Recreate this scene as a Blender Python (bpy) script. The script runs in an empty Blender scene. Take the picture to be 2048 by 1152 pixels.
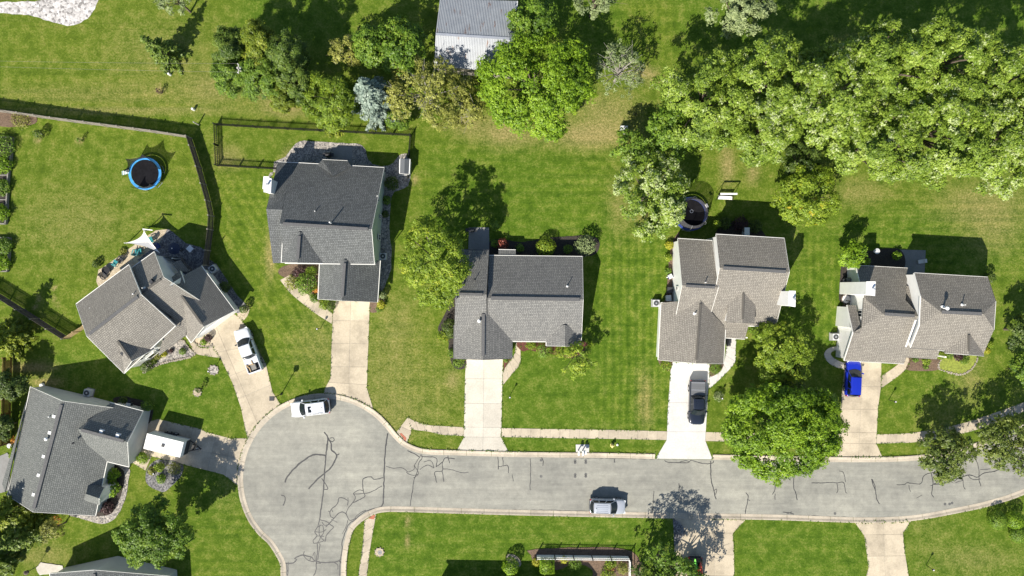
import bpy, bmesh, math, random
import numpy as np
from mathutils import Vector, Matrix, noise
from mathutils.geometry import tessellate_polygon

R = math.radians
random.seed(7)
SC = bpy.context.scene
COL = SC.collection

# ------------------------------------------------------------------ camera, sky, sun, exposure
CAM_H = 88.0
PXM = 15.5152                     # image scale: pixels per metre at ground level
cam_d = bpy.data.cameras.new('camera'); cam = bpy.data.objects.new('camera', cam_d); COL.objects.link(cam)
cam_d.lens = 24; cam_d.sensor_width = 36; cam_d.clip_start = 0.5; cam_d.clip_end = 2000
cam.location = (0, 0, CAM_H); cam.rotation_euler = (0, 0, 0)
SC.camera = cam

SUN_EL = math.atan(1 / 1.1); SUN_AZ = R(30)          # shadows run 30 degrees right of image-up
to_sun = Vector((-math.sin(SUN_AZ) * math.cos(SUN_EL), -math.cos(SUN_AZ) * math.cos(SUN_EL), math.sin(SUN_EL)))
world = bpy.data.worlds.new('World'); SC.world = world; world.use_nodes = True
wn = world.node_tree
bg = wn.nodes['Background']; sky = wn.nodes.new('ShaderNodeTexSky')
sky.sky_type = 'NISHITA'; sky.sun_disc = False
sky.sun_elevation = SUN_EL; sky.sun_rotation = R(210)
sky.altitude = 250; sky.air_density = 1.0; sky.dust_density = 0.6; sky.ozone_density = 1.0
wn.links.new(sky.outputs[0], bg.inputs[0]); bg.inputs[1].default_value = 0.085
sun_d = bpy.data.lights.new('sun', 'SUN'); sun = bpy.data.objects.new('sun', sun_d); COL.objects.link(sun)
sun_d.energy = 5.0; sun_d.angle = R(0.5); sun_d.color = (1.0, 0.93, 0.82)
sun.rotation_euler = (-to_sun).to_track_quat('-Z', 'Y').to_euler()
sun.location = (0, 0, 120)
SC.view_settings.view_transform = 'Standard'; SC.view_settings.look = 'None'
SC.view_settings.gamma = 1; SC.view_settings.use_curve_mapping = False
SC.view_settings.exposure = 0.74
SC.cycles.max_bounces = 5; SC.cycles.diffuse_bounces = 2; SC.cycles.transmission_bounces = 3
SC.cycles.transparent_max_bounces = 4

# ------------------------------------------------------------------ helpers
def W(px, py, z=0.0):  # px, py are read off the image and back-projected through the camera
    """image pixel (2048 x 1152 image) cast from the camera to height z -> world"""
    f = (CAM_H - z) / CAM_H / PXM
    return Vector(((px - 1024) * f, (576 - py) * f, z))

def Z(ox, oy, pts, k=4.0):
    return [(ox + x / k, oy + y / k) for x, y in pts]

class MB:
    def __init__(s): s.v = []; s.f = []
    def add(s, vs, fs):
        n = len(s.v); s.v += [tuple(v) for v in vs]; s.f += [tuple(i + n for i in f) for f in fs]; return s
    def box(s, c, d, rz=0.0, M=None):
        cx, cy, cz = c; dx, dy, dz = d[0] / 2, d[1] / 2, d[2] / 2
        ca, sa = math.cos(rz), math.sin(rz); vs = []
        for z in (-dz, dz):
            for x, y in ((-dx, -dy), (dx, -dy), (dx, dy), (-dx, dy)):
                p = Vector((cx + x * ca - y * sa, cy + x * sa + y * ca, cz + z))
                vs.append(M @ p if M else p)
        return s.add(vs, [(3, 2, 1, 0), (4, 5, 6, 7), (0, 1, 5, 4), (1, 2, 6, 5), (2, 3, 7, 6), (3, 0, 4, 7)])
    def bar(s, P, Q, w, h, drop=0.0):
        """bar from P to Q, w wide sideways, h tall (top at P/Q height - drop)"""
        P = Vector(P); Q = Vector(Q); d = (Q - P)
        if d.length < 1e-6: return s
        d.normalize(); sd = d.cross(Vector((0, 0, 1)))
        if sd.length < 1e-3: sd = Vector((1, 0, 0))
        sd.normalize(); up = sd.cross(d); vs = []
        for p in (P, Q):
            for a, b in ((-1, -1), (1, -1), (1, 0), (-1, 0)):
                vs.append(p + sd * a * w / 2 + up * (b * h if b else 0) - up * drop)
        return s.add(vs, [(0, 1, 2, 3), (7, 6, 5, 4), (0, 4, 5, 1), (1, 5, 6, 2), (2, 6, 7, 3), (3, 7, 4, 0)])
    def tube(s, P, Q, r0, r1=None, n=8, cap=True):
        P = Vector(P); Q = Vector(Q); r1 = r0 if r1 is None else r1
        d = (Q - P).normalized(); a = d.orthogonal().normalized(); b = d.cross(a); vs = []
        for p, r in ((P, r0), (Q, r1)):
            for i in range(n):
                t = 2 * math.pi * i / n; vs.append(p + a * math.cos(t) * r + b * math.sin(t) * r)
        fs = [(i, (i + 1) % n, n + (i + 1) % n, n + i) for i in range(n)]
        if cap: fs += [tuple(range(n - 1, -1, -1)), tuple(range(n, 2 * n))]
        return s.add(vs, fs)
    def path(s, pts, rs, n=6):
        for i in range(len(pts) - 1): s.tube(pts[i], pts[i + 1], rs[i], rs[i + 1], n, cap=(i in (0, len(pts) - 2)))
        return s
    def lathe(s, c, prof, n=16):
        c = Vector(c); vs = []; m = len(prof)
        for r, z in prof:
            for i in range(n):
                t = 2 * math.pi * i / n; vs.append(c + Vector((math.cos(t) * r, math.sin(t) * r, z)))
        fs = [(k * n + i, k * n + (i + 1) % n, (k + 1) * n + (i + 1) % n, (k + 1) * n + i) for k in range(m - 1) for i in range(n)]
        fs += [tuple(range(n - 1, -1, -1)), tuple(range((m - 1) * n, m * n))]
        return s.add(vs, fs)
    def prism(s, pts, z0, z1):
        """closed plan outline (world xy) extruded z0..z1"""
        n = len(pts)
        ar = sum(pts[i][0] * pts[(i + 1) % n][1] - pts[(i + 1) % n][0] * pts[i][1] for i in range(n))
        if ar < 0: pts = pts[::-1]
        vs = [(p[0], p[1], z0) for p in pts] + [(p[0], p[1], z1) for p in pts]
        tr = tessellate_polygon([[Vector((p[0], p[1], 0)) for p in pts]])
        fs = []
        for t in tr:
            a, b, c = t
            o = (pts[b][0] - pts[a][0]) * (pts[c][1] - pts[a][1]) - (pts[b][1] - pts[a][1]) * (pts[c][0] - pts[a][0])
            if o < 0: a, c = c, a
            fs.append((a + n, b + n, c + n)); fs.append((c, b, a))
        fs += [(i, (i + 1) % n, n + (i + 1) % n, n + i) for i in range(n)]
        return s.add(vs, fs)
    def build(s, name, mat, parent=None, smooth=False, uvs=None):
        me = bpy.data.meshes.new(name); me.from_pydata(s.v, [], s.f)
        if mat: me.materials.append(mat)
        if smooth:
            me.polygons.foreach_set('use_smooth', [True] * len(me.polygons))
        o = bpy.data.objects.new(name, me); COL.objects.link(o)
        if parent is not None: attach(o, parent)
        return o

INV = {}
def attach(o, parent):
    o.parent = parent
    if parent.name in INV: o.matrix_parent_inverse = INV[parent.name]

def tag(o, label=None, cat=None, group=None, kind=None):
    if label: o['label'] = label
    if cat: o['category'] = cat
    if group: o['group'] = group
    if kind: o['kind'] = kind
    return o

def thing(name, label, cat, loc=(0, 0, 0), group=None, rz=0.0, local=False):
    """Empty at the base; parts are modelled in world coordinates unless local"""
    o = bpy.data.objects.new(name, None); COL.objects.link(o)
    o.empty_display_size = 0.3
    o.location = loc; o.rotation_euler = (0, 0, rz)
    tag(o, label, cat, group)
    if not local: INV[o.name] = Matrix.Translation(-Vector(loc))
    return o

def dup(root, loc, rz=0.0, label=None, sc=1.0):
    r = root.copy(); COL.objects.link(r); r.location = loc; r.rotation_euler = (0, 0, rz); r.scale = (sc, sc, sc) if not hasattr(sc, '__len__') else sc
    if label: r['label'] = label
    for ch in list(root.children):
        c = ch.copy(); COL.objects.link(c); c.parent = r
        for g in list(ch.children):
            d = g.copy(); COL.objects.link(d); d.parent = c
    return r

def instance(mesh_obj, name, loc, rz, parent):
    o = bpy.data.objects.new(name, mesh_obj.data); COL.objects.link(o)
    o.location = loc; o.rotation_euler = (0, 0, rz); attach(o, parent); return o

# ------------------------------------------------------------------ materials
def nmat(name):
    m = bpy.data.materials.new(name); m.use_nodes = True
    nt = m.node_tree; b = nt.nodes['Principled BSDF']; return m, nt, b
def N(nt, t, **kw):
    n = nt.nodes.new(t)
    for k, v in kw.items():
        if k.startswith('i_'): n.inputs[k[2:].replace('_', ' ')].default_value = v
        else: setattr(n, k, v)
    return n
def L(nt, a, b): nt.links.new(a, b)
def ramp(nt, fac, stops):
    r = nt.nodes.new('ShaderNodeValToRGB'); e = r.color_ramp.elements
    while len(e) < len(stops): e.new(0.5)
    for x, (p, c) in zip(e, stops): x.position = p; x.color = (c[0], c[1], c[2], 1)
    if fac is not None: L(nt, fac, r.inputs[0])
    return r
def noise_n(nt, vec, scale, detail=4, rough=0.6):
    n = nt.nodes.new('ShaderNodeTexNoise'); n.inputs['Scale'].default_value = scale
    n.inputs['Detail'].default_value = detail; n.inputs['Roughness'].default_value = rough
    if vec is not None: L(nt, vec, n.inputs['Vector'])
    return n
def mix(nt, fac, a, b, typ='MIX'):
    m = nt.nodes.new('ShaderNodeMix'); m.data_type = 'RGBA'; m.blend_type = typ
    for s, v in ((m.inputs[0], fac), (m.inputs[6], a), (m.inputs[7], b)):
        if hasattr(v, 'links'): L(nt, v, s)
        elif isinstance(v, (int, float)): s.default_value = v
        else: s.default_value = (v[0], v[1], v[2], 1)
    return m.outputs[2]
def math_n(nt, op, a, b=None):
    m = nt.nodes.new('ShaderNodeMath'); m.operation = op
    for s, v in ((m.inputs[0], a), (m.inputs[1], b)):
        if v is None: continue
        if hasattr(v, 'links'): L(nt, v, s)
        else: s.default_value = v
    return m.outputs[0]
def bump(nt, b, h, dist=0.02, st=0.5):
    n = nt.nodes.new('ShaderNodeBump'); n.inputs['Distance'].default_value = dist; n.inputs['Strength'].default_value = st
    L(nt, h, n.inputs['Height']); L(nt, n.outputs[0], b.inputs['Normal'])
def geo(nt): return nt.nodes.new('ShaderNodeNewGeometry').outputs['Position']

def plain(name, c, rough=0.6, metal=0.0, var=0.15, scale=3.0, coat=0.0, spec=0.5):
    m, nt, b = nmat(name)
    n = noise_n(nt, geo(nt), scale)
    c2 = [x * (1 - var) for x in c]; c1 = [min(1, x * (1 + var)) for x in c]
    r = ramp(nt, n.outputs['Fac'], [(0.3, c2), (0.7, c1)])
    L(nt, r.outputs[0], b.inputs['Base Color']); b.inputs['Roughness'].default_value = rough
    b.inputs['Metallic'].default_value = metal; b.inputs['Coat Weight'].default_value = coat
    b.inputs['Specular IOR Level'].default_value = spec
    return m

def concrete(name, c, stain=0.25, tint=0.10):
    m, nt, b = nmat(name); p = geo(nt)
    n1 = noise_n(nt, p, 0.45, 5, 0.65); n2 = noise_n(nt, p, 6, 6, 0.7); n3 = noise_n(nt, p, 30, 3, 0.6)
    r = ramp(nt, n1.outputs['Fac'], [(0.30, [x * (1 - stain) for x in c]), (0.55, c), (0.75, [x * 1.08 for x in c])])
    a = mix(nt, 0.35, r.outputs[0], ramp(nt, n2.outputs['Fac'], [(0.3, (0.55, 0.5, 0.45)), (0.65, (1.1, 1.1, 1.1))]).outputs[0], 'MULTIPLY')
    a = mix(nt, 0.25, a, ramp(nt, n3.outputs['Fac'], [(0.3, (0.7, 0.7, 0.7)), (0.7, (1.15, 1.15, 1.15))]).outputs[0], 'MULTIPLY')
    oi = nt.nodes.new('ShaderNodeObjectInfo')
    a = mix(nt, 1.0, a, ramp(nt, oi.outputs['Random'], [(0, (1 - tint,) * 3), (1, (1 + tint * 0.4,) * 3)]).outputs[0], 'MULTIPLY')
    L(nt, a, b.inputs['Base Color']); b.inputs['Roughness'].default_value = 0.85
    bump(nt, b, n3.outputs['Fac'], 0.01, 0.3); return m

def shingle(name, cd, cl, course=0.16):
    m, nt, b = nmat(name)
    uv = nt.nodes.new('ShaderNodeUVMap').outputs[0]
    br = nt.nodes.new('ShaderNodeTexBrick'); L(nt, uv, br.inputs['Vector'])
    br.offset = 0.37; br.offset_frequency = 2; br.squash = 0.8; br.squash_frequency = 3
    br.inputs['Scale'].default_value = 1.0; br.inputs['Brick Width'].default_value = 0.30; br.inputs['Row Height'].default_value = course * 1.35
    br.inputs['Mortar Size'].default_value = 0.02; br.inputs['Bias'].default_value = 0.0
    mid = [(a + c) / 2 for a, c in zip(cd, cl)]
    br.inputs['Color1'].default_value = (*[(x * .55 + y * .45) for x, y in zip(cd, mid)], 1); br.inputs['Color2'].default_value = (*[(x * .55 + y * .45) for x, y in zip(cl, mid)], 1)
    br.inputs['Mortar'].default_value = (*[x * 0.55 for x in cd], 1)
    mp = nt.nodes.new('ShaderNodeMapping'); L(nt, uv, mp.inputs[0]); mp.inputs['Scale'].default_value = (3.2, 5.2, 1)
    n1 = noise_n(nt, geo(nt), 0.35, 4, 0.6); n2 = noise_n(nt, mp.outputs[0], 1.0, 5, 0.75); n3 = noise_n(nt, geo(nt), 16, 3, 0.7)
    a = mix(nt, 0.8, br.outputs['Color'], ramp(nt, n2.outputs['Fac'], [(0.30, (0.70, 0.70, 0.70)), (0.5, (1, 1, 1)), (0.70, (1.32, 1.31, 1.29))]).outputs[0], 'MULTIPLY')
    a = mix(nt, 0.6, a, ramp(nt, n3.outputs['Fac'], [(0.3, (0.82, 0.82, 0.82)), (0.7, (1.16, 1.16, 1.15))]).outputs[0], 'MULTIPLY')
    a = mix(nt, 0.6, a, ramp(nt, n1.outputs['Fac'], [(0.3, (0.88, 0.88, 0.89)), (0.7, (1.1, 1.09, 1.07))]).outputs[0], 'MULTIPLY')
    L(nt, a, b.inputs['Base Color']); b.inputs['Roughness'].default_value = 0.9
    b.inputs['Specular IOR Level'].default_value = 0.2
    h = math_n(nt, 'ADD', br.outputs['Fac'], math_n(nt, 'MULTIPLY', n3.outputs['Fac'], -0.8))
    n = nt.nodes.new('ShaderNodeBump'); n.invert = True; n.inputs['Distance'].default_value = 0.02; n.inputs['Strength'].default_value = 0.7
    L(nt, h, n.inputs['Height']); L(nt, n.outputs[0], b.inputs['Normal']); return m

def siding(name, c):
    m, nt, b = nmat(name); p = geo(nt)
    sep = nt.nodes.new('ShaderNodeSeparateXYZ'); L(nt, p, sep.inputs[0])
    fr = math_n(nt, 'FRACT', math_n(nt, 'MULTIPLY', sep.outputs['Z'], 5.5))
    n1 = noise_n(nt, p, 1.2)
    r = ramp(nt, n1.outputs['Fac'], [(0.3, [x * 0.9 for x in c]), (0.7, c)])
    L(nt, r.outputs[0], b.inputs['Base Color']); b.inputs['Roughness'].default_value = 0.55
    bump(nt, b, fr, 0.015, 0.5); return m

def leafmat(name, c0, c1, c2, c3=None, trans=0.3, rough=0.5):
    m = bpy.data.materials.new(name); m.use_nodes = True; nt = m.node_tree
    out = nt.nodes['Material Output']; b = nt.nodes['Principled BSDF']
    at = nt.nodes.new('ShaderNodeAttribute'); at.attribute_name = 'tint'
    st = [(0.0, c0), (0.45, c1), (0.8, c2)] + ([(0.97, c3)] if c3 else [])
    r = ramp(nt, at.outputs['Fac'], st)
    L(nt, r.outputs[0], b.inputs['Base Color']); b.inputs['Roughness'].default_value = rough
    b.inputs['Specular IOR Level'].default_value = 0.35
    tr = nt.nodes.new('ShaderNodeBsdfTranslucent')
    tc = mix(nt, 1.0, r.outputs[0], (1.15, 1.25, 0.5), 'MULTIPLY'); L(nt, tc, tr.inputs['Color'])
    mx = nt.nodes.new('ShaderNodeMixShader'); mx.inputs[0].default_value = trans
    L(nt, b.outputs[0], mx.inputs[1]); L(nt, tr.outputs[0], mx.inputs[2]); L(nt, mx.outputs[0], out.inputs['Surface'])
    return m

def speckle(name, cols, scale=9.0, rough=0.85, dist=0.05):
    """loose stones: every cell its own tone"""
    m, nt, b = nmat(name); p = geo(nt)
    v = nt.nodes.new('ShaderNodeTexVoronoi'); v.inputs['Scale'].default_value = scale; L(nt, p, v.inputs['Vector'])
    sep = nt.nodes.new('ShaderNodeSeparateColor'); L(nt, v.outputs['Color'], sep.inputs[0])
    n = len(cols); r = ramp(nt, sep.outputs[0], [((i + 0.5) / n, c) for i, c in enumerate(cols)])
    n1 = noise_n(nt, p, 0.8, 4)
    a = mix(nt, 0.5, r.outputs[0], ramp(nt, n1.outputs['Fac'], [(0.3, (0.65, 0.63, 0.6)), (0.7, (1.2, 1.2, 1.2))]).outputs[0], 'MULTIPLY')
    L(nt, a, b.inputs['Base Color']); b.inputs['Roughness'].default_value = rough
    bump(nt, b, math_n(nt, 'MULTIPLY', v.outputs['Distance'], -1.0), dist, 0.8); return m

M = {}
M['conc'] = concrete('driveway_concrete', (0.51, 0.44, 0.325), 0.34, 0.14)
M['conc2'] = concrete('pale_concrete', (0.56, 0.525, 0.445), 0.14)
M['conc_new'] = concrete('new_white_concrete', (0.585, 0.575, 0.545), 0.10, 0.03)
M['conc_walk'] = concrete('sidewalk_concrete', (0.49, 0.425, 0.32), 0.3, 0.12)
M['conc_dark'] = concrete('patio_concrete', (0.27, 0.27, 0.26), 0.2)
M['kerb'] = concrete('kerb_concrete', (0.48, 0.425, 0.335), 0.3)
M['red_pad'] = plain('red_tactile_paving', (0.36, 0.12, 0.07), 0.8, var=0.25, scale=12)
M['tar'] = plain('tar_sealant', (0.022, 0.023, 0.025), 0.55, var=0.3)
M['oil'] = plain('oil_stain', (0.10, 0.10, 0.095), 0.7, var=0.3)
M['sh_tan'] = shingle('tan_shingles', (0.190, 0.179, 0.158), (0.298, 0.281, 0.248))
M['sh_taupe'] = shingle('taupe_shingles', (0.188, 0.175, 0.153), (0.292, 0.272, 0.238))
M['sh_char'] = shingle('charcoal_shingles', (0.095, 0.101, 0.101), (0.185, 0.194, 0.192))
M['sh_grey'] = shingle('grey_shingles', (0.145, 0.146, 0.142), (0.255, 0.252, 0.238))
M['sh_blue'] = shingle('blue_grey_shingles', (0.130, 0.138, 0.132), (0.215, 0.225, 0.212))
M['ridge'] = plain('ridge_vent_shingle', (0.10, 0.10, 0.10), 0.9, var=0.3, scale=8)
M['white'] = plain('white_paint', (0.78, 0.78, 0.76), 0.5, var=0.04)
M['sid_white'] = siding('white_siding', (0.80, 0.80, 0.77))
M['sid_cream'] = siding('cream_siding', (0.62, 0.61, 0.55))
M['sid_grey'] = siding('grey_siding', (0.55, 0.56, 0.54))
M['sid_green'] = siding('sage_green_siding', (0.50, 0.58, 0.50))
M['trim'] = plain('off_white_trim', (0.74, 0.73, 0.68), 0.5, var=0.05)
M['door_brown'] = plain('brown_garage_door', (0.20, 0.10, 0.035), 0.5, var=0.2, scale=2)
M['glass'] = plain('window_glass', (0.014, 0.020, 0.024), 0.06, var=0.2, spec=0.32)
M['black'] = plain('black_metal', (0.012, 0.012, 0.013), 0.5, var=0.2)
M['dark'] = plain('dark_plastic', (0.03, 0.032, 0.036), 0.6, var=0.2)
M['steel'] = plain('galvanised_steel', (0.55, 0.57, 0.60), 0.38, 0.6, var=0.08)
M['rubber'] = plain('tyre_rubber', (0.018, 0.018, 0.019), 0.85, var=0.2)
M['rim'] = plain('alloy_rim', (0.5, 0.5, 0.52), 0.3, 0.8)
M['bark'] = plain('bark', (0.11, 0.085, 0.065), 0.95, var=0.4, scale=9)
M['bark_grey'] = plain('grey_bark', (0.30, 0.28, 0.25), 0.95, var=0.3, scale=9)
M['wood_grey'] = plain('weathered_fence_wood', (0.25, 0.225, 0.19), 0.9, var=0.35, scale=5)
M['wood_dark'] = plain('dark_wood_with_shade', (0.085, 0.072, 0.06), 0.9, var=0.35, scale=5)  # dark tone holds the shade of the unlit fence faces; also on a porch beam
M['wood_tan'] = plain('tan_wood', (0.42, 0.30, 0.16), 0.85, var=0.3, scale=5)
M['timber'] = plain('grey_bed_timber', (0.20, 0.19, 0.17), 0.9, var=0.25, scale=5)
M['pole'] = plain('pole_wood', (0.42, 0.40, 0.37), 0.85, var=0.2, scale=5)
M['cloth_w'] = plain('white_sailcloth', (0.66, 0.64, 0.61), 0.8, var=0.05)
M['teal'] = plain('teal_plastic', (0.03, 0.24, 0.25), 0.5, var=0.1)
M['aqua'] = plain('aqua_pad', (0.05, 0.30, 0.66), 0.5, var=0.3, scale=1.5)
M['navy_pad'] = plain('navy_pad', (0.025, 0.05, 0.22), 0.5, var=0.12, scale=4)
M['mat_black'] = plain('trampoline_mat', (0.010, 0.010, 0.012), 0.9, var=0.3, spec=0.08)
M['navy'] = plain('navy_fabric', (0.015, 0.025, 0.06), 0.8, var=0.1)
M['ac'] = plain('ac_casing', (0.55, 0.56, 0.56), 0.5, var=0.08)
M['ac_dark'] = plain('ac_grille', (0.05, 0.055, 0.06), 0.6, var=0.1)
M['yellow'] = plain('yellow_paint', (0.72, 0.62, 0.22), 0.5, var=0.08)
M['green_k'] = plain('green_plastic', (0.16, 0.62, 0.06), 0.4, var=0.05)
M['red_k'] = plain('red_plastic', (0.50, 0.06, 0.035), 0.4, var=0.08)
M['mulch_r'] = speckle('red_mulch', [(0.10, 0.028, 0.018), (0.16, 0.05, 0.03), (0.07, 0.03, 0.02)], 14)
M['mulch_b'] = speckle('brown_mulch', [(0.13, 0.085, 0.055), (0.20, 0.135, 0.09), (0.09, 0.06, 0.04)], 14)
M['mulch_k'] = speckle('dark_mulch', [(0.035, 0.028, 0.022), (0.06, 0.048, 0.036), (0.02, 0.017, 0.015)], 14)
M['gravel'] = speckle('grey_river_stone', [(0.12, 0.115, 0.11), (0.36, 0.33, 0.29), (0.22, 0.21, 0.20), (0.50, 0.46, 0.40), (0.17, 0.16, 0.15)], 6.5)
M['gravel_t'] = speckle('tan_pea_gravel', [(0.42, 0.35, 0.24), (0.52, 0.45, 0.33), (0.36, 0.29, 0.20)], 9)
M['gravel_w'] = speckle('white_gravel', [(0.52, 0.50, 0.48), (0.38, 0.365, 0.35), (0.62, 0.60, 0.58), (0.46, 0.44, 0.42), (0.22, 0.21, 0.20)], 3.6)
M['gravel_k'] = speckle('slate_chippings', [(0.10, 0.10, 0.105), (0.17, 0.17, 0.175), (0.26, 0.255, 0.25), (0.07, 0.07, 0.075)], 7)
M['stone'] = plain('edging_stone', (0.29, 0.255, 0.205), 0.9, var=0.35, scale=6)
M['cover'] = plain('yellow_green_ground_cover', (0.20, 0.235, 0.035), 0.9, var=0.4, scale=4)
M['dirt'] = plain('bare_earth', (0.30, 0.20, 0.11), 0.95, var=0.3, scale=3)

# leaves: dark / mid / light (/ pale underside)
M['l_maple'] = leafmat('maple_leaves', (0.043, 0.094, 0.011), (0.128, 0.228, 0.019), (0.235, 0.335, 0.036))
M['l_silver'] = leafmat('silver_maple_leaves', (0.06, 0.11, 0.012), (0.2, 0.3, 0.03), (0.36, 0.46, 0.07), (0.45, 0.52, 0.24), trans=0.3)
M['l_bright'] = leafmat('bright_green_leaves', (0.058, 0.12, 0.009), (0.175, 0.298, 0.014), (0.31, 0.45, 0.03), trans=0.3)
M['l_yellow'] = leafmat('yellow_green_leaves', (0.09, 0.15, 0.013), (0.205, 0.3, 0.022), (0.34, 0.42, 0.042), (0.52, 0.43, 0.03), trans=0.3)
M['l_dark'] = leafmat('dark_green_leaves', (0.03, 0.058, 0.011), (0.08, 0.128, 0.019), (0.15, 0.2, 0.032), trans=0.25)
M['l_pine'] = leafmat('spruce_needles', (0.036, 0.072, 0.012), (0.098, 0.162, 0.02), (0.2, 0.27, 0.038), trans=0.2)
M['l_pine_y'] = leafmat('olive_needles', (0.065, 0.105, 0.01), (0.165, 0.225, 0.018), (0.31, 0.35, 0.034), trans=0.25)
M['l_cedar'] = leafmat('cedar_sprays', (0.055, 0.105, 0.01), (0.17, 0.26, 0.018), (0.33, 0.42, 0.038), trans=0.25)
M['l_oak'] = leafmat('olive_green_leaves', (0.045, 0.075, 0.012), (0.115, 0.160, 0.024), (0.21, 0.25, 0.042), trans=0.2)
M['l_blue'] = leafmat('blue_spruce_needles', (0.09, 0.135, 0.105), (0.18, 0.245, 0.2), (0.3, 0.37, 0.3), trans=0.08)
M['l_olive'] = leafmat('dry_olive_leaves', (0.11, 0.12, 0.025), (0.25, 0.265, 0.05), (0.4, 0.41, 0.095), (0.46, 0.42, 0.2), trans=0.25)
M['l_grey'] = leafmat('grey_green_leaves', (0.09, 0.125, 0.05), (0.2, 0.255, 0.1), (0.32, 0.38, 0.17), trans=0.2)
M['l_shrub'] = leafmat('shrub_leaves', (0.045, 0.1, 0.012), (0.13, 0.225, 0.022), (0.245, 0.35, 0.04), trans=0.25)
M['l_red'] = leafmat('red_leaves', (0.14, 0.035, 0.025), (0.28, 0.07, 0.045), (0.42, 0.15, 0.10), trans=0.2)
M['l_purple'] = leafmat('purple_leaves', (0.025, 0.012, 0.014), (0.055, 0.025, 0.028), (0.10, 0.05, 0.045), trans=0.1)
M['l_gold'] = leafmat('golden_leaves', (0.22, 0.22, 0.02), (0.38, 0.38, 0.03), (0.52, 0.50, 0.05), trans=0.25)
M['l_orange'] = leafmat('orange_flowers', (0.45, 0.16, 0.02), (0.55, 0.22, 0.03), (0.65, 0.33, 0.05), trans=0.1)
M['l_lawn'] = leafmat('tuft_grass', (0.045, 0.095, 0.009), (0.09, 0.17, 0.013), (0.17, 0.24, 0.03), trans=0.2)

def paint(name, c, rough=0.28, metal=0.0):
    m, nt, b = nmat(name)
    b.inputs['Base Color'].default_value = (*c, 1); b.inputs['Roughness'].default_value = rough
    b.inputs['Metallic'].default_value = metal; b.inputs['Coat Weight'].default_value = 0.6; b.inputs['Coat Roughness'].default_value = 0.06
    n = noise_n(nt, geo(nt), 5); L(nt, mix(nt, 0.12, c, ramp(nt, n.outputs['Fac'], [(0.3, [x * 0.7 for x in c]), (0.7, c)]).outputs[0]), b.inputs['Base Color'])
    return m
M['p_white'] = paint('white_car_paint', (0.64, 0.66, 0.69))
M['p_silver'] = paint('silver_car_paint', (0.50, 0.53, 0.57), 0.3, 0.35)
M['p_blue'] = paint('blue_car_paint', (0.007, 0.022, 0.36), 0.3)
M['p_black'] = paint('dark_navy_car_paint', (0.012, 0.016, 0.026), 0.2)
M['p_grey'] = paint('grey_tonneau_vinyl', (0.12, 0.125, 0.13), 0.5)
M['lens'] = plain('headlight_lens', (0.65, 0.67, 0.70), 0.1, var=0.1)
M['tail'] = plain('tail_light_lens', (0.35, 0.02, 0.02), 0.2, var=0.1)

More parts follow.
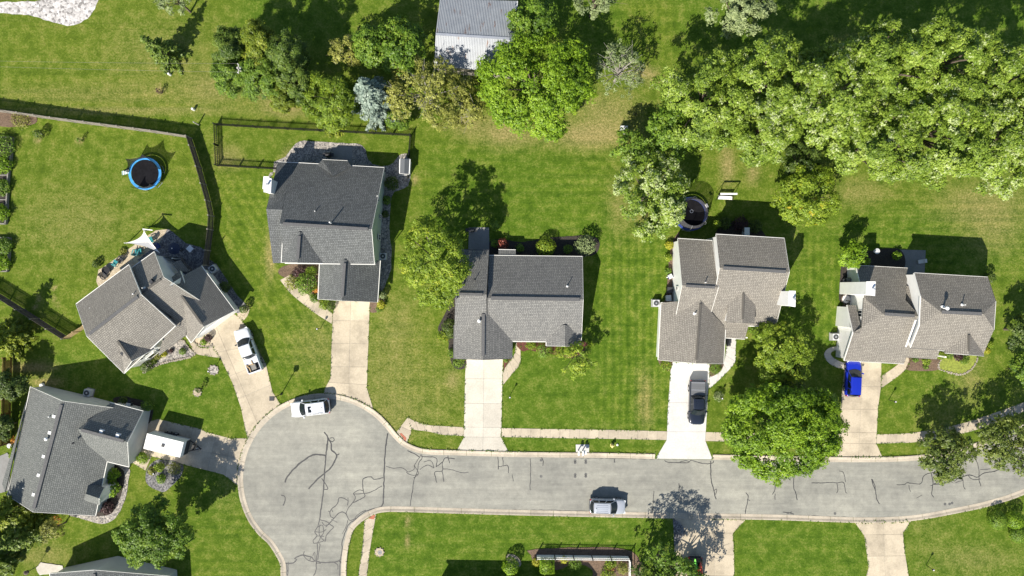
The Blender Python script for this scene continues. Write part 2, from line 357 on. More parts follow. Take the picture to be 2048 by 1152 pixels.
# lawn material: painted dryness / mowing direction kept as ground attributes
def lawn_material():
    m, nt, b = nmat('lawn_grass'); p = geo(nt)
    at = nt.nodes.new('ShaderNodeAttribute'); at.attribute_name = 'lawn'
    a2 = nt.nodes.new('ShaderNodeAttribute'); a2.attribute_name = 'lush'
    sep = nt.nodes.new('ShaderNodeSeparateColor'); L(nt, at.outputs['Color'], sep.inputs[0])
    dry, mv, mh = sep.outputs[0], sep.outputs[1], sep.outputs[2]; md = at.outputs['Alpha']
    n0 = noise_n(nt, p, 0.10, 4, 0.6); n1 = noise_n(nt, p, 0.7, 6, 0.72); n2 = noise_n(nt, p, 4.0, 5, 0.8); n3 = noise_n(nt, p, 18, 3, 0.75)
    olive = ramp(nt, n1.outputs['Fac'], [(0.28, (0.070, 0.116, 0.010)), (0.5, (0.124, 0.182, 0.017)), (0.72, (0.195, 0.232, 0.032))])
    green = ramp(nt, n1.outputs['Fac'], [(0.28, (0.046, 0.098, 0.008)), (0.5, (0.092, 0.166, 0.013)), (0.72, (0.152, 0.226, 0.024))])
    t = math_n(nt, 'ADD', a2.outputs['Fac'], math_n(nt, 'MULTIPLY', math_n(nt, 'SUBTRACT', n0.outputs['Fac'], 0.5), 1.2)); t.node.use_clamp = True
    lush = mix(nt, t, olive.outputs[0], green.outputs[0])
    straw = ramp(nt, n2.outputs['Fac'], [(0.25, (0.17, 0.165, 0.045)), (0.5, (0.31, 0.265, 0.105)), (0.72, (0.47, 0.39, 0.20))])
    d = math_n(nt, 'ADD', dry, math_n(nt, 'MULTIPLY', math_n(nt, 'SUBTRACT', n1.outputs['Fac'], 0.53), 1.3))
    d = math_n(nt, 'ADD', d, math_n(nt, 'MULTIPLY', math_n(nt, 'SUBTRACT', n2.outputs['Fac'], 0.5), 1.3))
    d.node.use_clamp = True
    a = mix(nt, math_n(nt, 'MULTIPLY', d, 0.9), lush, straw.outputs[0])
    a = mix(nt, 0.68, a, ramp(nt, n2.outputs['Fac'], [(0.28, (0.50, 0.56, 0.45)), (0.5, (1, 1, 1)), (0.72, (1.45, 1.36, 1.3))]).outputs[0], 'MULTIPLY')
    a = mix(nt, 0.62, a, ramp(nt, n3.outputs['Fac'], [(0.30, (0.40, 0.45, 0.38)), (0.5, (1, 1, 1)), (0.70, (1.6, 1.5, 1.45))]).outputs[0], 'MULTIPLY')
    for mask, ang, sc in ((mv, 90, 1.05), (mh, 0, 0.95), (md, 58, 1.0)):      # mower passes
        mp = nt.nodes.new('ShaderNodeMapping'); L(nt, p, mp.inputs[0]); mp.inputs['Rotation'].default_value = (0, 0, R(ang))
        w = nt.nodes.new('ShaderNodeTexWave'); w.bands_direction = 'Y'; w.inputs['Scale'].default_value = sc * 0.30
        w.inputs['Distortion'].default_value = 1.6; w.inputs['Detail'].default_value = 4; w.inputs['Detail Scale'].default_value = 0.35
        L(nt, mp.outputs[0], w.inputs[0])
        mp2 = nt.nodes.new('ShaderNodeMapping'); L(nt, p, mp2.inputs[0]); mp2.inputs['Rotation'].default_value = (0, 0, R(ang)); mp2.inputs['Scale'].default_value = (.06, 1.6, 1)
        ns = noise_n(nt, mp2.outputs[0], 1.0, 4, 0.7)
        a = mix(nt, math_n(nt, 'MULTIPLY', mask, 0.9), a, ramp(nt, w.outputs['Fac'], [(0.1, (0.74, 0.82, 0.72)), (0.9, (1.20, 1.14, 1.15))]).outputs[0], 'MULTIPLY')
        a = mix(nt, math_n(nt, 'ADD', math_n(nt, 'MULTIPLY', mask, 0.9), 0.12), a, ramp(nt, ns.outputs['Fac'], [(0.32, (0.68, 0.78, 0.66)), (0.68, (1.36, 1.24, 1.25))]).outputs[0], 'MULTIPLY')
    L(nt, a, b.inputs['Base Color']); b.inputs['Roughness'].default_value = 0.9; b.inputs['Specular IOR Level'].default_value = 0.1
    bump(nt, b, math_n(nt, 'ADD', n3.outputs['Fac'], n2.outputs['Fac']), 0.12, 0.9)
    return m
M['lawn'] = lawn_material()

def asphalt():
    m, nt, b = nmat('aged_grey_asphalt'); p = geo(nt)
    n1 = noise_n(nt, p, 0.13, 6, 0.62); n2 = noise_n(nt, p, 1.1, 6, 0.75); n3 = noise_n(nt, p, 14, 4, 0.7)
    mp = nt.nodes.new('ShaderNodeMapping'); L(nt, p, mp.inputs[0]); mp.inputs['Scale'].default_value = (0.06, 1.1, 1)
    n4 = noise_n(nt, mp.outputs[0], 1.0, 6, 0.7)
    n5 = noise_n(nt, p, 0.5, 3, 0.5)
    r = ramp(nt, n1.outputs['Fac'], [(0.30, (0.200, 0.199, 0.178)), (0.50, (0.268, 0.264, 0.231)), (0.70, (0.325, 0.317, 0.272))])
    a = mix(nt, 0.8, r.outputs[0], ramp(nt, n2.outputs['Fac'], [(0.30, (0.74, 0.74, 0.74)), (0.7, (1.18, 1.18, 1.16))]).outputs[0], 'MULTIPLY')
    a = mix(nt, 0.6, a, ramp(nt, n3.outputs['Fac'], [(0.3, (0.66, 0.66, 0.66)), (0.7, (1.28, 1.28, 1.26))]).outputs[0], 'MULTIPLY')
    a = mix(nt, 0.75, a, ramp(nt, n4.outputs['Fac'], [(0.32, (0.76, 0.76, 0.76)), (0.68, (1.15, 1.15, 1.13))]).outputs[0], 'MULTIPLY')
    a = mix(nt, 0.3, a, ramp(nt, n5.outputs['Fac'], [(0.58, (1, 1, 1)), (0.74, (0.66, 0.66, 0.67))]).outputs[0], 'MULTIPLY')
    L(nt, a, b.inputs['Base Color']); b.inputs['Roughness'].default_value = 0.85
    bump(nt, b, n3.outputs['Fac'], 0.012, 0.4); return m
M['road'] = asphalt()

def barn_metal():
    m, nt, b = nmat('galvanised_barn_roof'); p = geo(nt)
    mp = nt.nodes.new('ShaderNodeMapping'); L(nt, p, mp.inputs[0]); mp.inputs['Scale'].default_value = (2.4, 0.33, 1)
    n1 = noise_n(nt, mp.outputs[0], 1.0, 5, 0.7); n2 = noise_n(nt, p, 1.0, 4)
    base = ramp(nt, n2.outputs['Fac'], [(0.3, (0.28, 0.30, 0.325)), (0.7, (0.36, 0.38, 0.40))])
    f = ramp(nt, n1.outputs['Fac'], [(0.60, (0, 0, 0)), (0.67, (1, 1, 1))])
    a = mix(nt, f.outputs[0], base.outputs[0], (0.20, 0.10, 0.06))
    L(nt, a, b.inputs['Base Color']); b.inputs['Roughness'].default_value = 0.5; b.inputs['Metallic'].default_value = 0.0; return m
M['barn'] = barn_metal()

def netting(name, c, dens):
    m = bpy.data.materials.new(name); m.use_nodes = True; nt = m.node_tree; b = nt.nodes['Principled BSDF']
    b.inputs['Base Color'].default_value = (*c, 1); b.inputs['Roughness'].default_value = 0.8
    n = noise_n(nt, geo(nt), 9); L(nt, ramp(nt, n.outputs['Fac'], [(0.3, [x * 0.7 for x in c]), (0.7, c)]).outputs[0], b.inputs['Base Color'])
    b.inputs['Alpha'].default_value = dens; return m
M['net'] = netting('black_netting', (0.022, 0.022, 0.024), 0.80)
M['net_l'] = netting('grey_netting', (0.075, 0.075, 0.082), 0.66)

# ------------------------------------------------------------------ ground sheet
def ground():
    fx = np.arange(-72, 72.01, 0.5); fy = np.arange(-44, 44.01, 0.5)
    xs = np.concatenate([[-600, -300, -150, -90], fx, [90, 150, 300, 600]])
    ys = np.concatenate([[-600, -300, -150, -70], fy, [70, 150, 300, 600]])
    X, Y = np.meshgrid(xs, ys); nx, ny = len(xs), len(ys)
    v = np.stack([X.ravel(), Y.ravel(), np.zeros(X.size)], 1)
    i = np.arange(nx * ny).reshape(ny, nx)
    q = np.stack([i[:-1, :-1], i[:-1, 1:], i[1:, 1:], i[1:, :-1]], -1).reshape(-1, 4)
    me = bpy.data.meshes.new('lawn'); me.from_pydata(v.tolist(), [], q.tolist()); me.materials.append(M['lawn'])
    PX = 1024 + X.ravel() * PXM; PY = 576 - Y.ravel() * PXM
    def blob(x, y, rx, ry, p=2.0): return np.exp(-(np.abs((PX - x) / rx) ** p + np.abs((PY - y) / ry) ** p))
    def boxm(x0, x1, y0, y1, s=14):
        f = lambda t: 1 / (1 + np.exp(-t / s)); return f(PX - x0) * f(x1 - PX) * f(PY - y0) * f(y1 - PY)
    dry = np.full(PX.shape, 0.06)
    for x, y, rx, ry, a in [(1015, 262, 60, 30, .75), (930, 245, 30, 25, .6), (545, 185, 35, 25, .55), (575, 215, 40, 18, .7), (1180, 272, 80, 24, .75),
            (1215, 225, 70, 45, .5), (1290, 145, 22, 12, .8), (1315, 163, 18, 10, .9), (875, 775, 70, 90, .16), (770, 745, 60, 110, .26), (1455, 330, 14, 45, .75),
            (1505, 345, 14, 24, .6), (1960, 410, 95, 45, .45), (1990, 470, 60, 50, .3), (1720, 385, 60, 30, .35), (1290, 800, 16, 55, .55), (541, 510, 9, 45, .9),
            (150, 440, 110, 70, .25), (320, 110, 120, 70, .22), (455, 315, 30, 25, .5), (575, 318, 12, 25, .6), (60, 735, 55, 10, .95), (95, 765, 30, 10, .9),
            (240, 222, 240, 6, .5), (180, 190, 240, 20, .25), (430, 175, 60, 35, .35), (640, 690, 60, 60, .3), (700, 400, 5, 5, 0), (800, 645, 40, 60, .2),
            (790, 835, 70, 45, .2), (1240, 410, 26, 60, .35), (1590, 490, 20, 40, .15), (1880, 840, 40, 60, .2), (1940, 760, 26, 50, .35), (90, 1110, 60, 25, .35),
            (455, 985, 30, 60, .12), (170, 965, 15, 10, .4), (905, 760, 12, 20, .5), (505, 790, 6, 4, .5), (816, 1043, 5, 10, .9), (815, 1082, 5, 12, .9),
            (318, 180, 7, 7, .9), (70, 613, 4, 4, 1.2), (77, 596, 4, 4, 1.2), (107, 596, 4, 4, 1.2), (113, 611, 4, 4, 1.2), (107, 577, 4, 4, 1.2), (75, 281, 5, 5, 1.2), (160, 282, 5, 6, 1.2),
            (830, 360, 6, 9, 1.), (1290, 440, 24, 30, .3), (1700, 90, 40, 30, .3), (1070, 1100, 6, 6, .2), (1480, 190, 20, 8, .6), (1850, 1050, 60, 60, .12), (1950, 1120, 90, 30, .25)]:
        dry += 1.25 * a * blob(x, y, rx, ry)
    mv = 0.9 * boxm(1195, 1330, 470, 860) + 0.6 * boxm(1570, 1690, 460, 700) + 0.5 * boxm(1240, 1345, -30, 130) + 0.25 * boxm(740, 905, 640, 850)
    mh = 0.45 * boxm(845, 1230, 285, 480) + 0.45 * boxm(1690, 2100, 395, 560) + 0.35 * boxm(740, 1340, 1030, 1200) + 0.35 * boxm(0, 400, 150, 225) + 0.3 * boxm(370, 560, 1000, 1200) + .3 * boxm(1470, 1730, 1040, 1200)
    md = 0.55 * boxm(420, 660, 345, 790) + 0.3 * boxm(1760, 2000, 740, 860)
    at = me.color_attributes.new('lawn', 'FLOAT_COLOR', 'POINT')
    at.data.foreach_set('color', np.stack([np.clip(dry, 0, 1.2), np.clip(mv, 0, 1), np.clip(mh, 0, 1), np.clip(md, 0, 1)], 1).astype(np.float32).ravel())
    lush = np.full(PX.shape, 0.35)
    for x0, x1, y0, y1, a in [(1000, 1340, 690, 900, .6), (1180, 1345, 450, 700, .55), (845, 1235, 290, 490, .6), (1570, 1690, 440, 720, .5), (1690, 2060, 410, 560, .55), (740, 1350, 1025, 1300, .75), (1470, 1735, 1035, 1300, .7), (1810, 2300, 1000, 1300, .3),
            (90, 360, 690, 830, .5), (480, 700, -40, 90, .6), (370, 570, 940, 1200, .5), (1100, 1240, -50, 130, .6), (1350, 2100, -50, 110, .8), (740, 910, 620, 880, -.1), (0, 380, 270, 560, -.15), (0, 440, -50, 215, -.3), (320, 480, 720, 860, .5), (430, 660, 340, 640, .1), (560, 680, 620, 790, .3), (1760, 1990, 740, 860, .3)]:
        lush += a * boxm(x0, x1, y0, y1, 10)
    al = me.attributes.new('lush', 'FLOAT', 'POINT'); al.data.foreach_set('value', np.clip(lush, 0, 1.1).astype(np.float32))
    o = bpy.data.objects.new('lawn', me); COL.objects.link(o)
    tag(o, 'green mown lawn with dry straw patches spreading between all the houses', kind='structure')
ground()

def wob(pts, amp=0.05, step=0.5, closed=True, seed=0):
    """resample an outline and roughen it slightly"""
    out = []; n = len(pts)
    for i in range(n if closed else n - 1):
        a = Vector((pts[i][0], pts[i][1], 0)); b = Vector((pts[(i + 1) % n][0], pts[(i + 1) % n][1], 0)); k = max(1, int((b - a).length / step))
        for j in range(k):
            p = a.lerp(b, j / k); nv = noise.noise_vector(Vector((p.x * 1.3 + seed, p.y * 1.3, seed * 3.1)))
            out.append((p.x + nv.x * amp, p.y + nv.y * amp))
    if not closed: out.append((pts[-1][0], pts[-1][1]))
    return out
def wp(pts, z=0.0): return [W(x, y, z) for x, y in pts]
def smooth_px(pts, step=6.0, closed=False):
    """Catmull-Rom through the image points"""
    P = [Vector((x, y, 0)) for x, y in pts]; n = len(P); out = []
    for i in range(n if closed else n - 1):
        p0 = P[(i - 1) % n] if closed or i > 0 else P[0] * 2 - P[1]
        p1 = P[i]; p2 = P[(i + 1) % n]; p3 = P[(i + 2) % n] if closed or i + 2 < n else P[-1] * 2 - P[-2]
        k = max(1, int((p2 - p1).length / step))
        for j in range(k):
            t = j / k
            q = 0.5 * ((2 * p1) + (p2 - p0) * t + (2 * p0 - 5 * p1 + 4 * p2 - p3) * t * t + (3 * p1 - p0 - 3 * p2 + p3) * t ** 3)
            out.append((q.x, q.y))
    if not closed: out.append((P[-1].x, P[-1].y))
    return out
def sheet(name, pts, mat, z=0.012, label=None, kind='structure', parent=None, amp=0.06, seed=1, sm=False, thick=0.05, cat=None):
    if sm: pts = smooth_px(pts, 5, True)
    o = MB().prism(wob(wp(pts), amp, 0.4, True, seed), -thick, z).build(name, mat, parent)
    if parent is None: tag(o, label, cat, kind=kind)
    return o

def clip(poly, p, q, side):
    """keep the part of poly left (side=1) or right (-1) of line p->q (image coords)"""
    out = []; n = len(poly)
    f = lambda a: side * ((q[0] - p[0]) * (a[1] - p[1]) - (q[1] - p[1]) * (a[0] - p[0]))
    for i in range(n):
        a, b = poly[i], poly[(i + 1) % n]; fa, fb = f(a), f(b)
        if fa >= 0: out.append(a)
        if fa * fb < 0:
            t = fa / (fa - fb); out.append((a[0] + (b[0] - a[0]) * t, a[1] + (b[1] - a[1]) * t))
    return out
def area(p): return abs(sum(p[i][0] * p[(i + 1) % len(p)][1] - p[(i + 1) % len(p)][0] * p[i][1] for i in range(len(p)))) / 2
def shrink(poly, g):
    """move every edge of an image-pixel outline inwards by g"""
    n = len(poly); ar = sum(poly[i][0] * poly[(i + 1) % n][1] - poly[(i + 1) % n][0] * poly[i][1] for i in range(n))
    s = 1 if ar > 0 else -1; out = []
    for i in range(n):
        a = Vector(poly[i - 1]); b = Vector(poly[i]); c = Vector(poly[(i + 1) % n])
        d1 = (b - a); d2 = (c - b)
        if d1.length < 1e-4 or d2.length < 1e-4: continue
        d1.normalize(); d2.normalize()
        n1 = Vector((-d1.y, d1.x)) * s; n2 = Vector((-d2.y, d2.x)) * s; m = n1 + n2
        if m.length < 0.2: out.append(tuple(b)); continue
        m.normalize(); out.append(tuple(b + m * min(g / max(0.35, m.dot(n1)), 3 * g)))
    return out
def slabs(parent, polys, cuts, mat, gap=0.2, z=0.03, name='slab'):
    ps = list(polys)
    for (p, q) in cuts:
        nx = []
        for po in ps:
            a, b = clip(po, p, q, 1), clip(po, p, q, -1)
            nx += [x for x in (a, b) if len(x) > 2 and area(x) > 4]
        ps = nx
    for i, po in enumerate(ps):
        po = shrink(po, gap)
        MB().prism([(v.x, v.y) for v in wp(po)], -0.06, z + 0.004 * math.sin(i * 2.4)).build(name, mat, parent)
    return ps
EDGES = []
def paved(name, label, polys, cuts, mat, base=M['tar'], z=0.03, base_mat=None):
    """a paved surface: one thin bed sheet carrying the separate slabs"""
    mb = MB()
    for po in polys: EDGES.append(wp(po + po[:1]))
    for po in polys: mb.prism([(v.x, v.y) for v in wp(shrink(po, 0.25))], -0.06, 0.008)
    root = mb.build(name, base_mat or M['conc_dark'])
    tag(root, label, kind='structure')
    slabs(root, polys, cuts, mat, z=z); return root

# ------------------------------------------------------------------ street with turning circle, kerbs
CC = (647, 958); CR = 161
arc = [(CC[0] + CR * math.cos(R(a)), CC[1] + CR * math.sin(R(a))) for a in np.arange(148, 322, 4)]
K1a = [(573, 1330), (573, 1200), (572, 1151), (570.5, 1126), (562, 1107), (545, 1081), (525, 1062)] + arc + [(789, 877), (809, 894), (839, 906), (870, 909.5), (899, 910), (1024, 913.5), (1120, 914.7), (1224, 916), (1310, 918)]
K1b = [(1425, 919), (1536, 921.5), (1620, 923), (1696, 924), (1745, 924), (1790, 923), (1838, 920), (1900, 911), (1960, 893), (2010, 874), (2060, 850), (2200, 770), (2300, 700)]
K2 = [(683, 1330), (683, 1200), (682.5, 1151), (684, 1114), (689, 1084), (699, 1054), (719, 1034), (745, 1019), (769, 1013.5), (812, 1013.3), (900, 1016), (1024, 1019.5), (1180, 1023), (1344, 1026), (1536, 1029),
      (1640, 1032.5), (1736, 1035), (1823, 1031), (1911, 1016), (1986, 999), (2060, 972), (2200, 900), (2320, 830)]
s1a, s1b, s2 = smooth_px(K1a, 5), smooth_px(K1b, 5), smooth_px(K2, 5)
road = MB().prism([(v.x, v.y) for v in wp(s1a + s1b + s2[::-1])], -0.08, 0.006).build('road', M['road'])
tag(road, 'pale grey asphalt street ending in a round turning circle', kind='structure')

def kerb_run(root, pts, side, sect=46.0, w=0.66):
    P = [Vector((v.x, v.y, 0)) for v in wp(pts)]
    prof = [(-0.02, -0.05), (-0.02, 0.018), (0.30, 0.03), (0.44, 0.085), (0.54, 0.12), (w, 0.125), (w + 0.01, -0.05)]
    per = max(2, int(sect / 5)); i = 0
    while i < len(P) - 1:
        j = min(len(P) - 1, i + per); seg = P[i:j + 1]
        vs, fs, m = [], [], len(prof)
        for k, p in enumerate(seg):
            g = i + k; d = (P[min(g + 1, len(P) - 1)] - P[max(g - 1, 0)]).normalized()
            nrm = Vector((-d.y, d.x, 0)) * side
            q = p.copy()
            if k == 0: q += d * 0.018
            if k == len(seg) - 1: q -= d * 0.018
            for u, zz in prof: vs.append(q + nrm * u + Vector((0, 0, zz)))
        for k in range(len(seg) - 1):
            for a in range(m - 1):
                f = (k * m + a, (k + 1) * m + a, (k + 1) * m + a + 1, k * m + a + 1); fs.append(f if side < 0 else f[::-1])
        fs += [tuple(range(m)), tuple(range((len(seg) - 1) * m, len(seg) * m))]
        MB().add(vs, fs).build('kerb_section', M['kerb'], root); i = j
kerb = bpy.data.objects.new('kerb', None); COL.objects.link(kerb); tag(kerb, 'tan rolled concrete kerb along the street and turning circle', kind='structure'); INV['kerb'] = Matrix.Identity(4)
KERBS = [(s1a, 1), (s1b, 1), (s2, -1)]
kerb_run(kerb, s1a, 1); kerb_run(kerb, s1b, 1); kerb_run(kerb, s2, -1)

# sealed cracks in the asphalt
def strip(pts, w, z=0.0105, seed=0):
    P = [Vector((v.x, v.y, 0)) for v in wp(smooth_px(pts, 3))]; vs, fs = [], []
    for i, p in enumerate(P):
        d = (P[min(i + 1, len(P) - 1)] - P[max(i - 1, 0)]); d.normalize(); nrm = Vector((-d.y, d.x, 0))
        j = noise.noise_vector(Vector((p.x * 2.2, p.y * 2.2, seed))) * 0.07
        ww = w * (0.75 + 0.6 * abs(noise.noise(Vector((p.x * 3, p.y * 3, 5)))))
        for s in (-1, 1): vs.append((p.x + j.x + nrm.x * s * ww / 2, p.y + j.y + nrm.y * s * ww / 2, z))
    fs = [(2 * i, 2 * i + 1, 2 * i + 3, 2 * i + 2) for i in range(len(P) - 1)]
    return vs, [f[::-1] for f in fs]
CR1 = [([(545, 0), (575, 55), (560, 190), (548, 330), (540, 460), (525, 580), (510, 700)], 9), ([(556, 188), (500, 180), (440, 190), (365, 240), (300, 300), (250, 360), (232, 405)], 11),
  ([(575, 45), (600, 90), (605, 140), (645, 185), (630, 230), (595, 290), (550, 330), (480, 390), (420, 458)], 10), ([(645, 185), (668, 172)], 8), ([(525, 370), (575, 450), (540, 460)], 6),
  ([(590, 50), (620, 45), (628, 65), (610, 80), (590, 70)], 6), ([(575, 60), (565, 130), (558, 200)], 7), ([(1056, 10), (1045, 60), (1030, 200), (1025, 350), (1020, 500), (1018, 570), (1000, 600)], 9),
  ([(1018, 365), (940, 380), (920, 358), (855, 378), (862, 480), (865, 520), (770, 568)], 6), ([(1010, 430), (930, 475), (870, 490), (780, 495), (820, 465), (858, 470)], 5),
  ([(780, 495), (795, 530), (765, 575), (740, 605), (720, 655)], 5), ([(735, 525), (735, 585)], 5), ([(732, 545), (700, 530), (665, 528), (650, 575), (605, 615), (590, 640), (600, 675), (625, 690)], 6),
  ([(720, 655), (700, 640), (660, 650), (625, 690), (580, 735), (560, 760)], 6), ([(720, 655), (750, 705), (800, 690)], 6), ([(510, 700), (495, 760), (470, 800), (490, 830), (455, 870), (460, 890), (500, 885)], 6),
  ([(510, 700), (560, 715), (600, 745), (620, 760), (590, 795), (560, 830), (553, 880)], 6), ([(495, 760), (530, 745), (545, 800), (520, 840), (545, 870), (500, 885)], 5), ([(530, 720), (545, 745), (590, 740)], 5),
  ([(470, 800), (530, 800), (560, 780)], 5), ([(490, 830), (545, 835)], 5), ([(510, 740), (505, 800), (515, 850), (490, 890)], 5), ([(590, 640), (575, 630)], 5), ([(605, 615), (615, 640)], 5), ([(600, 700), (650, 722)], 4),
  ([(490, 890), (495, 940), (485, 1020), (480, 1110), (460, 1150)], 7), ([(500, 890), (512, 900), (503, 960), (495, 1020)], 5),
  ([(235, 1050), (300, 1045), (325, 1020), (310, 1010), (350, 990), (380, 985), (440, 1000), (470, 1030), (560, 1045), (650, 1035), (680, 1010)], 8), ([(380, 985), (388, 955)], 5), ([(440, 1000), (430, 1030), (470, 1030), (470, 960), (455, 990)], 5),
  ([(380, 990), (420, 1030), (470, 1035)], 5), ([(1000, 600), (900, 625), (830, 665), (790, 705), (750, 730), (715, 800), (690, 880), (688, 950), (672, 1050), (668, 1150)], 7),
  ([(880, 625), (830, 650), (790, 690)], 5), ([(735, 705), (720, 760), (690, 815)], 4), ([(245, 1050), (250, 1150)], 6), ([(258, 1035), (255, 1150)], 5), ([(200, 505), (230, 512), (235, 545), (215, 588)], 7),
  ([(620, 1040), (655, 1065), (655, 1100)], 6), ([(660, 1030), (685, 1040)], 6), ([(480, 1050), (520, 1050)], 5),
  ([(1040, 275), (1100, 290), (1170, 285), (1215, 318), (1260, 300), (1270, 260), (1310, 200), (1320, 180)], 4), ([(1325, 180), (1330, 210), (1300, 250), (1290, 320), (1265, 380), (1250, 480), (1232, 590)], 5),
  ([(1320, 195), (1440, 208), (1440, 280)], 5), ([(1340, 240), (1400, 230), (1425, 290)], 4), ([(1310, 300), (1370, 265), (1425, 285)], 4), ([(1440, 280), (1490, 240), (1510, 210), (1560, 210), (1590, 212)], 6),
  ([(1490, 240), (1490, 310), (1430, 320), (1440, 380), (1450, 405)], 5), ([(1490, 310), (1502, 400)], 5), ([(1210, 150), (1270, 175), (1310, 200)], 6), ([(1490, 295), (1560, 300), (1640, 325), (1700, 322)], 4),
  ([(1535, 190), (1550, 250)], 5), ([(1935, 200), (1940, 300)], 5), ([(1975, 200), (1975, 270), (1940, 275)], 4), ([(1975, 270), (2015, 270), (2020, 330)], 5), ([(1265, 270), (1300, 330), (1260, 370)], 4), ([(1200, 320), (1250, 345), (1300, 335)], 4)]
CR2 = [([(145, 210), (150, 300), (145, 465)], 6), ([(235, 200), (250, 230), (247, 270)], 7), ([(820, 215), (822, 245)], 7), ([(1590, 230), (1592, 370), (1615, 470), (1632, 540)], 8), ([(1615, 470), (1640, 455), (1630, 500)], 6),
  ([(1220, 225), (1250, 242), (1400, 245), (1430, 225), (1480, 240), (1550, 255), (1610, 245), (1615, 230)], 6), ([(1335, 410), (1337, 470)], 7), ([(1870, 485), (1890, 510), (1885, 560), (1870, 620), (1865, 660)], 7), ([(1880, 540), (1905, 550)], 5),
  ([(2035, 265), (2048, 380)], 6), ([(1135, 470), (1125, 640)], 6), ([(0, 340), (10, 395)], 6), ([(1340, 240), (1390, 230), (1420, 240)], 5), ([(0, 196), (300, 202), (800, 211), (1140, 218)], 4), ([(0, 621), (600, 632), (1280, 650), (2048, 662)], 4)]
CR3 = [([(45, 310), (50, 400), (55, 460), (35, 500)], 7), ([(55, 490), (55, 540)], 6), ([(140, 270), (160, 360), (180, 385)], 7), ([(210, 310), (205, 440), (220, 480), (232, 545)], 7), ([(350, 408), (500, 405), (520, 400), (550, 408), (605, 405), (620, 480), (632, 490)], 6),
  ([(550, 408), (560, 460), (548, 490)], 6), ([(570, 312), (605, 325), (620, 400)], 5), ([(828, 375), (840, 420), (860, 470), (868, 530), (890, 575)], 7), ([(830, 375), (855, 430), (858, 470)], 6),
  ([(1030, 422), (1095, 420), (1110, 405), (1160, 412), (1225, 410), (1245, 350), (1300, 328), (1350, 325)], 6), ([(1125, 420), (1140, 480)], 6), ([(1305, 330), (1318, 410), (1310, 490), (1325, 525)], 7),
  ([(1300, 430), (1345, 410), (1420, 405), (1470, 380), (1530, 370), (1600, 345), (1680, 360), (1720, 330), (1800, 315), (1890, 290)], 7), ([(1490, 395), (1520, 375), (1560, 385), (1500, 405)], 6), ([(1600, 350), (1640, 380), (1700, 375)], 6),
  ([(1330, 420), (1410, 412), (1480, 390)], 6), ([(1560, 380), (1565, 440), (1580, 460)], 6), ([(1665, 220), (1685, 300), (1690, 390), (1705, 435)], 6), ([(1700, 300), (1780, 295)], 5), ([(120, 640), (160, 645), (205, 655)], 7), ([(150, 655), (190, 640)], 5), ([(0, 663), (400, 672), (780, 686)], 4), ([(1185, 530), (1230, 505)], 4)]
k = 0
for org, lst in (((512, 864), CR1), ((1024, 864), CR2), ((1536, 864), CR3)):
    for pts, w in lst:
        MB().add(*strip(Z(*org, pts), w / 4 / PXM * (1.3 if org[0] == 512 else 0.95), 0.0105 + 0.0004 * (k % 7), k)).build('crack_seal', M['tar'], road); k += 1
for x, y in Z(1024, 864, [(505, 340), (505, 357), (590, 338), (590, 355), (505, 230), (505, 245), (590, 228), (590, 245), (233, 225), (233, 355)]) + [(1670, 1027), (1890, 1008), (1899, 1008), (1904, 1006)]:
    MB().lathe(W(x, y), [(0.19, 0.0), (0.18, 0.012)], 9).build('tar_spot', M['oil'], road)

# ------------------------------------------------------------------ driveways and walks (slab by slab)
def ck(a, n=10):   # points on the back edge of the turning-circle kerb between image angles
    return [(CC[0] + 171.5 * math.cos(R(t)), CC[1] + 171.5 * math.sin(R(t))) for t in np.linspace(a[0], a[1], n)]
paved('driveway', 'tan concrete driveway from the angled brown-roofed house to the circle',
      [[(408, 672), (438, 645), (468, 627), (480, 637), (492, 652), (505, 675), (520, 705), (532, 728), (545, 783), (561, 809)] + ck((240, 207.5), 8) + [(482, 816), (465, 766), (442, 718), (425, 693)]],
      [((430, 705), (515, 690)), ((440, 760), (545, 718)), ((470, 800), (560, 762)), ((435, 660), (508, 830))], M['conc'])
paved('driveway', 'tan concrete driveway below the charcoal-roofed house',
      [[(671, 602), (740, 602), (739, 626), (737, 686), (735, 736), (734, 776), (746, 816)] + ck((-55.5, -90), 8) + [(649, 779), (661, 756), (662, 731), (663, 688), (666, 626)]],
      [((650, 641), (750, 642)), ((650, 687), (750, 687.5)), ((650, 733), (750, 734)), ((640, 764), (750, 770)), ((702, 560), (697, 830))], M['conc'])
paved('driveway', 'pale concrete driveway of square slabs below the grey-roofed house',
      [[(932, 716), (1006, 716), (1005, 756), (1004, 806), (1003, 853), (1002, 874), (1017, 903.5), (914, 900.5), (928, 874), (928, 853), (929, 806), (930, 756)]],
      [((900, 757), (1030, 758)), ((900, 806.5), (1030, 807.5)), ((900, 853.5), (1030, 855)), ((900, 873.5), (1030, 874.5)), ((968, 700), (965.5, 920))], M['conc2'])
paved('driveway', 'bright new white concrete driveway with the black pickup on it',
      [[(1345, 724), (1419, 727), (1418.5, 751), (1416.5, 778), (1411.5, 863), (1410.5, 881), (1425, 918.5), (1311, 917.5), (1333, 880), (1334, 863), (1335, 826), (1341, 741)]],
      [((1300, 805), (1450, 806)), ((1300, 863), (1450, 864))], M['conc_new'], z=0.045, base_mat=M['conc_new'])
paved('driveway', 'tan concrete driveway with the blue car on it',
      [[(1690, 722), (1763, 722), (1761.5, 776), (1756.5, 813), (1753.5, 863), (1752.5, 887), (1765, 915), (1668, 914), (1680, 882), (1681, 816), (1685, 770)]],
      [((1660, 772), (1780, 774)), ((1660, 818), (1780, 819)), ((1660, 864), (1780, 866)), ((1660, 886), (1780, 888)), ((1727, 700), (1716, 930))], M['conc'])
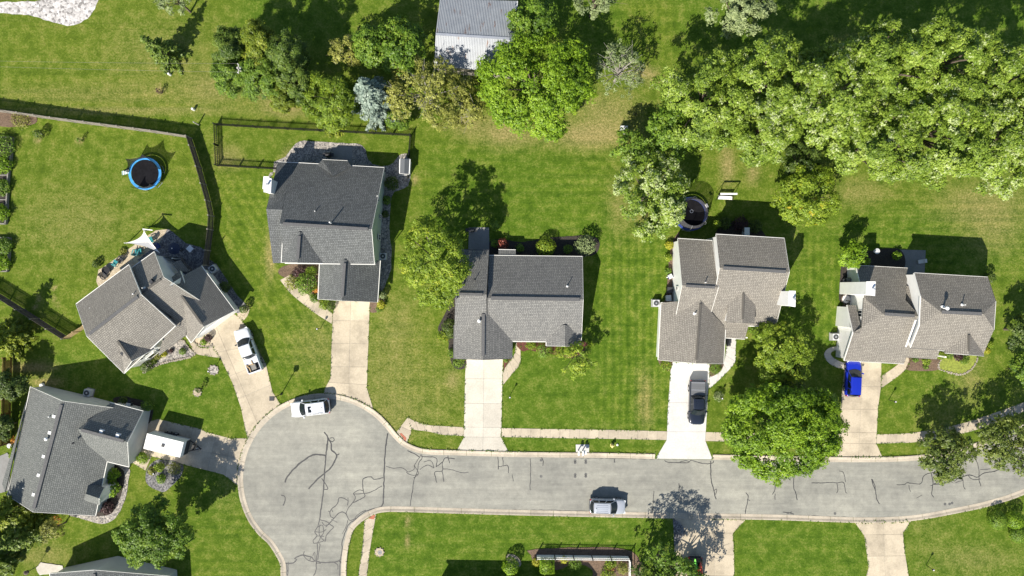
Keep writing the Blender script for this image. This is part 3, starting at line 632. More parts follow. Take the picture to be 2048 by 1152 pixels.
paved('driveway', 'concrete driveway half in tree shade beside the stone wedge',
      [[(1349, 1036), (1491, 1039.5), (1466, 1066), (1468, 1110), (1470, 1260), (1349, 1260)]],
      [((1330, 1066), (1500, 1066)), ((1330, 1108), (1500, 1110)), ((1330, 1150), (1500, 1152)), ((1390, 1000), (1390, 1280)), ((1429, 1000), (1428, 1280))], M['conc'])
paved('driveway', 'flared concrete driveway at the lower right edge of the street',
      [[(1708, 1043), (1823, 1040), (1806, 1066), (1808, 1090), (1811, 1114), (1817, 1151), (1826, 1250), (1724, 1250), (1730, 1160), (1737, 1136), (1733, 1104), (1728, 1071)]],
      [((1690, 1070), (1840, 1068)), ((1690, 1113), (1840, 1111)), ((1690, 1158), (1840, 1156)), ((1766, 1030), (1774, 1260))], M['conc'])
paved('driveway', 'tan concrete driveway under the white box trailer',
      [[(276, 905), (292, 845), (316, 838), (402, 858), (412, 864), (462, 877), (490, 876.5)] + ck((208, 175), 8) + [(475, 971), (447, 949), (367, 929), (320, 917)]],
      [((340, 830), (318, 930)), ((390, 840), (365, 945)), ((436, 850), (411, 960)), ((464, 860), (447, 975)), ((290, 880), (500, 921))], M['conc'])

def walkway(name, label, top, bot, n, mat=None, z=0.032):
    a = smooth_px(top, 3); b = smooth_px(bot, 3)
    def at(p, t):
        L_ = [0]
        for i in range(1, len(p)): L_.append(L_[-1] + math.hypot(p[i][0] - p[i - 1][0], p[i][1] - p[i - 1][1]))
        d = t * L_[-1]
        for i in range(1, len(p)):
            if L_[i] >= d - 1e-9:
                u = (d - L_[i - 1]) / max(1e-9, L_[i] - L_[i - 1]); return (p[i - 1][0] + (p[i][0] - p[i - 1][0]) * u, p[i - 1][1] + (p[i][1] - p[i - 1][1]) * u)
        return p[-1]
    mb = MB(); polys = []; EDGES.append(wp(a)); EDGES.append(wp(b))
    for i in range(n):
        ts = np.linspace(i / n, (i + 1) / n, 4)
        polys.append([at(a, t) for t in ts] + [at(b, t) for t in ts[::-1]])
    for po in polys: mb.prism([(v.x, v.y) for v in wp(shrink(po, 0.05))], -0.05, 0.010)
    root = mb.build(name, M['conc_dark']); tag(root, label, kind='structure')
    for i, po in enumerate(polys):
        MB().prism([(v.x, v.y) for v in wp(shrink(po, 0.2))], -0.05, z + 0.003 * math.sin(i * 3.1)).build('slab', mat or M['conc_walk'], root)
    return root
sw = walkway('sidewalk', 'tan sidewalk curving from the turning circle to the pale driveway', [(816, 834), (827, 841), (857, 850), (887, 852), (928, 854.5)], [(822, 857), (832, 860), (859, 863.5), (882, 869), (928, 872)], 7)
rp = paved('sidewalk_ramp', 'concrete kerb ramp with a red tactile pad at the turning circle', [[(816, 834), (795, 861), (791, 868), (813, 888), (822, 866), (823, 857)]], [((800, 852), (830, 866))], M['conc_walk'])
MB().prism([(v.x, v.y) for v in wp([(799, 867), (803, 866), (813, 876), (811, 883)])], 0, 0.046).build('red_pad', M['red_pad'], rp)
walkway('sidewalk', 'long straight tan sidewalk between the pale and the new white driveway', [(1003.5, 856), (1110, 858), (1240, 860), (1334, 862.5)], [(1003, 874), (1110, 876), (1240, 878), (1333, 880)], 17)
walkway('sidewalk', 'tan sidewalk mostly hidden under the big street maple', [(1412, 864), (1550, 867), (1681, 868)], [(1410.5, 882), (1550, 885), (1680, 886)], 14)
walkway('sidewalk', 'sidewalk curving up to the right under the small shade trees', [(1754, 868.5), (1795, 867.5), (1836, 864), (1911, 850), (1973, 831), (2048, 804), (2140, 765)], [(1752.5, 887), (1795, 886), (1836, 883.5), (1925, 867), (1986, 848), (2048, 823), (2140, 785)], 20)
sw2 = walkway('sidewalk', 'narrow sidewalk running down from the kerb beside the stem road', [(729, 1041), (726, 1084), (722, 1114), (717, 1151), (708, 1220)], [(753, 1026), (746, 1064), (741, 1094), (734, 1151), (726, 1220)], 8)
MB().prism([(v.x, v.y) for v in wp([(737, 1037), (748.5, 1027.5), (750.5, 1031), (748, 1038.5)])], 0, 0.046).build('red_pad', M['red_pad'], sw2)

walkway('garden_path', 'tan path from the angled house porch to its driveway', [(370, 671), (380, 687), (390, 706), (412, 712), (441, 716)], [(378, 672), (390, 687), (404, 696), (425, 694), (430, 694)], 5, M['conc'])
walkway('garden_path', 'tan diagonal path past the shrubs to the charcoal-roofed house', [(664, 648), (627, 624), (587, 592), (574, 578), (560, 560)], [(666, 628), (640, 606), (612, 585), (596, 570), (580, 550)], 8, M['conc'])
walkway('garden_path', 'tan angled path from the pale driveway to the grey-roofed house', [(1006, 770), (1024, 748), (1040, 727), (1041, 700), (1041, 680)], [(1005.5, 742), (1018, 724), (1027, 712), (1031, 698), (1032, 680)], 6, M['conc_walk'])
walkway('garden_path', 'new white path along the right side of the garage', [(1417, 779), (1440, 758), (1469, 726), (1471, 700), (1473, 672)], [(1418.5, 752), (1434, 744), (1446, 732), (1452, 700), (1453, 672)], 5, M['conc_new'])
walkway('garden_path', 'curved tan path from the blue car driveway to the porch', [(1761.5, 777), (1780, 764), (1799, 750), (1814, 735), (1824, 712)], [(1762.5, 752), (1776, 743), (1790, 733), (1802, 722), (1806, 708)], 6, M['conc'])
walkway('garden_path', 'pale curved path round to the side of the taupe house', [(1691, 739), (1668, 733), (1652, 720), (1648, 708), (1656, 697), (1674, 692)], [(1690, 726), (1676, 721), (1664, 713), (1661, 708), (1664, 703), (1674, 701)], 6, M['conc2'])
walkway('garden_path', 'short concrete path joining the trailer driveway to the house', [(276, 903), (290, 908), (303, 913)], [(262, 924), (276, 932), (291, 941)], 2, M['conc'])
sheet('gravel_turnaround', Z(0, 0, [(-400, 100), (0, 103), (220, 117), (400, 172), (540, 205), (620, 195), (700, 150), (760, 70), (790, -20), (800, -300), (330, -300), (345, 0), (300, 10), (0, 14), (-400, 10)]), M['gravel_w'], 0.015, 'white gravel turnaround at the upper left corner', amp=0.15, sm=False)

# ------------------------------------------------------------------ beds
def bed(pts, mat, label, name='planting_bed', z=0.02, edge=None, sm=True, seed=1, n=None):
    z += 0.0013 * seed
    o = sheet(name, pts, mat, z, label, amp=0.08, seed=seed, sm=sm)
    if edge:
        mb = MB(); P = wp(smooth_px(pts, 4, True)); rnd = random.Random(seed)
        for p in P:
            s = rnd.uniform(0.13, 0.24) * (0.62 if name == 'stone_ring' else 1); mb.box((p.x + rnd.uniform(-.03, .03), p.y + rnd.uniform(-.03, .03), 0.06), (s * 1.3, s, 0.14), rnd.uniform(0, 3))
        e = mb.build('edging_stones', M['stone'], o); e['kind'] = 'stuff'
    return o
bed([(288, 744), (301, 738), (322, 728), (344, 722), (361, 719), (381, 714), (391, 707), (385, 702), (376, 694), (365, 681), (345, 686), (318, 700), (296, 722)], M['gravel'], 'grey stone bed along the front of the angled house', 'gravel_bed', edge=1, seed=2)
bed([(388, 684), (400, 668), (412, 668), (419, 684), (424, 693), (408, 693)], M['gravel_t'], 'small pale gravel bed between path and driveway', 'gravel_bed', edge=1, seed=3)
bed([(476, 620), (486, 611), (494, 610), (499, 619), (494, 633), (486, 641), (476, 634)], M['gravel_t'], 'pale gravel bed at the top corner of the angled driveway', 'gravel_bed', seed=4)
bed([(405, 535), (418, 520), (432, 530), (455, 562), (476, 592), (492, 612), (470, 625), (440, 580)], M['gravel_k'], 'dark gravel strip beside the angled house garage', 'gravel_bed', seed=5)
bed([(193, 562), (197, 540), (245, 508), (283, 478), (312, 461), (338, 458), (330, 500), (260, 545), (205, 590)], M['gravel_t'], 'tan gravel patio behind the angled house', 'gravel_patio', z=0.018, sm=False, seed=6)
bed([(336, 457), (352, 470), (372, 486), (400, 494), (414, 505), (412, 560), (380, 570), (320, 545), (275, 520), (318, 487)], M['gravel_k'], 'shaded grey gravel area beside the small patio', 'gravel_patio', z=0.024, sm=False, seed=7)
bed([(549, 324), (560, 319), (572, 314), (582, 300), (590, 288), (598, 283), (608, 281), (660, 284.5), (718, 288), (726, 293), (731, 300), (736, 318), (744, 328), (762, 333), (776, 331), (786, 326), (793, 318), (797, 312), (802, 308), (814, 307), (821, 340), (820, 360),
     (816, 372), (806, 378), (789, 384), (783, 394), (780, 420), (779, 450), (780, 478), (783, 500), (782, 540), (771, 570), (764, 584), (758, 580), (758, 528), (760, 400), (760, 345), (540, 345), (535, 360), (545, 350)], M['gravel'], 'grey stone bed wrapping the back and side of the charcoal-roofed house', 'gravel_bed', sm=False, seed=8)
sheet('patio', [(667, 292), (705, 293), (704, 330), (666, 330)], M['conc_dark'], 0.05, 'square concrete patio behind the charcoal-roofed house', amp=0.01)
bed([(556, 545), (575, 530), (640, 522), (640, 600), (668, 603), (664, 620), (650, 612), (632, 600), (612, 584), (596, 570), (580, 560)], M['mulch_b'], 'planted bed by the front door of the charcoal-roofed house', seed=9)
bed([(752, 598), (766, 596), (770, 610), (760, 622), (741, 624), (741, 604)], M['mulch_b'], 'small bed right of the charcoal house garage', seed=10)
bed([(978, 484), (1000, 478), (1040, 484), (1070, 480), (1112, 474), (1150, 472), (1172, 470), (1196, 478), (1198, 498), (1180, 512), (1100, 518), (978, 518)], M['mulch_k'], 'dark mulch bed along the back of the grey-roofed house', seed=11)
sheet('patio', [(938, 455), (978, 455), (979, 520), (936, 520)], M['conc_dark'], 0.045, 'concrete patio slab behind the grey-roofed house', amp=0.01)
bed([(876, 660), (890, 628), (905, 600), (920, 600), (920, 716), (932, 720), (930, 736), (908, 735), (897, 700), (896, 680)], M['mulch_k'], 'dark bed down the left side of the grey-roofed house', seed=12)
bed([(1042, 680), (1165, 680), (1168, 702), (1140, 716), (1120, 711), (1086, 706), (1060, 700), (1043, 702)], M['mulch_r'], 'red mulch bed under the front windows of the grey-roofed house', seed=13)
bed([(1007, 716), (1024, 716), (1014, 730), (1007, 741)], M['mulch_r'], 'small red mulch triangle beside the pale driveway', sm=False, seed=14)
bed([(1318, 716), (1346, 722), (1342, 742), (1332, 740), (1321, 732)], M['mulch_b'], 'small bed left of the new white driveway', seed=15)
bed([(1419, 724), (1446, 724), (1444, 738), (1434, 748), (1419, 752)], M['mulch_b'], 'small bed right of the new white driveway', seed=16)
bed([(1332, 590), (1340, 500), (1352, 470), (1360, 480), (1360, 620), (1325, 612)], M['mulch_b'], 'narrow bed along the white left wall of the tan house', seed=17)
bed([(1428, 478), (1440, 452), (1470, 444), (1500, 446), (1524, 462), (1528, 490), (1428, 490)], M['mulch_k'], 'shaded bed behind the tan house', seed=18)
bed([(1812, 739), (1818, 722), (1822, 706), (1890, 702), (1890, 726), (1877, 739), (1845, 742)], M['mulch_b'], 'brown mulch bed in front of the taupe house porch', seed=19)
bed([(1876, 735), (1890, 715), (1950, 708), (1954, 716), (1950, 728), (1936, 743), (1916, 749), (1893, 743)], M['cover'], 'raised oval of yellowed ground cover at the taupe house corner', 'ground_cover_oval', edge=1, seed=20)
bed([(1680, 560), (1684, 530), (1700, 510), (1796, 498), (1800, 545), (1700, 560), (1688, 600), (1678, 600)], M['mulch_k'], 'dark planting bed behind the taupe house', seed=21)
sheet('patio', [(1792, 499), (1851, 500.5), (1848, 560), (1792, 556)], M['conc_dark'], 0.045, 'concrete patio slab behind the taupe house', amp=0.01)
bed([(216, 928), (240, 930), (260, 938), (258, 955), (254, 985), (248, 1005), (236, 1030), (220, 1044), (198, 1047), (160, 1036), (138, 1028), (190, 1020), (200, 990)], M['gravel'], 'stone border round the front bed of the blue-grey house', 'gravel_bed', seed=22)
bed([(214, 928), (240, 935), (250, 950), (244, 985), (236, 1005), (224, 1026), (204, 1031), (188, 1028), (198, 985)], M['mulch_k'], 'dark planted bed at the front of the blue-grey house', z=0.035, seed=23)
bed([(291, 956), (295, 936), (305, 925), (317, 919), (340, 920), (352, 922), (366, 931), (362, 951), (342, 974), (330, 983), (315, 981), (298, 971)], M['gravel_k'], 'round slate-chip bed beside the trailer driveway', 'gravel_bed', seed=24)
bed([(226, 800), (240, 792), (262, 795), (298, 806), (306, 820), (300, 846), (280, 850), (285, 820), (240, 812)], M['mulch_k'], 'shaded bed by the side wall of the blue-grey house', seed=25)
bed([(1346, 1036), (1360, 1046), (1372, 1064), (1360, 1080), (1348, 1092)], M['gravel_k'], 'wedge of grey stones beside the shaded driveway', 'gravel_wedge', z=0.05, sm=False, seed=26)
bed([(1062, 1110), (1072, 1098), (1262, 1102), (1266, 1180), (1190, 1180), (1184, 1140), (1150, 1128), (1108, 1140), (1072, 1128)], M['mulch_b'], 'brown mulch bed around the long garden wall', seed=27)
bed([(1012, 1118), (1016, 1108), (1030, 1110), (1040, 1120), (1041, 1132), (1022, 1136)], M['stone'], 'stone ring round the clipped shrub at the bottom', 'stone_ring', z=0.06, seed=28)
bed([(72, 1136), (82, 1124), (126, 1131), (127, 1145), (80, 1150)], M['conc2'], 'small concrete pad by the house in the lower left corner', 'concrete_pad', z=0.04, sm=False, seed=29)
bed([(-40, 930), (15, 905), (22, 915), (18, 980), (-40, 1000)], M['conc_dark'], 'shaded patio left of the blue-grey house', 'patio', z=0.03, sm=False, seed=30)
bed([(0, 222), (60, 228), (75, 240), (60, 250), (0, 252)], M['mulch_b'], 'weedy bed under the fence at the far left', seed=31)
for (x, y, r, lab, sd) in [(427.5, 739.8, 10, 'round stone ring at the foot of the angled house lamp post', 32), (395, 784.8, 8, 'round pale stone ring around a small sapling', 33), (759, 1104, 9, 'round tan stone ring round the sunken drain', 34)]:
    bed([(x + r * math.cos(t), y + r * math.sin(t)) for t in np.arange(0, 6.28, 0.7)], M['gravel_t'] if sd != 32 else M['gravel'], lab, 'stone_ring', z=0.05, edge=1, seed=sd)
def drain():
    o = thing('drain_cover', 'round grey drain cover inside its stone ring on the lawn', 'drain cover', W(760, 1104.5))
    MB().lathe(W(760, 1104.5), [(0.30, 0.03), (0.30, 0.10)], 14).build('cover', M['conc_dark'], o)
    MB().lathe(W(760, 1104.5), [(0.05, 0.10), (0.05, 0.125)], 8).build('lifting_knob', M['black'], o)
drain()

# ------------------------------------------------------------------ houses
TH = 0.17
def roof_mesh(faces, mat, parent, name='roof', th=TH):
    """faces: lists of world Vectors (any winding). Real slab with shingle uv running up the slope."""
    vid, vs, fs, uvs = {}, [], [], []
    def vi(p):
        k = (round(p.x, 3), round(p.y, 3), round(p.z, 3))
        if k not in vid: vid[k] = len(vs); vs.append(Vector(p))
        return vid[k]
    top = []
    for f in faces:
        n = Vector((0, 0, 0))
        for i in range(len(f)): n += (f[i] - f[0]).cross(f[(i + 1) % len(f)] - f[0])
        if n.z < 0: f = f[::-1]; n = -n
        n.normalize(); top.append(([vi(p) for p in f], n))
    nv = len(vs); allv = [v.copy() for v in vs] + [v - Vector((0, 0, th)) for v in vs]
    cnt = {}
    for idx, n in top:
        for i in range(len(idx)):
            e = (idx[i], idx[(i + 1) % len(idx)]); cnt[e] = cnt.get(e, 0) + 1
    out, nrm = [], []
    for idx, n in top: out.append(idx); nrm.append(n); out.append([i + nv for i in idx[::-1]]); nrm.append(n)
    for (a, b) in list(cnt):
        if (b, a) not in cnt: out.append([a, a + nv, b + nv, b]); nrm.append(None)
    me = bpy.data.meshes.new(name); me.from_pydata([tuple(v) for v in allv], [], out); me.materials.append(mat)
    uvl = me.uv_layers.new(name='UVMap').data
    for p, n in zip(me.polygons, nrm):
        if n is None: n = Vector(p.normal)
        u = Vector((0, 0, 1)).cross(n)
        u = Vector((1, 0, 0)) if u.length < 1e-3 else u.normalized(); v = n.cross(u)
        for li in p.loop_indices:
            c = allv[me.loops[li].vertex_index]; uvl[li].uv = (c.dot(u), c.dot(v))
    o = bpy.data.objects.new(name, me); COL.objects.link(o); attach(o, parent); return o

def plane_z(f, x, y):
    a, b, c = f[0], f[1], f[2]; n = (b - a).cross(c - a)
    return a.z - (n.x * (x - a.x) + n.y * (y - a.y)) / n.z

def gable(h, e, ze, r, zr, roofmat, wallmat, over=0.32, hips=(0, 0), gut=(1, 1), rakes=(1, 1), cap=True, walls=True, gmat=None, capw=0.36):
    """e: four eave corners A,B | C,D (image px at height ze); r: ridge ends near D-A and near B-C."""
    ze = ze if hasattr(ze, '__len__') else [ze] * 4; zr = zr if hasattr(zr, '__len__') else [zr] * 2
    a, b, c, d = [W(p[0], p[1], z) for p, z in zip(e, ze)]
    r0, r1 = W(*r[0], zr[0]), W(*r[1], zr[1])
    F1, F2 = [a, b, r1, r0], [c, d, r0, r1]; faces = [F1, F2]
    if hips[0]: faces.append([d, a, r0])
    if hips[1]: faces.append([b, c, r1])
    roof = roof_mesh(faces, roofmat, h)
    gm = gmat or M['trim']
    up = Vector((0, 0, 0.015))
    for on, (p, q) in zip(gut, ((a, b), (c, d))):
        if on:
            out_ = Vector(((q - p).y, -(q - p).x, 0)).normalized()
            if (((p + q) / 2 + out_) - (r0 + r1) / 2).length < (((p + q) / 2 - out_) - (r0 + r1) / 2).length: out_ = -out_
            MB().bar(p + out_ * .05 - up * 2, q + out_ * .04 - up * 2, 0.085, 0.12).build('gutter', gm, h)
    for on, hp, (p, m_, q) in zip(rakes, hips, ((d, r0, a), (b, r1, c))):
        if on and not hp:
            mb = MB(); mb.bar(p + up, m_ + up, 0.035, 0.20); mb.bar(m_ + up, q + up, 0.035, 0.20); mb.build('fascia', gm, h)
    if cap:
        dv = (r1 - r0).normalized(); p, q = r0 + dv * 0.45, r1 - dv * 0.45
        MB().bar(p + Vector((0, 0, .085)), q + Vector((0, 0, .085)), capw, 0.10).build('ridge_cap', roofmat if capw < .3 else M['ridge'], h)
    if walls:
        cs = [a, b, c, d]; cen = (a + b + c + d) / 4; ins = []
        P = [Vector((v.x, v.y)) for v in cs]; n = 4
        ar = sum(P[i].x * P[(i + 1) % n].y - P[(i + 1) % n].x * P[i].y for i in range(n)); s = 1 if ar > 0 else -1
        for i in range(n):
            d1 = (P[i] - P[i - 1]).normalized(); d2 = (P[(i + 1) % n] - P[i]).normalized()
            n1 = Vector((-d1.y, d1.x)) * s; n2 = Vector((-d2.y, d2.x)) * s
            m_ = (n1 + n2); m_ /= max(0.3, 1 + n1.dot(n2)); ins.append(P[i] + m_ * over)
        wz = [plane_z(F1, ins[0].x, ins[0].y), plane_z(F1, ins[1].x, ins[1].y), plane_z(F2, ins[2].x, ins[2].y), plane_z(F2, ins[3].x, ins[3].y)]
        dv = Vector((r1.x - r0.x, r1.y - r0.y)).normalized()
        k0, k1 = Vector((r0.x, r0.y)) + dv * over, Vector((r1.x, r1.y)) - dv * over
        rz0, rz1 = (zr[0] - TH - .03), (zr[1] - TH - .03)
        ring = [(ins[0], wz[0] - TH), (ins[1], wz[1] - TH)]
        if not hips[1]: ring.append((k1, rz1))
        ring += [(ins[2], wz[2] - TH), (ins[3], wz[3] - TH)]
        if not hips[0]: ring.append((k0, rz0))
        vs = [(p.x, p.y, -0.05) for p, z in ring] + [(p.x, p.y, z) for p, z in ring]; m = len(ring)
        MB().add(vs, [(i, (i + 1) % m, m + (i + 1) % m, m + i) for i in range(m)]).build('wall', wallmat, h)
        h_ins = [Vector((p.x, p.y, 0)) for p in ins]
    else: h_ins = [Vector((v.x, v.y, 0)) for v in (a, b, c, d)]
    return dict(roof=roof, w=h_ins, cen=Vector((sum(p.x for p in h_ins) / 4, sum(p.y for p in h_ins) / 4, 0)))

def opening(h, P, Q, t, w, z0, hh, cen, kind='window', mat=None):
    """window or door in the wall line P-Q"""
    P, Q = Vector(P), Vector(Q); d = (Q - P); d.z = 0; L_ = d.length; d.normalize()
    n = Vector((d.y, -d.x, 0)); mid = P + d * L_ * t
    if (mid + n - cen).length < (mid - n - cen).length: n = -n
    def rect(mb, u0, u1, a, b, o0, o1):
        vs = []
        for o in (o0, o1):
            for u, z in ((u0, a), (u1, a), (u1, b), (u0, b)): vs.append(mid + d * u + n * o + Vector((0, 0, z)))
        mb.add(vs, [(3, 2, 1, 0), (4, 5, 6, 7), (0, 1, 5, 4), (1, 2, 6, 5), (2, 3, 7, 6), (3, 0, 4, 7)])
    if kind == 'window':
        mb = MB(); f = 0.08
        rect(mb, -w / 2, w / 2, z0, z0 + f, -.02, .05); rect(mb, -w / 2, w / 2, z0 + hh - f, z0 + hh, -.02, .05)
        rect(mb, -w / 2, -w / 2 + f, z0 + f, z0 + hh - f, -.02, .047); rect(mb, w / 2 - f, w / 2, z0 + f, z0 + hh - f, -.02, .047)
        rect(mb, -.02, .02, z0 + f, z0 + hh - f, -.02, .04)
        o = mb.build('window', M['trim'], h)
        mb = MB(); rect(mb, -w / 2 + f, w / 2 - f, z0 + f, z0 + hh - f, -.03, .018); mb.build('pane', M['glass'], o)
    elif kind == 'garage':
        mb = MB(); rect(mb, -w / 2 - .12, w / 2 + .12, z0, z0 + hh + .12, -.04, .012)
        o = mb.build('garage_door', mat or M['white'], h)
        for k in range(4):
            mb = MB(); rect(mb, -w / 2, w / 2, z0 + .02 + k * hh / 4, z0 + (k + 1) * hh / 4 - .02, .0, .04); mb.build('panel', mat or M['white'], o)
    else:
        mb = MB(); rect(mb, -w / 2 - .1, w / 2 + .1, z0, z0 + hh + .1, -.04, .02); o = mb.build('door', M['trim'], h)
        mb = MB(); rect(mb, -w / 2, w / 2, z0, z0 + hh, 0, .045); mb.build('leaf', mat or M['dark'], o)

def pipe(roof, px, py, z, hgt=0.45, r=0.055, mat=None, hood=False):
    p = W(px, py, z); mb = MB()
    mb.tube(p - Vector((0, 0, .3)), p + Vector((0, 0, hgt)), r, r, 9)
    mb.lathe(p + Vector((0, 0, -.03)), [(r * 3.0, -.02), (r * 1.5, .05)], 9)
    if hood: mb.lathe(p + Vector((0, 0, hgt)), [(r * 2.0, 0), (r * 2.2, .1), (r * 1.2, .2)], 10)
    mb.build('vent_pipe', mat or M['white'], roof)
def boxvent(roof, px, py, z, rz=0.0, mat=None, s=0.42):
    p = W(px, py, z); mb = MB(); mb.box((p.x, p.y, p.z + .06), (s, s * 1.05, .24), rz); mb.box((p.x, p.y, p.z - .05), (s * 1.5, s * 1.5, .06), rz)
    mb.build('roof_vent', mat or M['white'], roof)
def slab_roof(h, pts, mat, name='roof', gm=None):
    return roof_mesh([[W(*p) for p in pts]], mat, h, name)
def wall_poly(h, pts, mat, z0=-0.05, name='wall', closed=False):
    """vertical walls under a line of image points with their own top heights"""
    P = [W(*p) for p in pts]; m = len(P); vs = [(p.x, p.y, z0) for p in P] + [tuple(p) for p in P]
    MB().add(vs, [(i, (i + 1) % m, m + (i + 1) % m, m + i) for i in range(m if closed else m - 1)]).build(name, mat, h)
def house(label, px, py, cat='house', name='house'):
    return thing(name, label, cat, W(px, py))
def chimney(h, top, z, mat, z0=0.0, flue=None):
    P = [W(x, y, z) for x, y in top]; c = sum(P, Vector()) / len(P)
    mb = MB(); mb.prism([(p.x, p.y) for p in P], z0, z - .06); o = mb.build('chimney', mat, h)
    MB().prism([(c.x + (p.x - c.x) * 1.08, c.y + (p.y - c.y) * 1.06) for p in P], z - .06, z).build('chimney_cap', M['white'], o)
    if flue:
        f = W(*flue, z)
        MB().tube((f.x, f.y, z), (f.x, f.y, z + .5), .13, .13, 12).build('flue', M['steel'], o)

# -- angled brown-roofed house (left)
def house_a():
    h = house('tan-roofed house set at an angle beside the shade sail', 330, 620)
    A1 = gable(h, [(152, 608.5), (258, 529.6), (350.3, 651), (247.4, 746.4)], 4.85, [(173.4, 672.5), (281.8, 588.6)], 7.5, M['sh_tan'], M['sid_cream'])
    A2 = gable(h, [(262, 537), (308.7, 503.7), (422.5, 615.4), (372, 652.5)], [4.2, 4.2, 3.4, 3.4], [(279, 590), (327.7, 554.5)], 6.65, M['sh_tan'], M['sid_white'], rakes=(0, 1), gut=(1, 0), capw=0.25)
    roof_mesh([[W(335, 640, 4.05), W(378, 612, 4.05), W(371, 671, 2.95), W(317, 711.5, 2.95)]], M['sh_tan'], h, 'porch_roof')
    for p in ((330, 700), (366, 671)): MB().tube(W(p[0], p[1]), W(p[0], p[1]) + Vector((0, 0, 3.0)), .09, .09, 8).build('porch_post', M['white'], h)
    A3 = gable(h, [(402, 532), (468.5, 621.7), (382.5, 685.2), (318, 594)], 2.7, [(343.5, 564), (407.9, 653.5)], 5.05, M['sh_tan'], M['sid_white'], rakes=(0, 1), gut=(1, 1), capw=0.25)
    A4 = gable(h, [(276, 646), (308.4, 698), (247, 746), (214.5, 694)], [4.6, 4.6, 4.7, 4.7], [(231, 675), (263.5, 722.5)], 6.35, M['sh_tan'], M['sid_white'], rakes=(0, 1), gut=(1, 0), capw=0.25)
    w = A4['w']
    for t, ww in ((.36, 2.0), (.64, 1.6)): opening(h, w[1], w[2], t, ww, 3.2, 1.1, A4['cen'])
    for t, ww in ((.34, 2.2),): opening(h, w[1], w[2], t, ww, 0.7, 1.5, A4['cen'])
    w = A3['w']; opening(h, w[1], w[2], .45, 4.9, 0, 2.15, A3['cen'], 'garage'); opening(h, w[0], w[1], .45, .9, 1.1, 1.0, A3['cen'])
    w = A1['w']; opening(h, w[3], w[0], .5, 1.2, 1.0, 1.4, A1['cen']); opening(h, w[0], w[1], .5, 1.8, .9, 1.4, A1['cen'])
    w = A2['w']; opening(h, w[0], w[1], .6, 1.8, 0.1, 2.1, A2['cen'])
    # little rear cross gable and the low back porch roof
    gable(h, [(343.5, 554), (360, 541.4), (369.5, 567.5), (356, 579)], [4.0, 4.0, 4.35, 4.35], [(351, 577), (363.5, 549.5)], 5.0, M['sh_tan'], M['sid_white'], cap=False, gut=(0, 0), rakes=(0, 1))
    roof_mesh([[W(343.5, 526, 2.75), W(361, 519.5, 2.45), W(378.5, 542.5, 2.45), W(356, 543, 2.75)]], M['sh_tan'], h, 'porch_roof')
    MB().bar(W(361, 515, 2.5), W(382, 541, 2.5), .14, .14).build('porch_beam', M['wood_dark'], h)
    for p in ((362, 518), (379, 541)): MB().tube(W(*p), W(*p) + Vector((0, 0, 2.35)), .07, .07, 8).build('porch_post', M['white'], h)
    wall_poly(h, [(313, 511.5, 2.4), (353, 514.5, 2.1)], M['sid_white'])
    for x, y, z in ((270, 588, 6.85),): pipe(A1['roof'], x, y, z, .55, .07)
    pipe(A1['roof'], 184, 616, 5.3, .5)
    for x, y in ((197, 647), (227.5, 624), (257.5, 602)): boxvent(A1['roof'], x, y, 6.75, R(37), M['dark'], .36)
    for x, y in ((303, 563),): boxvent(A2['roof'], x, y, 6.6, R(37), M['dark'], .36)
    pipe(A2['roof'], 288.5, 576, 6.5, .5)
    boxvent(A3['roof'], 405.5, 626, 4.35, R(37), M['dark'], .42); boxvent(A4['roof'], 245.3, 706.5, 5.85, R(37), M['dark'], .34)
    for x, y, z in ((350, 651.5, 4.7),): MB().bar(W(x, y, z), W(x, y, z) - Vector((0, 0, 4.5)), .1, .1).build('downpipe', M['trim'], h)
house_a()

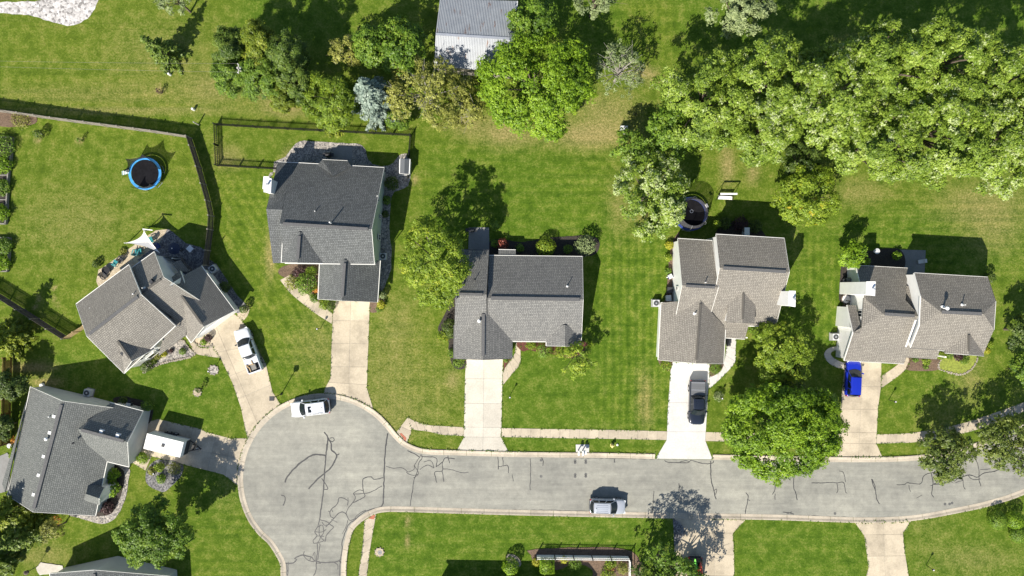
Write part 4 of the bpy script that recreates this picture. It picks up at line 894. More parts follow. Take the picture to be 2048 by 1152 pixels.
# -- charcoal two-storey house
def house_b():
    h = house('charcoal-roofed two-storey house inside the black picket fence', 655, 450)
    B = gable(h, [(583.5, 325.5), (768.4, 335.6), (749, 528), (569.6, 526)], [2.4, 2.4, 5.0, 5.0], [(559, 447), (743.4, 458.8)], 6.9, M['sh_char'], M['sid_green'], over=.25, gut=(1, 1), gmat=M['trim'], rakes=(0, 1))
    # lower left wing: same back slope, its own lower ridge
    wa, wb = W(532.5, 418.4, 5.95), W(564.2, 419.6, 5.95)
    roof_mesh([[W(555.6, 324, 2.4), W(583.5, 325.5, 2.4), wb, wa], [wa, wb, W(574, 526, 4.2), W(545.8, 526, 4.2)]], M['sh_char'], h)
    wall_poly(h, [(560, 329, 2.3), (537.5, 418, 5.6), (550, 523, 4.0), (640, 523, 4.0)], M['sid_green'])
    MB().bar(W(555.6, 323.7, 2.38), W(583.5, 325.2, 2.38), .085, .12).build('gutter', M['trim'], h)
    C = gable(h, [(645, 468), (645.5, 526.6), (563, 525), (566, 470)], 5.05, [(599.5, 464), (595, 525.5)], 6.78, M['sh_char'], M['sid_green'], gut=(0, 1), rakes=(0, 1), capw=.34)
    G = gable(h, [(759.8, 521), (754.4, 604.5), (636.4, 598.2), (639.5, 521)], 2.6, [(689.7, 519), (684, 601.4)], 5.45, M['sh_char'], M['sid_green'], gut=(1, 1), rakes=(0, 1), capw=.36)
    # back bay with hipped roof
    a, b, c, d, e, f = W(635, 330, 2.55), W(645, 319.2, 2.45), W(695, 321.6, 2.45), W(703, 333, 2.55), W(665.5, 351, 3.75), W(667, 353, 3.8)
    roof_mesh([[a, b, e], [b, c, e], [c, d, f, e]], M['sh_char'], h, 'bay_roof')
    MB().bar(b, c, .085, .12).build('gutter', M['trim'], h)
    wall_poly(h, [(638, 334, 2.3), (647, 324, 2.3), (693, 326, 2.3), (700, 336, 2.3)], M['sid_green'])
    chimney(h, [(528.6, 354.4), (542.7, 358), (541, 385.5), (527.8, 383.3)], 6.2, M['sid_white'], flue=(536, 369))
    # step wall joining chimney chase to the roof
    MB().prism([(p.x, p.y) for p in wp([(549, 362.5), (560, 363), (558, 388), (547, 386.5)])], 0, 3.9).build('chimney_shoulder', M['sid_white'], h)
    pipe(B['roof'], 631.5, 423, 5.75, .5); pipe(B['roof'], 664, 446.5, 6.4, 1.15, .085)
    w = B['w']
    for t, z0, ww, hh in ((.33, 3.4, .7, 1.2), (.5, 1.0, .6, 1.2), (.72, 1.0, .8, 1.3)): opening(h, w[1], w[2], t, ww, z0, hh, B['cen'])
    for t in (.2, .4, .75): opening(h, w[0], w[1], t, 1.6, .8, 1.3, B['cen'])
    w = G['w']; opening(h, w[1], w[2], .5, 4.9, 0, 2.15, G['cen'], 'garage')
    w = C['w']; opening(h, w[1], w[2], .5, 1.6, 3.0, 1.3, C['cen']); opening(h, w[1], w[2], .3, 1.0, 0, 2.1, C['cen'], 'door')
    MB().bar(W(749, 528, 5), W(751, 527, 2.7), .1, .1).build('downpipe', M['trim'], h)
house_b()

# -- grey house in the middle
def house_c():
    h = house('grey-roofed single-storey house in the middle of the row', 1040, 600)
    Cm = gable(h, [(978, 511.3), (1165, 513.6), (1162.7, 683.5), (974, 682)], 2.4, [(974.4, 595.8), (1166.6, 598.8)], 5.05, M['sh_grey'], M['sid_cream'], over=.3, rakes=(0, 1), capw=.40)
    Cl = gable(h, [(911, 499), (977.5, 501), (973.5, 683), (908.5, 681)], [2.75, 2.75, 2.6, 2.6], [(911, 587.9), (972.8, 589.4)], 5.5, M['sh_grey'], M['sid_cream'], over=.25, rakes=(1, 1), gut=(1, 0), gmat=M['ridge'], capw=.34)
    Cg = gable(h, [(1023.6, 648), (1023.6, 717.5), (908, 717.5), (908.5, 650)], 2.45, [(967, 620), (966.2, 719.6)], 4.4, M['sh_grey'], M['sid_cream'], over=.25, gut=(1, 1), rakes=(0, 1), gmat=M['ridge'], capw=.36)
    Cb = gable(h, [(1162.7, 655), (1163, 692.5), (1093, 691.8), (1093.5, 655)], 2.4, [(1130, 650), (1130, 692.4)], 3.75, M['sh_grey'], M['sid_cream'], over=.25, gut=(0, 1), rakes=(0, 1), cap=False)
    roof_mesh([[W(997, 517, 2.50), W(1031.4, 517.4, 2.50), W(1031.4, 500.3, 1.98), W(997, 499.5, 1.98)]], M['sh_grey'], h, 'bump_roof')
    MB().bar(W(997, 499.3, 1.97), W(1031.4, 500.1, 1.97), .12, .12).build('gutter', M['trim'], h)
    wall_poly(h, [(999, 518, 1.95), (999, 503, 1.85), (1029, 503.5, 1.85), (1029, 518, 1.95)], M['sid_cream'])
    pipe(Cm['roof'], 1134.5, 572.5, 4.35, .55, .05); pipe(Cl['roof'], 949.5, 560, 4.65, .55, .05, M['dark']); pipe(Cg['roof'], 958.8, 642, 4.15, .38, .09, hood=True)
    w = Cg['w']; opening(h, w[1], w[2], .5, 4.9, 0, 2.1, Cg['cen'], 'garage')
    w = Cm['w']; opening(h, w[0], w[1], .7, 1.8, .8, 1.2, Cm['cen']); opening(h, w[1], w[2], .3, 1.0, 1, 1.1, Cm['cen'])
    w = Cb['w']; opening(h, w[1], w[2], .5, 1.6, .7, 1.3, Cb['cen']); w = Cl['w']; opening(h, w[0], w[1], .5, 1.8, .1, 2.0, Cl['cen'])
house_c()

# -- tan two-storey house with the white step wall
def house_d():
    h = house('tan-roofed house with white step walls and the new white driveway', 1450, 600)
    Dm = gable(h, [(1432, 469), (1568.8, 477), (1551.6, 652.7), (1418, 650)], [5.15, 5.15, 2.5, 2.5], [(1439, 535.3), (1579, 544)], 6.8, M['sh_taupe'], M['sid_white'], over=.2, rakes=(1, 1), gut=(1, 1), capw=.38)
    Dl = gable(h, [(1355.5, 477.5), (1425, 481.8), (1419, 636), (1351.6, 633)], [3.5, 3.5, 3.2, 3.2], [(1364, 571), (1437, 575.3)], 5.72, M['sh_taupe'], M['sid_white'], over=.2, gut=(1, 0), capw=.3)
    Dg = gable(h, [(1450.8, 655), (1446.9, 727.7), (1317, 720), (1322.7, 605)], 2.45, [(1401, 600), (1392, 727)], 4.7, M['sh_taupe'], M['sid_white'], over=.2, gut=(1, 1), rakes=(0, 1), capw=.26)
    MB().bar(W(1322.7, 605, 2.47), W(1352, 606.5, 3.1), .05, .2).build('fascia', M['trim'], h)
    Dd = gable(h, [(1511.7, 600), (1509, 647), (1453, 645), (1456, 600)], 4.2, [(1487, 579), (1485, 646)], 5.15, M['sh_taupe'], M['sid_white'], over=.15, gut=(0, 0), rakes=(0, 0), capw=.22)
    roof_mesh([[W(1449, 648, 2.62), W(1497.5, 650, 2.55), W(1489.8, 678, 2.15), W(1449, 675.5, 2.15)]], M['sh_taupe'], h, 'porch_roof')
    MB().bar(W(1451, 676, 2.15), W(1489.8, 678.3, 2.15), .085, .12).build('gutter', M['trim'], h)
    MB().tube(W(1483, 673), W(1483, 673) + Vector((0, 0, 2.05)), .09, .09, 8).build('porch_post', M['white'], h)
    chimney(h, [(1578.5, 582.3), (1590.8, 582.6), (1590.4, 613), (1576.8, 611)], 7.8, M['sid_white'], flue=(1586, 597.5))
    pipe(Dl['roof'], 1409.3, 565, 5.45, .55, .06); pipe(Dg['roof'], 1389.5, 627, 4.45, .5, .07)
    w = Dl['w']; opening(h, w[3], w[0], .36, .45, 2.2, 1.1, Dl['cen']); opening(h, w[0], w[1], .5, 1.8, .1, 2.1, Dl['cen'])
    w = Dg['w']; opening(h, w[1], w[2], .45, 4.9, 0, 2.1, Dg['cen'], 'garage')
    w = Dm['w']; opening(h, w[0], w[1], .3, 1.4, 3.3, 1.2, Dm['cen']); opening(h, w[0], w[1], .7, 1.4, 3.3, 1.2, Dm['cen']); opening(h, w[0], w[1], .4, 1.8, .8, 1.2, Dm['cen'])
    w = Dd['w']; opening(h, w[1], w[2], .5, 1.3, 3.1, .9, Dd['cen'])
house_d()

# -- right-hand taupe house with two hipped masses
def house_f():
    h = house('taupe-roofed house on the right with a white chimney and the blue car', 1830, 620)
    # left mass: gable below, hip at the top of its left end
    bl, br = W(1711.3, 530.4, 2.7), W(1815.5, 536.4, 2.7)
    kl = W(1727.5, 594.5, 4.67); ridl, ridr = W(1766, 627.8, 5.7), W(1840, 632.4, 5.7)
    kf = W(1723.5, 655, 4.7); ft = W(1706, 665, 4.5)
    fl, fr = W(1687.9, 721, 2.65), W(1808, 727.8, 2.65); frt = W(1832, 660, 4.9)
    brt = W(1836, 590, 4.4)
    roof = roof_mesh([[bl, br, W(1811, 600, 4.72), ridr, ridl, kl], [kl, ridl, kf], [kf, ridl, ridr, frt, fr, fl, ft]], M['sh_taupe'], h)
    MB().bar(bl, br, .085, .12).build('gutter', M['trim'], h); MB().bar(fl, fr, .085, .12).build('gutter', M['trim'], h)
    MB().bar(bl + Vector((0, 0, .02)), kl + Vector((0, 0, .02)), .06, .22).build('fascia', M['trim'], h)
    MB().bar(fl + Vector((0, 0, .02)), ft + Vector((0, 0, .02)), .06, .22).build('fascia', M['trim'], h)
    MB().bar(W(1770, 628, 5.78), W(1830, 631.8, 5.78), .38, .1).build('ridge_cap', M['ridge'], h)
    # short back slope over the garage extension
    roof_mesh([[W(1694.2, 609.8, 3.05), W(1712, 610.5, 3.05), W(1720.5, 650, 4.2), W(1719.5, 665.5, 4.55), W(1706, 665, 4.55)]], M['sh_taupe'], h)
    MB().bar(W(1694.2, 609.8, 3.06), W(1706, 665, 4.57), .06, .2).build('fascia', M['trim'], h)
    wl = lambda pts: wall_poly(h, pts, M['sid_white'])
    wl([(1713.5, 534.5, 2.55), (1731, 594, 4.4), (1727, 655, 4.4), (1700, 655, 3.8), (1697, 614, 3.0)])
    wl([(1697, 614, 2.95), (1708.5, 664, 4.25), (1690.5, 717.5, 2.55), (1803, 724, 2.55)]); wl([(1713.5, 534, 2.5), (1812, 540, 2.5), (1812, 585, 3.4)])
    # link roof between the masses
    roof_mesh([[W(1810.5, 571.5, 3.5), W(1838, 572.5, 4.4), W(1842, 634, 5.4), W(1811, 600, 3.9)]], M['sh_taupe'], h, 'link_roof')
    wall_poly(h, [(1813, 575, 3.3), (1836, 575.5, 4.1)], M['sid_white'])
    # right mass with clipped gables at both ends
    b0, b1 = W(1828.3, 545.8, 5.4), W(1975.8, 554.3, 5.4)
    t0, t1 = W(1841, 592.8, 6.75), W(1991.6, 602.2, 6.75)
    R0, R1 = W(1882, 623.8, 7.6), W(1967.6, 627.8, 7.6)
    u0, u1 = W(1838.6, 651, 6.65), W(1988, 659.4, 6.6)
    f0, f1 = W(1820.7, 695.6, 5.0), W(1967.5, 706, 5.0)
    roof2 = roof_mesh([[b0, b1, t1, R1, R0, t0], [t1, u1, R1], [u0, f0, f1, u1, R1, R0], [t0, R0, u0]], M['sh_taupe'], h)
    up = Vector((0, 0, .02))
    MB().bar(b0, b1, .085, .12).build('gutter', M['trim'], h); MB().bar(t1, u1, .085, .12).build('gutter', M['trim'], h); MB().bar(f0, W(1888, 700.4, 5.0), .1, .13).build('gutter', M['ridge'], h)
    MB().bar(b0 + up, t0 + up, .07, .25).build('fascia', M['trim'], h); MB().bar(t0 + up, u0 + up, .1, .2).build('gutter', M['trim'], h); MB().bar(u0 + up, f0 + up, .07, .25).build('fascia', M['trim'], h)
    MB().bar(b1 + up, t1 + up, .05, .2).build('fascia', M['sh_taupe'], h)
    MB().bar(W(1884, 624, 7.68), W(1964, 627.8, 7.68), .38, .1).build('ridge_cap', M['ridge'], h)
    wl([(1831.5, 549, 5.2), (1844.5, 593, 6.45), (1842, 651, 6.35), (1824.5, 692, 4.85), (1963, 702, 4.85), (1984, 658, 6.3), (1987.5, 603, 6.45), (1972, 558, 5.2), (1831.5, 549, 5.2)])
    G = gable(h, [(1966.5, 676), (1967.8, 712.5), (1890, 706.5), (1893, 676)], 4.95, [(1938, 662), (1937.5, 709.8)], 6.3, M['sh_taupe'], M['sid_white'], over=.2, gut=(0, 0), rakes=(0, 1), capw=.26)
    roof_mesh([[W(1811, 695, 3.15), W(1880, 699, 3.15), W(1873.5, 718, 2.65), W(1813.5, 714.2, 2.65)]], M['sh_taupe'], h, 'porch_roof')
    MB().bar(W(1813.5, 714.4, 2.65), W(1873.5, 718.2, 2.65), .085, .12).build('gutter', M['ridge'], h)
    for p in ((1816, 707), (1866, 710)): MB().tube(W(*p), W(*p) + Vector((0, 0, 2.6)), .09, .09, 8).build('porch_post', M['white'], h)
    chimney(h, [(1733.5, 563.7), (1750.6, 563.7), (1749.5, 591.2), (1732.5, 588.8)], 6.7, M['sid_white'], flue=(1744.5, 577.5))
    MB().prism([(p.x, p.y) for p in wp([(1682.5, 565), (1694, 565), (1694, 588.5), (1681.5, 588)])], 0, 6.55).build('chimney_shoulder', M['sid_white'], h)
    MB().bar(W(1832, 640, 5.6), W(1812, 694, 3.9), .16, .12).build('downpipe', M['white'], h)
    pipe(roof2, 1886, 616, 7.35, .75, .11, hood=True); pipe(roof2, 1925, 609.5, 7.2, .55, .06)
    Q = wp([(1697, 614), (1690.5, 717.5)]); cen = W(1760, 650)
    P0, P1 = W(1731, 594, 4.4), W(1727, 655, 4.4); P0.z = P1.z = 0
    opening(h, P0, P1, .55, .9, 2.9, 1.0, cen)
    a, b = W(1690.5, 717.5, 2.55), W(1803, 724, 2.55); a.z = b.z = 0; opening(h, a, b, .45, 4.9, 0, 2.1, cen, 'garage')
    a, b = W(1831.5, 549, 5.2), W(1972, 558, 5.2); a.z = b.z = 0
    for t in (.25, .55, .8): opening(h, a, b, t, 1.2, 3.2, 1.3, W(1900, 620))
    opening(h, a, b, .12, 1.8, 0, 2.1, W(1900, 620), 'door', M['glass'])
    w = G['w']; opening(h, w[1], w[2], .5, 1.6, 2.9, 1.2, G['cen']); opening(h, w[1], w[2], .5, 1.8, .7, 1.3, G['cen'])
house_f()

# -- blue-grey ranch lower left
def house_e():
    h = house('blue-grey roofed house in the lower left with a brown garage door', 150, 900)
    E = gable(h, [(61, 773.5), (15, 991), (190, 1031.5), (236, 817)], 2.4, [(125, 802), (66, 1024)], 5.0, M['sh_blue'], M['sid_grey'], over=.15, gut=(1, 1), capw=.4)
    roof_mesh([[W(52, 803, 2.75), W(10, 985, 2.7), W(4, 968, 2.35), W(34, 868, 2.35)]], M['sh_blue'], h, 'eave_extension')
    G = gable(h, [(258, 933.5), (190, 917), (220, 806), (286, 823)], 2.35, [(255, 884), (156, 858)], 4.75, M['sh_blue'], M['sid_grey'], over=.2, gut=(1, 1), rakes=(1, 0), capw=.36)
    D = gable(h, [(208, 976), (177, 966), (166, 1002), (198.5, 1009.5)], [2.75, 2.75, 2.75, 2.75], [(198, 997), (172, 988)], 4.05, M['sh_blue'], M['white'], over=.12, gut=(0, 0), rakes=(1, 0), cap=False)
    rz = R(-104)
    for x, y, z in ((109.5, 832.5, 4.6), (101, 865, 4.6), (89, 912.5, 4.6), (79, 950, 4.6), (69, 988.5, 4.6)): boxvent(E['roof'], x, y, z, rz, M['white'], .38)
    pipe(E['roof'], 101, 833, 4.3, .4, .06); pipe(E['roof'], 98.5, 876, 4.4, .55, .1, hood=True); pipe(E['roof'], 50, 975, 3.6, .4, .05); pipe(E['roof'], 146, 886.5, 4.6, .25, .05, M['dark'])
    for x, y in ((203.3, 863.5), (236, 871.5)): boxvent(G['roof'], x, y, 4.45, R(-14), M['white'], .40)
    w = G['w']; opening(h, w[3], w[0], .5, 4.9, 0, 2.05, G['cen'], 'garage', M['door_brown'])
    w = E['w']; opening(h, w[3], w[0], .3, 1.2, 1.0, 1.1, E['cen']); opening(h, w[1], w[2], .4, 1.2, 1, 1.1, E['cen'])
    w = D['w']; opening(h, w[0], w[3], .5, 1.6, .9, 1.5, D['cen'])
house_e()

# -- house cut by the lower edge, left
def house_g():
    h = house('house cut off by the lower edge with a pale wall facing up', 230, 1220)
    Gd = gable(h, [(100, 1147), (100, 1340), (350, 1340), (338, 1152)], 2.5, [(188, 1140), (200, 1345)], 5.0, M['sh_char'], M['sid_grey'], over=.25, gut=(1, 1), capw=.36)
    w = Gd['w']; opening(h, w[3], w[0], .62, .9, .9, .7, Gd['cen']); opening(h, w[3], w[0], .3, 1.4, .7, 1.0, Gd['cen'])
    gable(h, [(352, 1215), (352, 1300), (460, 1300), (460, 1215)], 2.4, [(352, 1257), (460, 1257)], 4.4, M['sh_char'], M['sid_grey'], cap=False)
house_g()
def house_h():
    h = house('house just below the lower edge behind the long garden wall', 1050, 1220)
    gable(h, [(868, 1174), (1160, 1178), (1160, 1340), (868, 1340)], 2.5, [(868, 1257), (1160, 1259)], 5.0, M['sh_grey'], M['sid_cream'], capw=.36)
house_h()

# -- galvanised barn at the top
def barn():
    h = thing('barn', 'galvanised metal barn with rust-streaked ribbed roof at the top', 'barn', W(950, 80))
    zr, ze = 4.7, 3.1
    n = 12
    for nm, e0, e1, lab in (('lower', (868.5, 133), (1025, 145.5), None), ('upper', (880, -2.5), (1034.5, 2.0), None)):
        A, B = W(*e0, ze), W(*e1, ze); C, D = W(871.5, 67.8, zr), W(1028, 77.5, zr)
        for i in range(n):
            t0, t1 = i / n, (i + 1) / n
            a, b = A.lerp(B, t0), A.lerp(B, t1); c, d = C.lerp(D, t0), C.lerp(D, t1)
            if nm == 'lower': d, c = d - Vector((0, 0.0, 0)), c
            mb = MB(); up = Vector((0, 0, 1)); k = 4; vs = []; prof = []
            for j in range(k):
                s0 = j / k
                for ds, hz in ((0, 0), (.5, 0), (.62, .075), (.86, .075)): prof.append((s0 + ds / k, hz))
            prof.append((.998, 0))
            for (lo, hi) in ((a, c),):
                for s, hz in prof:
                    p = a.lerp(b, s) + up * hz; q = c.lerp(d, s) + up * hz; vs += [p, q]
            m = len(prof); fs = [(2 * j, 2 * j + 2, 2 * j + 3, 2 * j + 1) for j in range(m - 1)]
            if nm == 'upper': fs = [f[::-1] for f in fs]
            mb.add(vs, fs); mb.build('roof_panel', M['barn'], h)
    MB().bar(W(871.5, 67.8, zr + .07), W(1028, 77.5, zr + .07), .3, .04).build('ridge_cap', M['steel'], h)
    MB().bar(W(1028.2, 77.5, zr + .05), W(1034.8, 2, ze + .05), .14, .16).build('fascia', M['white'], h)
    P = [W(872, 131, 3.0), W(1021, 142.5, 3.0), W(1025, 76.5, 4.6), W(1030, 3, 3.0), W(883, -1, 3.0), W(875, 68.5, 4.6)]
    m = len(P); MB().add([(p.x, p.y, -.05) for p in P] + [tuple(p) for p in P], [(i, (i + 1) % m, m + (i + 1) % m, m + i) for i in range(m)]).build('wall', M['wood_grey'], h)
barn()

# ------------------------------------------------------------------ fences
def resample(P, step):
    out = [P[0]]; 
    for i in range(len(P) - 1):
        k = max(1, round((P[i + 1] - P[i]).length / step))
        out += [P[i].lerp(P[i + 1], (j + 1) / k) for j in range(k)]
    return out
def board_fence(label, top, hgt, mat, cat='fence', postmat=None):
    P = [W(x, y, hgt) for x, y in top]; P = [Vector((p.x, p.y, 0)) for p in P]
    h = thing('wooden_fence', label, cat, P[len(P) // 2]); S = resample(P, 2.3); rnd = random.Random(3)
    for i in range(len(S) - 1):
        a, b = S[i], S[i + 1]; d = (b - a).normalized(); L_ = (b - a).length; n = max(4, int(L_ / .145)); mb = MB()
        sd = Vector((-d.y, d.x, 0))
        for j in range(n):
            p = a + d * L_ * (j + .08) / n; q = a + d * L_ * (j + .92) / n; top_ = hgt + rnd.uniform(-.03, .03); o = sd * rnd.uniform(-.008, .008)
            mb.bar(Vector((p.x, p.y, top_)) + o, Vector((q.x, q.y, top_)) + o, .028, top_ - .05)
        pn = mb.build('panel', mat, h); pn['kind'] = 'stuff'
        for z in (.45, hgt - .3): MB().bar(a + sd * .06 + Vector((0, 0, z)), b + sd * .06 + Vector((0, 0, z)), .06, .09).build('rail', mat, h)
    for p in S: MB().box((p.x, p.y, (hgt + .12) / 2), (.13, .13, hgt + .12)).build('post', postmat or mat, h)
    return h
board_fence('long grey board fence running along the back of the trampoline lawn', [(-60, 212), (0, 219.5), (100, 234), (200, 247), (300, 260), (371, 271)], 1.8, M['wood_grey'])
board_fence('dark board fence going down from the corner to the angled house', [(371, 271), (377.5, 290), (391, 332), (410, 400), (416, 430), (414.5, 458), (409, 500), (405, 530)], 1.75, M['wood_dark'], postmat=M['wood_grey'])  # shade of its sunless face is put into the board colour
board_fence('dark board fence coming in from the left edge below the lawn', [(-60, 563), (0, 600), (60, 638), (123, 678)], 1.75, M['wood_dark'], postmat=M['wood_grey'])  # boards coloured dark to carry the shade on this side
board_fence('short sunlit tan fence joining the dark fence to the angled house', [(125, 677), (145, 664), (166, 651)], 1.6, M['wood_tan'])

board_fence('brown stained fence just inside the left edge above the blue-grey house', [(5, 716), (4, 770), (2, 830), (0, 892)], 1.8, M['door_brown'])

PICK = None
def picket_fence(label, base, hgt=1.15, group=None):
    global PICK
    P = [W(x, y) for x, y in base]; h = thing('picket_fence', label, 'fence', P[0], group)
    if PICK is None:
        mb = MB(); mb.box((0, 0, .60), (.07, .06, 1.06)); mb.add([(-.03, -.03, 1.13), (.03, -.03, 1.13), (.03, .03, 1.13), (-.03, .03, 1.13), (0, 0, 1.22)], [(0, 1, 4), (1, 2, 4), (2, 3, 4), (3, 0, 4)])
        PICK = mb.build('picket', M['black'], None); first = True
    else: first = False
    for i in range(len(P) - 1):
        a, b = P[i], P[i + 1]; d = (b - a); L_ = d.length; d.normalize(); rz = math.atan2(d.y, d.x); n = int(L_ / .225)
        for j in range(1, n):
            p = a + d * L_ * j / n
            if first: PICK.location = p; PICK.rotation_euler = (0, 0, rz); attach(PICK, h); first = False
            else: instance(PICK, 'picket', p, rz, h)
    S = resample(P, 2.3)
    for i in range(len(S) - 1):
        for z in (.25, .95): MB().bar(S[i] + Vector((0, 0, z)), S[i + 1] + Vector((0, 0, z)), .06, .08).build('rail', M['black'], h)
    for p in S: MB().box((p.x, p.y, .62), (.13, .13, 1.28)).build('post', M['black'], h)
picket_fence('black picket fence around the yard of the charcoal-roofed house', [(557, 339), (437, 332), (434, 250.5), (512, 255.5), (640, 262.5), (748, 268), (822, 272), (819, 312), (817, 356)])

def garden_wall():
    h = thing('lattice_fence', 'white panel fence with lattice top beside the bottom mulch bed', 'fence', W(1165, 1111))
    A, B, C = W(1072, 1109.5), W(1257, 1112), W(1257, 1150); S = [A.lerp(B, i / 5) for i in range(6)]
    for i in range(5):
        a, b = S[i], S[i + 1]
        MB().bar(a + Vector((0, 0, .9)), b + Vector((0, 0, .9)), .05, .85).build('panel', M['white'], h)
        mb = MB(); d = (b - a); n = 10
        for j in range(n):
            for (z0, z1) in ((.92, 1.42), (1.42, .92)):
                p = a + d * (j / n) + Vector((0, 0, z0)); q = a + d * ((j + 1) / n) + Vector((0, 0, z1)); mb.tube(p, q, .016, .016, 4)
        mb.build('lattice', M['white'], h)
        MB().bar(a + Vector((0, 0, 1.46)), b + Vector((0, 0, 1.46)), .06, .05).build('rail', M['white'], h)
    for p in S: MB().box((p.x, p.y, .85), (.12, .12, 1.7)).build('post', M['black'], h)
    MB().bar(B + Vector((0, 0, 1.46)), C + Vector((0, 0, 1.46)), .07, .06).build('rail', M['white'], h)
    MB().bar(B + Vector((0, 0, .9)), C + Vector((0, 0, .9)), .05, .85).build('panel', M['white'], h)
garden_wall()

# ------------------------------------------------------------------ vehicles (local coordinates: +x is the nose)
def car(name, label, cat, px, py, zmid, head, L_, Wd, H, kind, pm, opts=()):
    loc = W(px, py, zmid); loc.z = 0
    h = thing(name, label, cat, loc, local=True, rz=head)
    hl = L_ / 2
    pick = kind == 'pickup'
    cowl = hl - L_ * (.27 if not pick else .25); belt = H * .60 if not pick else H * .62
    hood = belt - .06
    tail = -hl
    bed0 = -hl + L_ * .345 if pick else None
    st = []
    UX = [(1.0, .50), (.985, .70), (.955, .84), (.91, .925), (.84, .975), (.74, 1), (.60, 1), (.45, 1), (.30, 1), (.12, 1), (-.06, 1), (-.24, 1), (-.42, 1), (-.58, 1), (-.74, 1), (-.86, .985), (-.93, .95), (-.97, .89), (-.99, .80), (-1.0, .66)]
    if pick: UX[-6:] = [(-.74, 1), (-.86, 1), (-.955, .995), (-.975, .97), (-.992, .94), (-1.0, .88)]
    N_ = len(UX)
    for i, (u, wf) in enumerate(UX):
        x = u * hl; w = Wd / 2 * wf
        if x > cowl: zt = belt - .02 - (belt - hood + .15) * ((x - cowl) / (hl - cowl)) ** 2.2
        else: zt = belt + (.02 if x < -hl * .3 else 0)
        if i == 0: zt -= .16
        if i == 1: zt -= .05
        if i == N_ - 1: zt -= .08
        st.append((x, w, zt))
    mb = MB(); ring = []
    for x, w, zt in st:
        pr = [(w * .90, .26), (w * .985, .42), (w, zt * .62), (w * .985, zt * .86), (w * .93, zt - .035), (w * .80, zt), (w * .4, zt + .03)]
        pts = [(x, -a, z) for a, z in pr] + [(x, a, z) for a, z in pr[::-1]]
        ring.append(pts)
    m = len(ring[0]); vs = [p for r_ in ring for p in r_]; fs = []
    for i in range(N_ - 1):
        xm = (st[i][0] + st[i + 1][0]) / 2
        for j in range(m):
            if j == m - 1: fs.append((i * m + j, (i + 1) * m + j, (i + 1) * m, i * m)); continue
            if pick and bed0 is not None and xm < bed0 - .08 and xm > tail + .12 and 5 <= j <= 7: continue
            fs.append((i * m + j, (i + 1) * m + j, (i + 1) * m + j + 1, i * m + j + 1))
    fs += [tuple(range(m)), tuple(range((N_ - 1) * m, N_ * m))[::-1]]
    mb.add(vs, fs); body = mb.build('body', pm, h, smooth=True)
    bm_ = body.data
    # cabin
    c0 = cowl - .02; r0 = cowl - (.80 if not pick else .72)
    if pick: r1 = bed0 + .30; c1 = bed0 + .04
    else: r1 = tail + (.46 if 'van' not in opts else .34); c1 = tail + .16
    wb = Wd / 2 * .90; wr = Wd / 2 * .70
    z0, z1 = belt - .02, H
    def q(x, y, z): return (x, y, z)
    mb = MB()
    nseg = 6; roof = []
    for k in range(nseg + 1):
        x = r0 + (r1 - r0) * k / nseg; bow = .035 * (1 - (2 * k / nseg - 1) ** 2)
        roof.append([(x, -wr, z1 - .05 + bow), (x, -wr * .8, z1 - .01 + bow), (x, 0, z1 + .015 + bow), (x, wr * .8, z1 - .01 + bow), (x, wr, z1 - .05 + bow)])
    base = [[(c0 + (c1 - c0) * k / nseg, s * wb, z0) for k in range(nseg + 1)] for s in (-1, 1)]
    vs = [p for r_ in roof for p in r_]; fs = [(i * 5 + j, (i + 1) * 5 + j, (i + 1) * 5 + j + 1, i * 5 + j + 1) for i in range(nseg) for j in range(4)]
    o1 = len(vs); vs += base[0]; o2 = len(vs); vs += base[1]
    fs += [(o1 + i, o1 + i + 1, (i + 1) * 5, i * 5) for i in range(nseg)] + [(i * 5 + 4, (i + 1) * 5 + 4, o2 + i + 1, o2 + i) for i in range(nseg)]
    fs += [(o1, 0, 1, 2, 3, 4, o2)[::-1], (o1 + nseg, nseg * 5, nseg * 5 + 1, nseg * 5 + 2, nseg * 5 + 3, nseg * 5 + 4, o2 + nseg)]
    mb.add(vs, fs); mb.build('cabin', pm, h, smooth=False)
    def pane(name, P4, off, mat=M['glass'], ins=(.06, .08)):
        a, b, c, d = [Vector(p) for p in P4]; n = (b - a).cross(d - a).normalized()
        def at(u, v): return a.lerp(b, u).lerp(d.lerp(c, u), v)
        u, v = ins; P = [at(u, v), at(1 - u, v), at(1 - u, 1 - v), at(u, 1 - v)]
        vs = [p + n * off for p in P] + [p - n * .02 for p in P]
        MB().add(vs, [(0, 1, 2, 3), (7, 6, 5, 4), (0, 4, 5, 1), (1, 5, 6, 2), (2, 6, 7, 3), (3, 7, 4, 0)]).build(name, mat, h)
    def bowed(name, xb, xt, sgn, ins=.05):
        vs, fs, m = [], [], 10
        for v in (0.0, .5, 1.0):
            for k in range(m + 1):
                t_ = 2 * k / m - 1; vv = ins + v * (1 - 2 * ins); hw = (wb + (wr - wb) * vv) * .93; bow = (1 - t_ * t_)
                x = xb + (xt - xb) * vv + sgn * (bow * (.20 - .08 * vv) + .03); z = z0 + .035 + (z1 - .03 - z0) * vv + .02 * bow
                vs.append((x, t_ * hw, z))
        for r_ in range(2):
            for k in range(m):
                f = (r_ * (m + 1) + k, r_ * (m + 1) + k + 1, (r_ + 1) * (m + 1) + k + 1, (r_ + 1) * (m + 1) + k); fs.append(f if sgn > 0 else f[::-1])
        n_ = len(vs); vs += [(x - sgn * .05, y, z - .05) for x, y, z in vs[:n_]]
        rim_ = list(range(m + 1)) + [m + 1 + m, 2 * (m + 1) + m] + list(range(2 * (m + 1) + m - 1, 2 * (m + 1) - 1, -1)) + [m + 1]
        for a_, b_ in zip(rim_, rim_[1:] + rim_[:1]): fs.append((a_, a_ + n_, b_ + n_, b_))
        MB().add(vs, fs).build(name, M['glass'], h, smooth=False)
    bowed('windshield', c0, r0, 1)
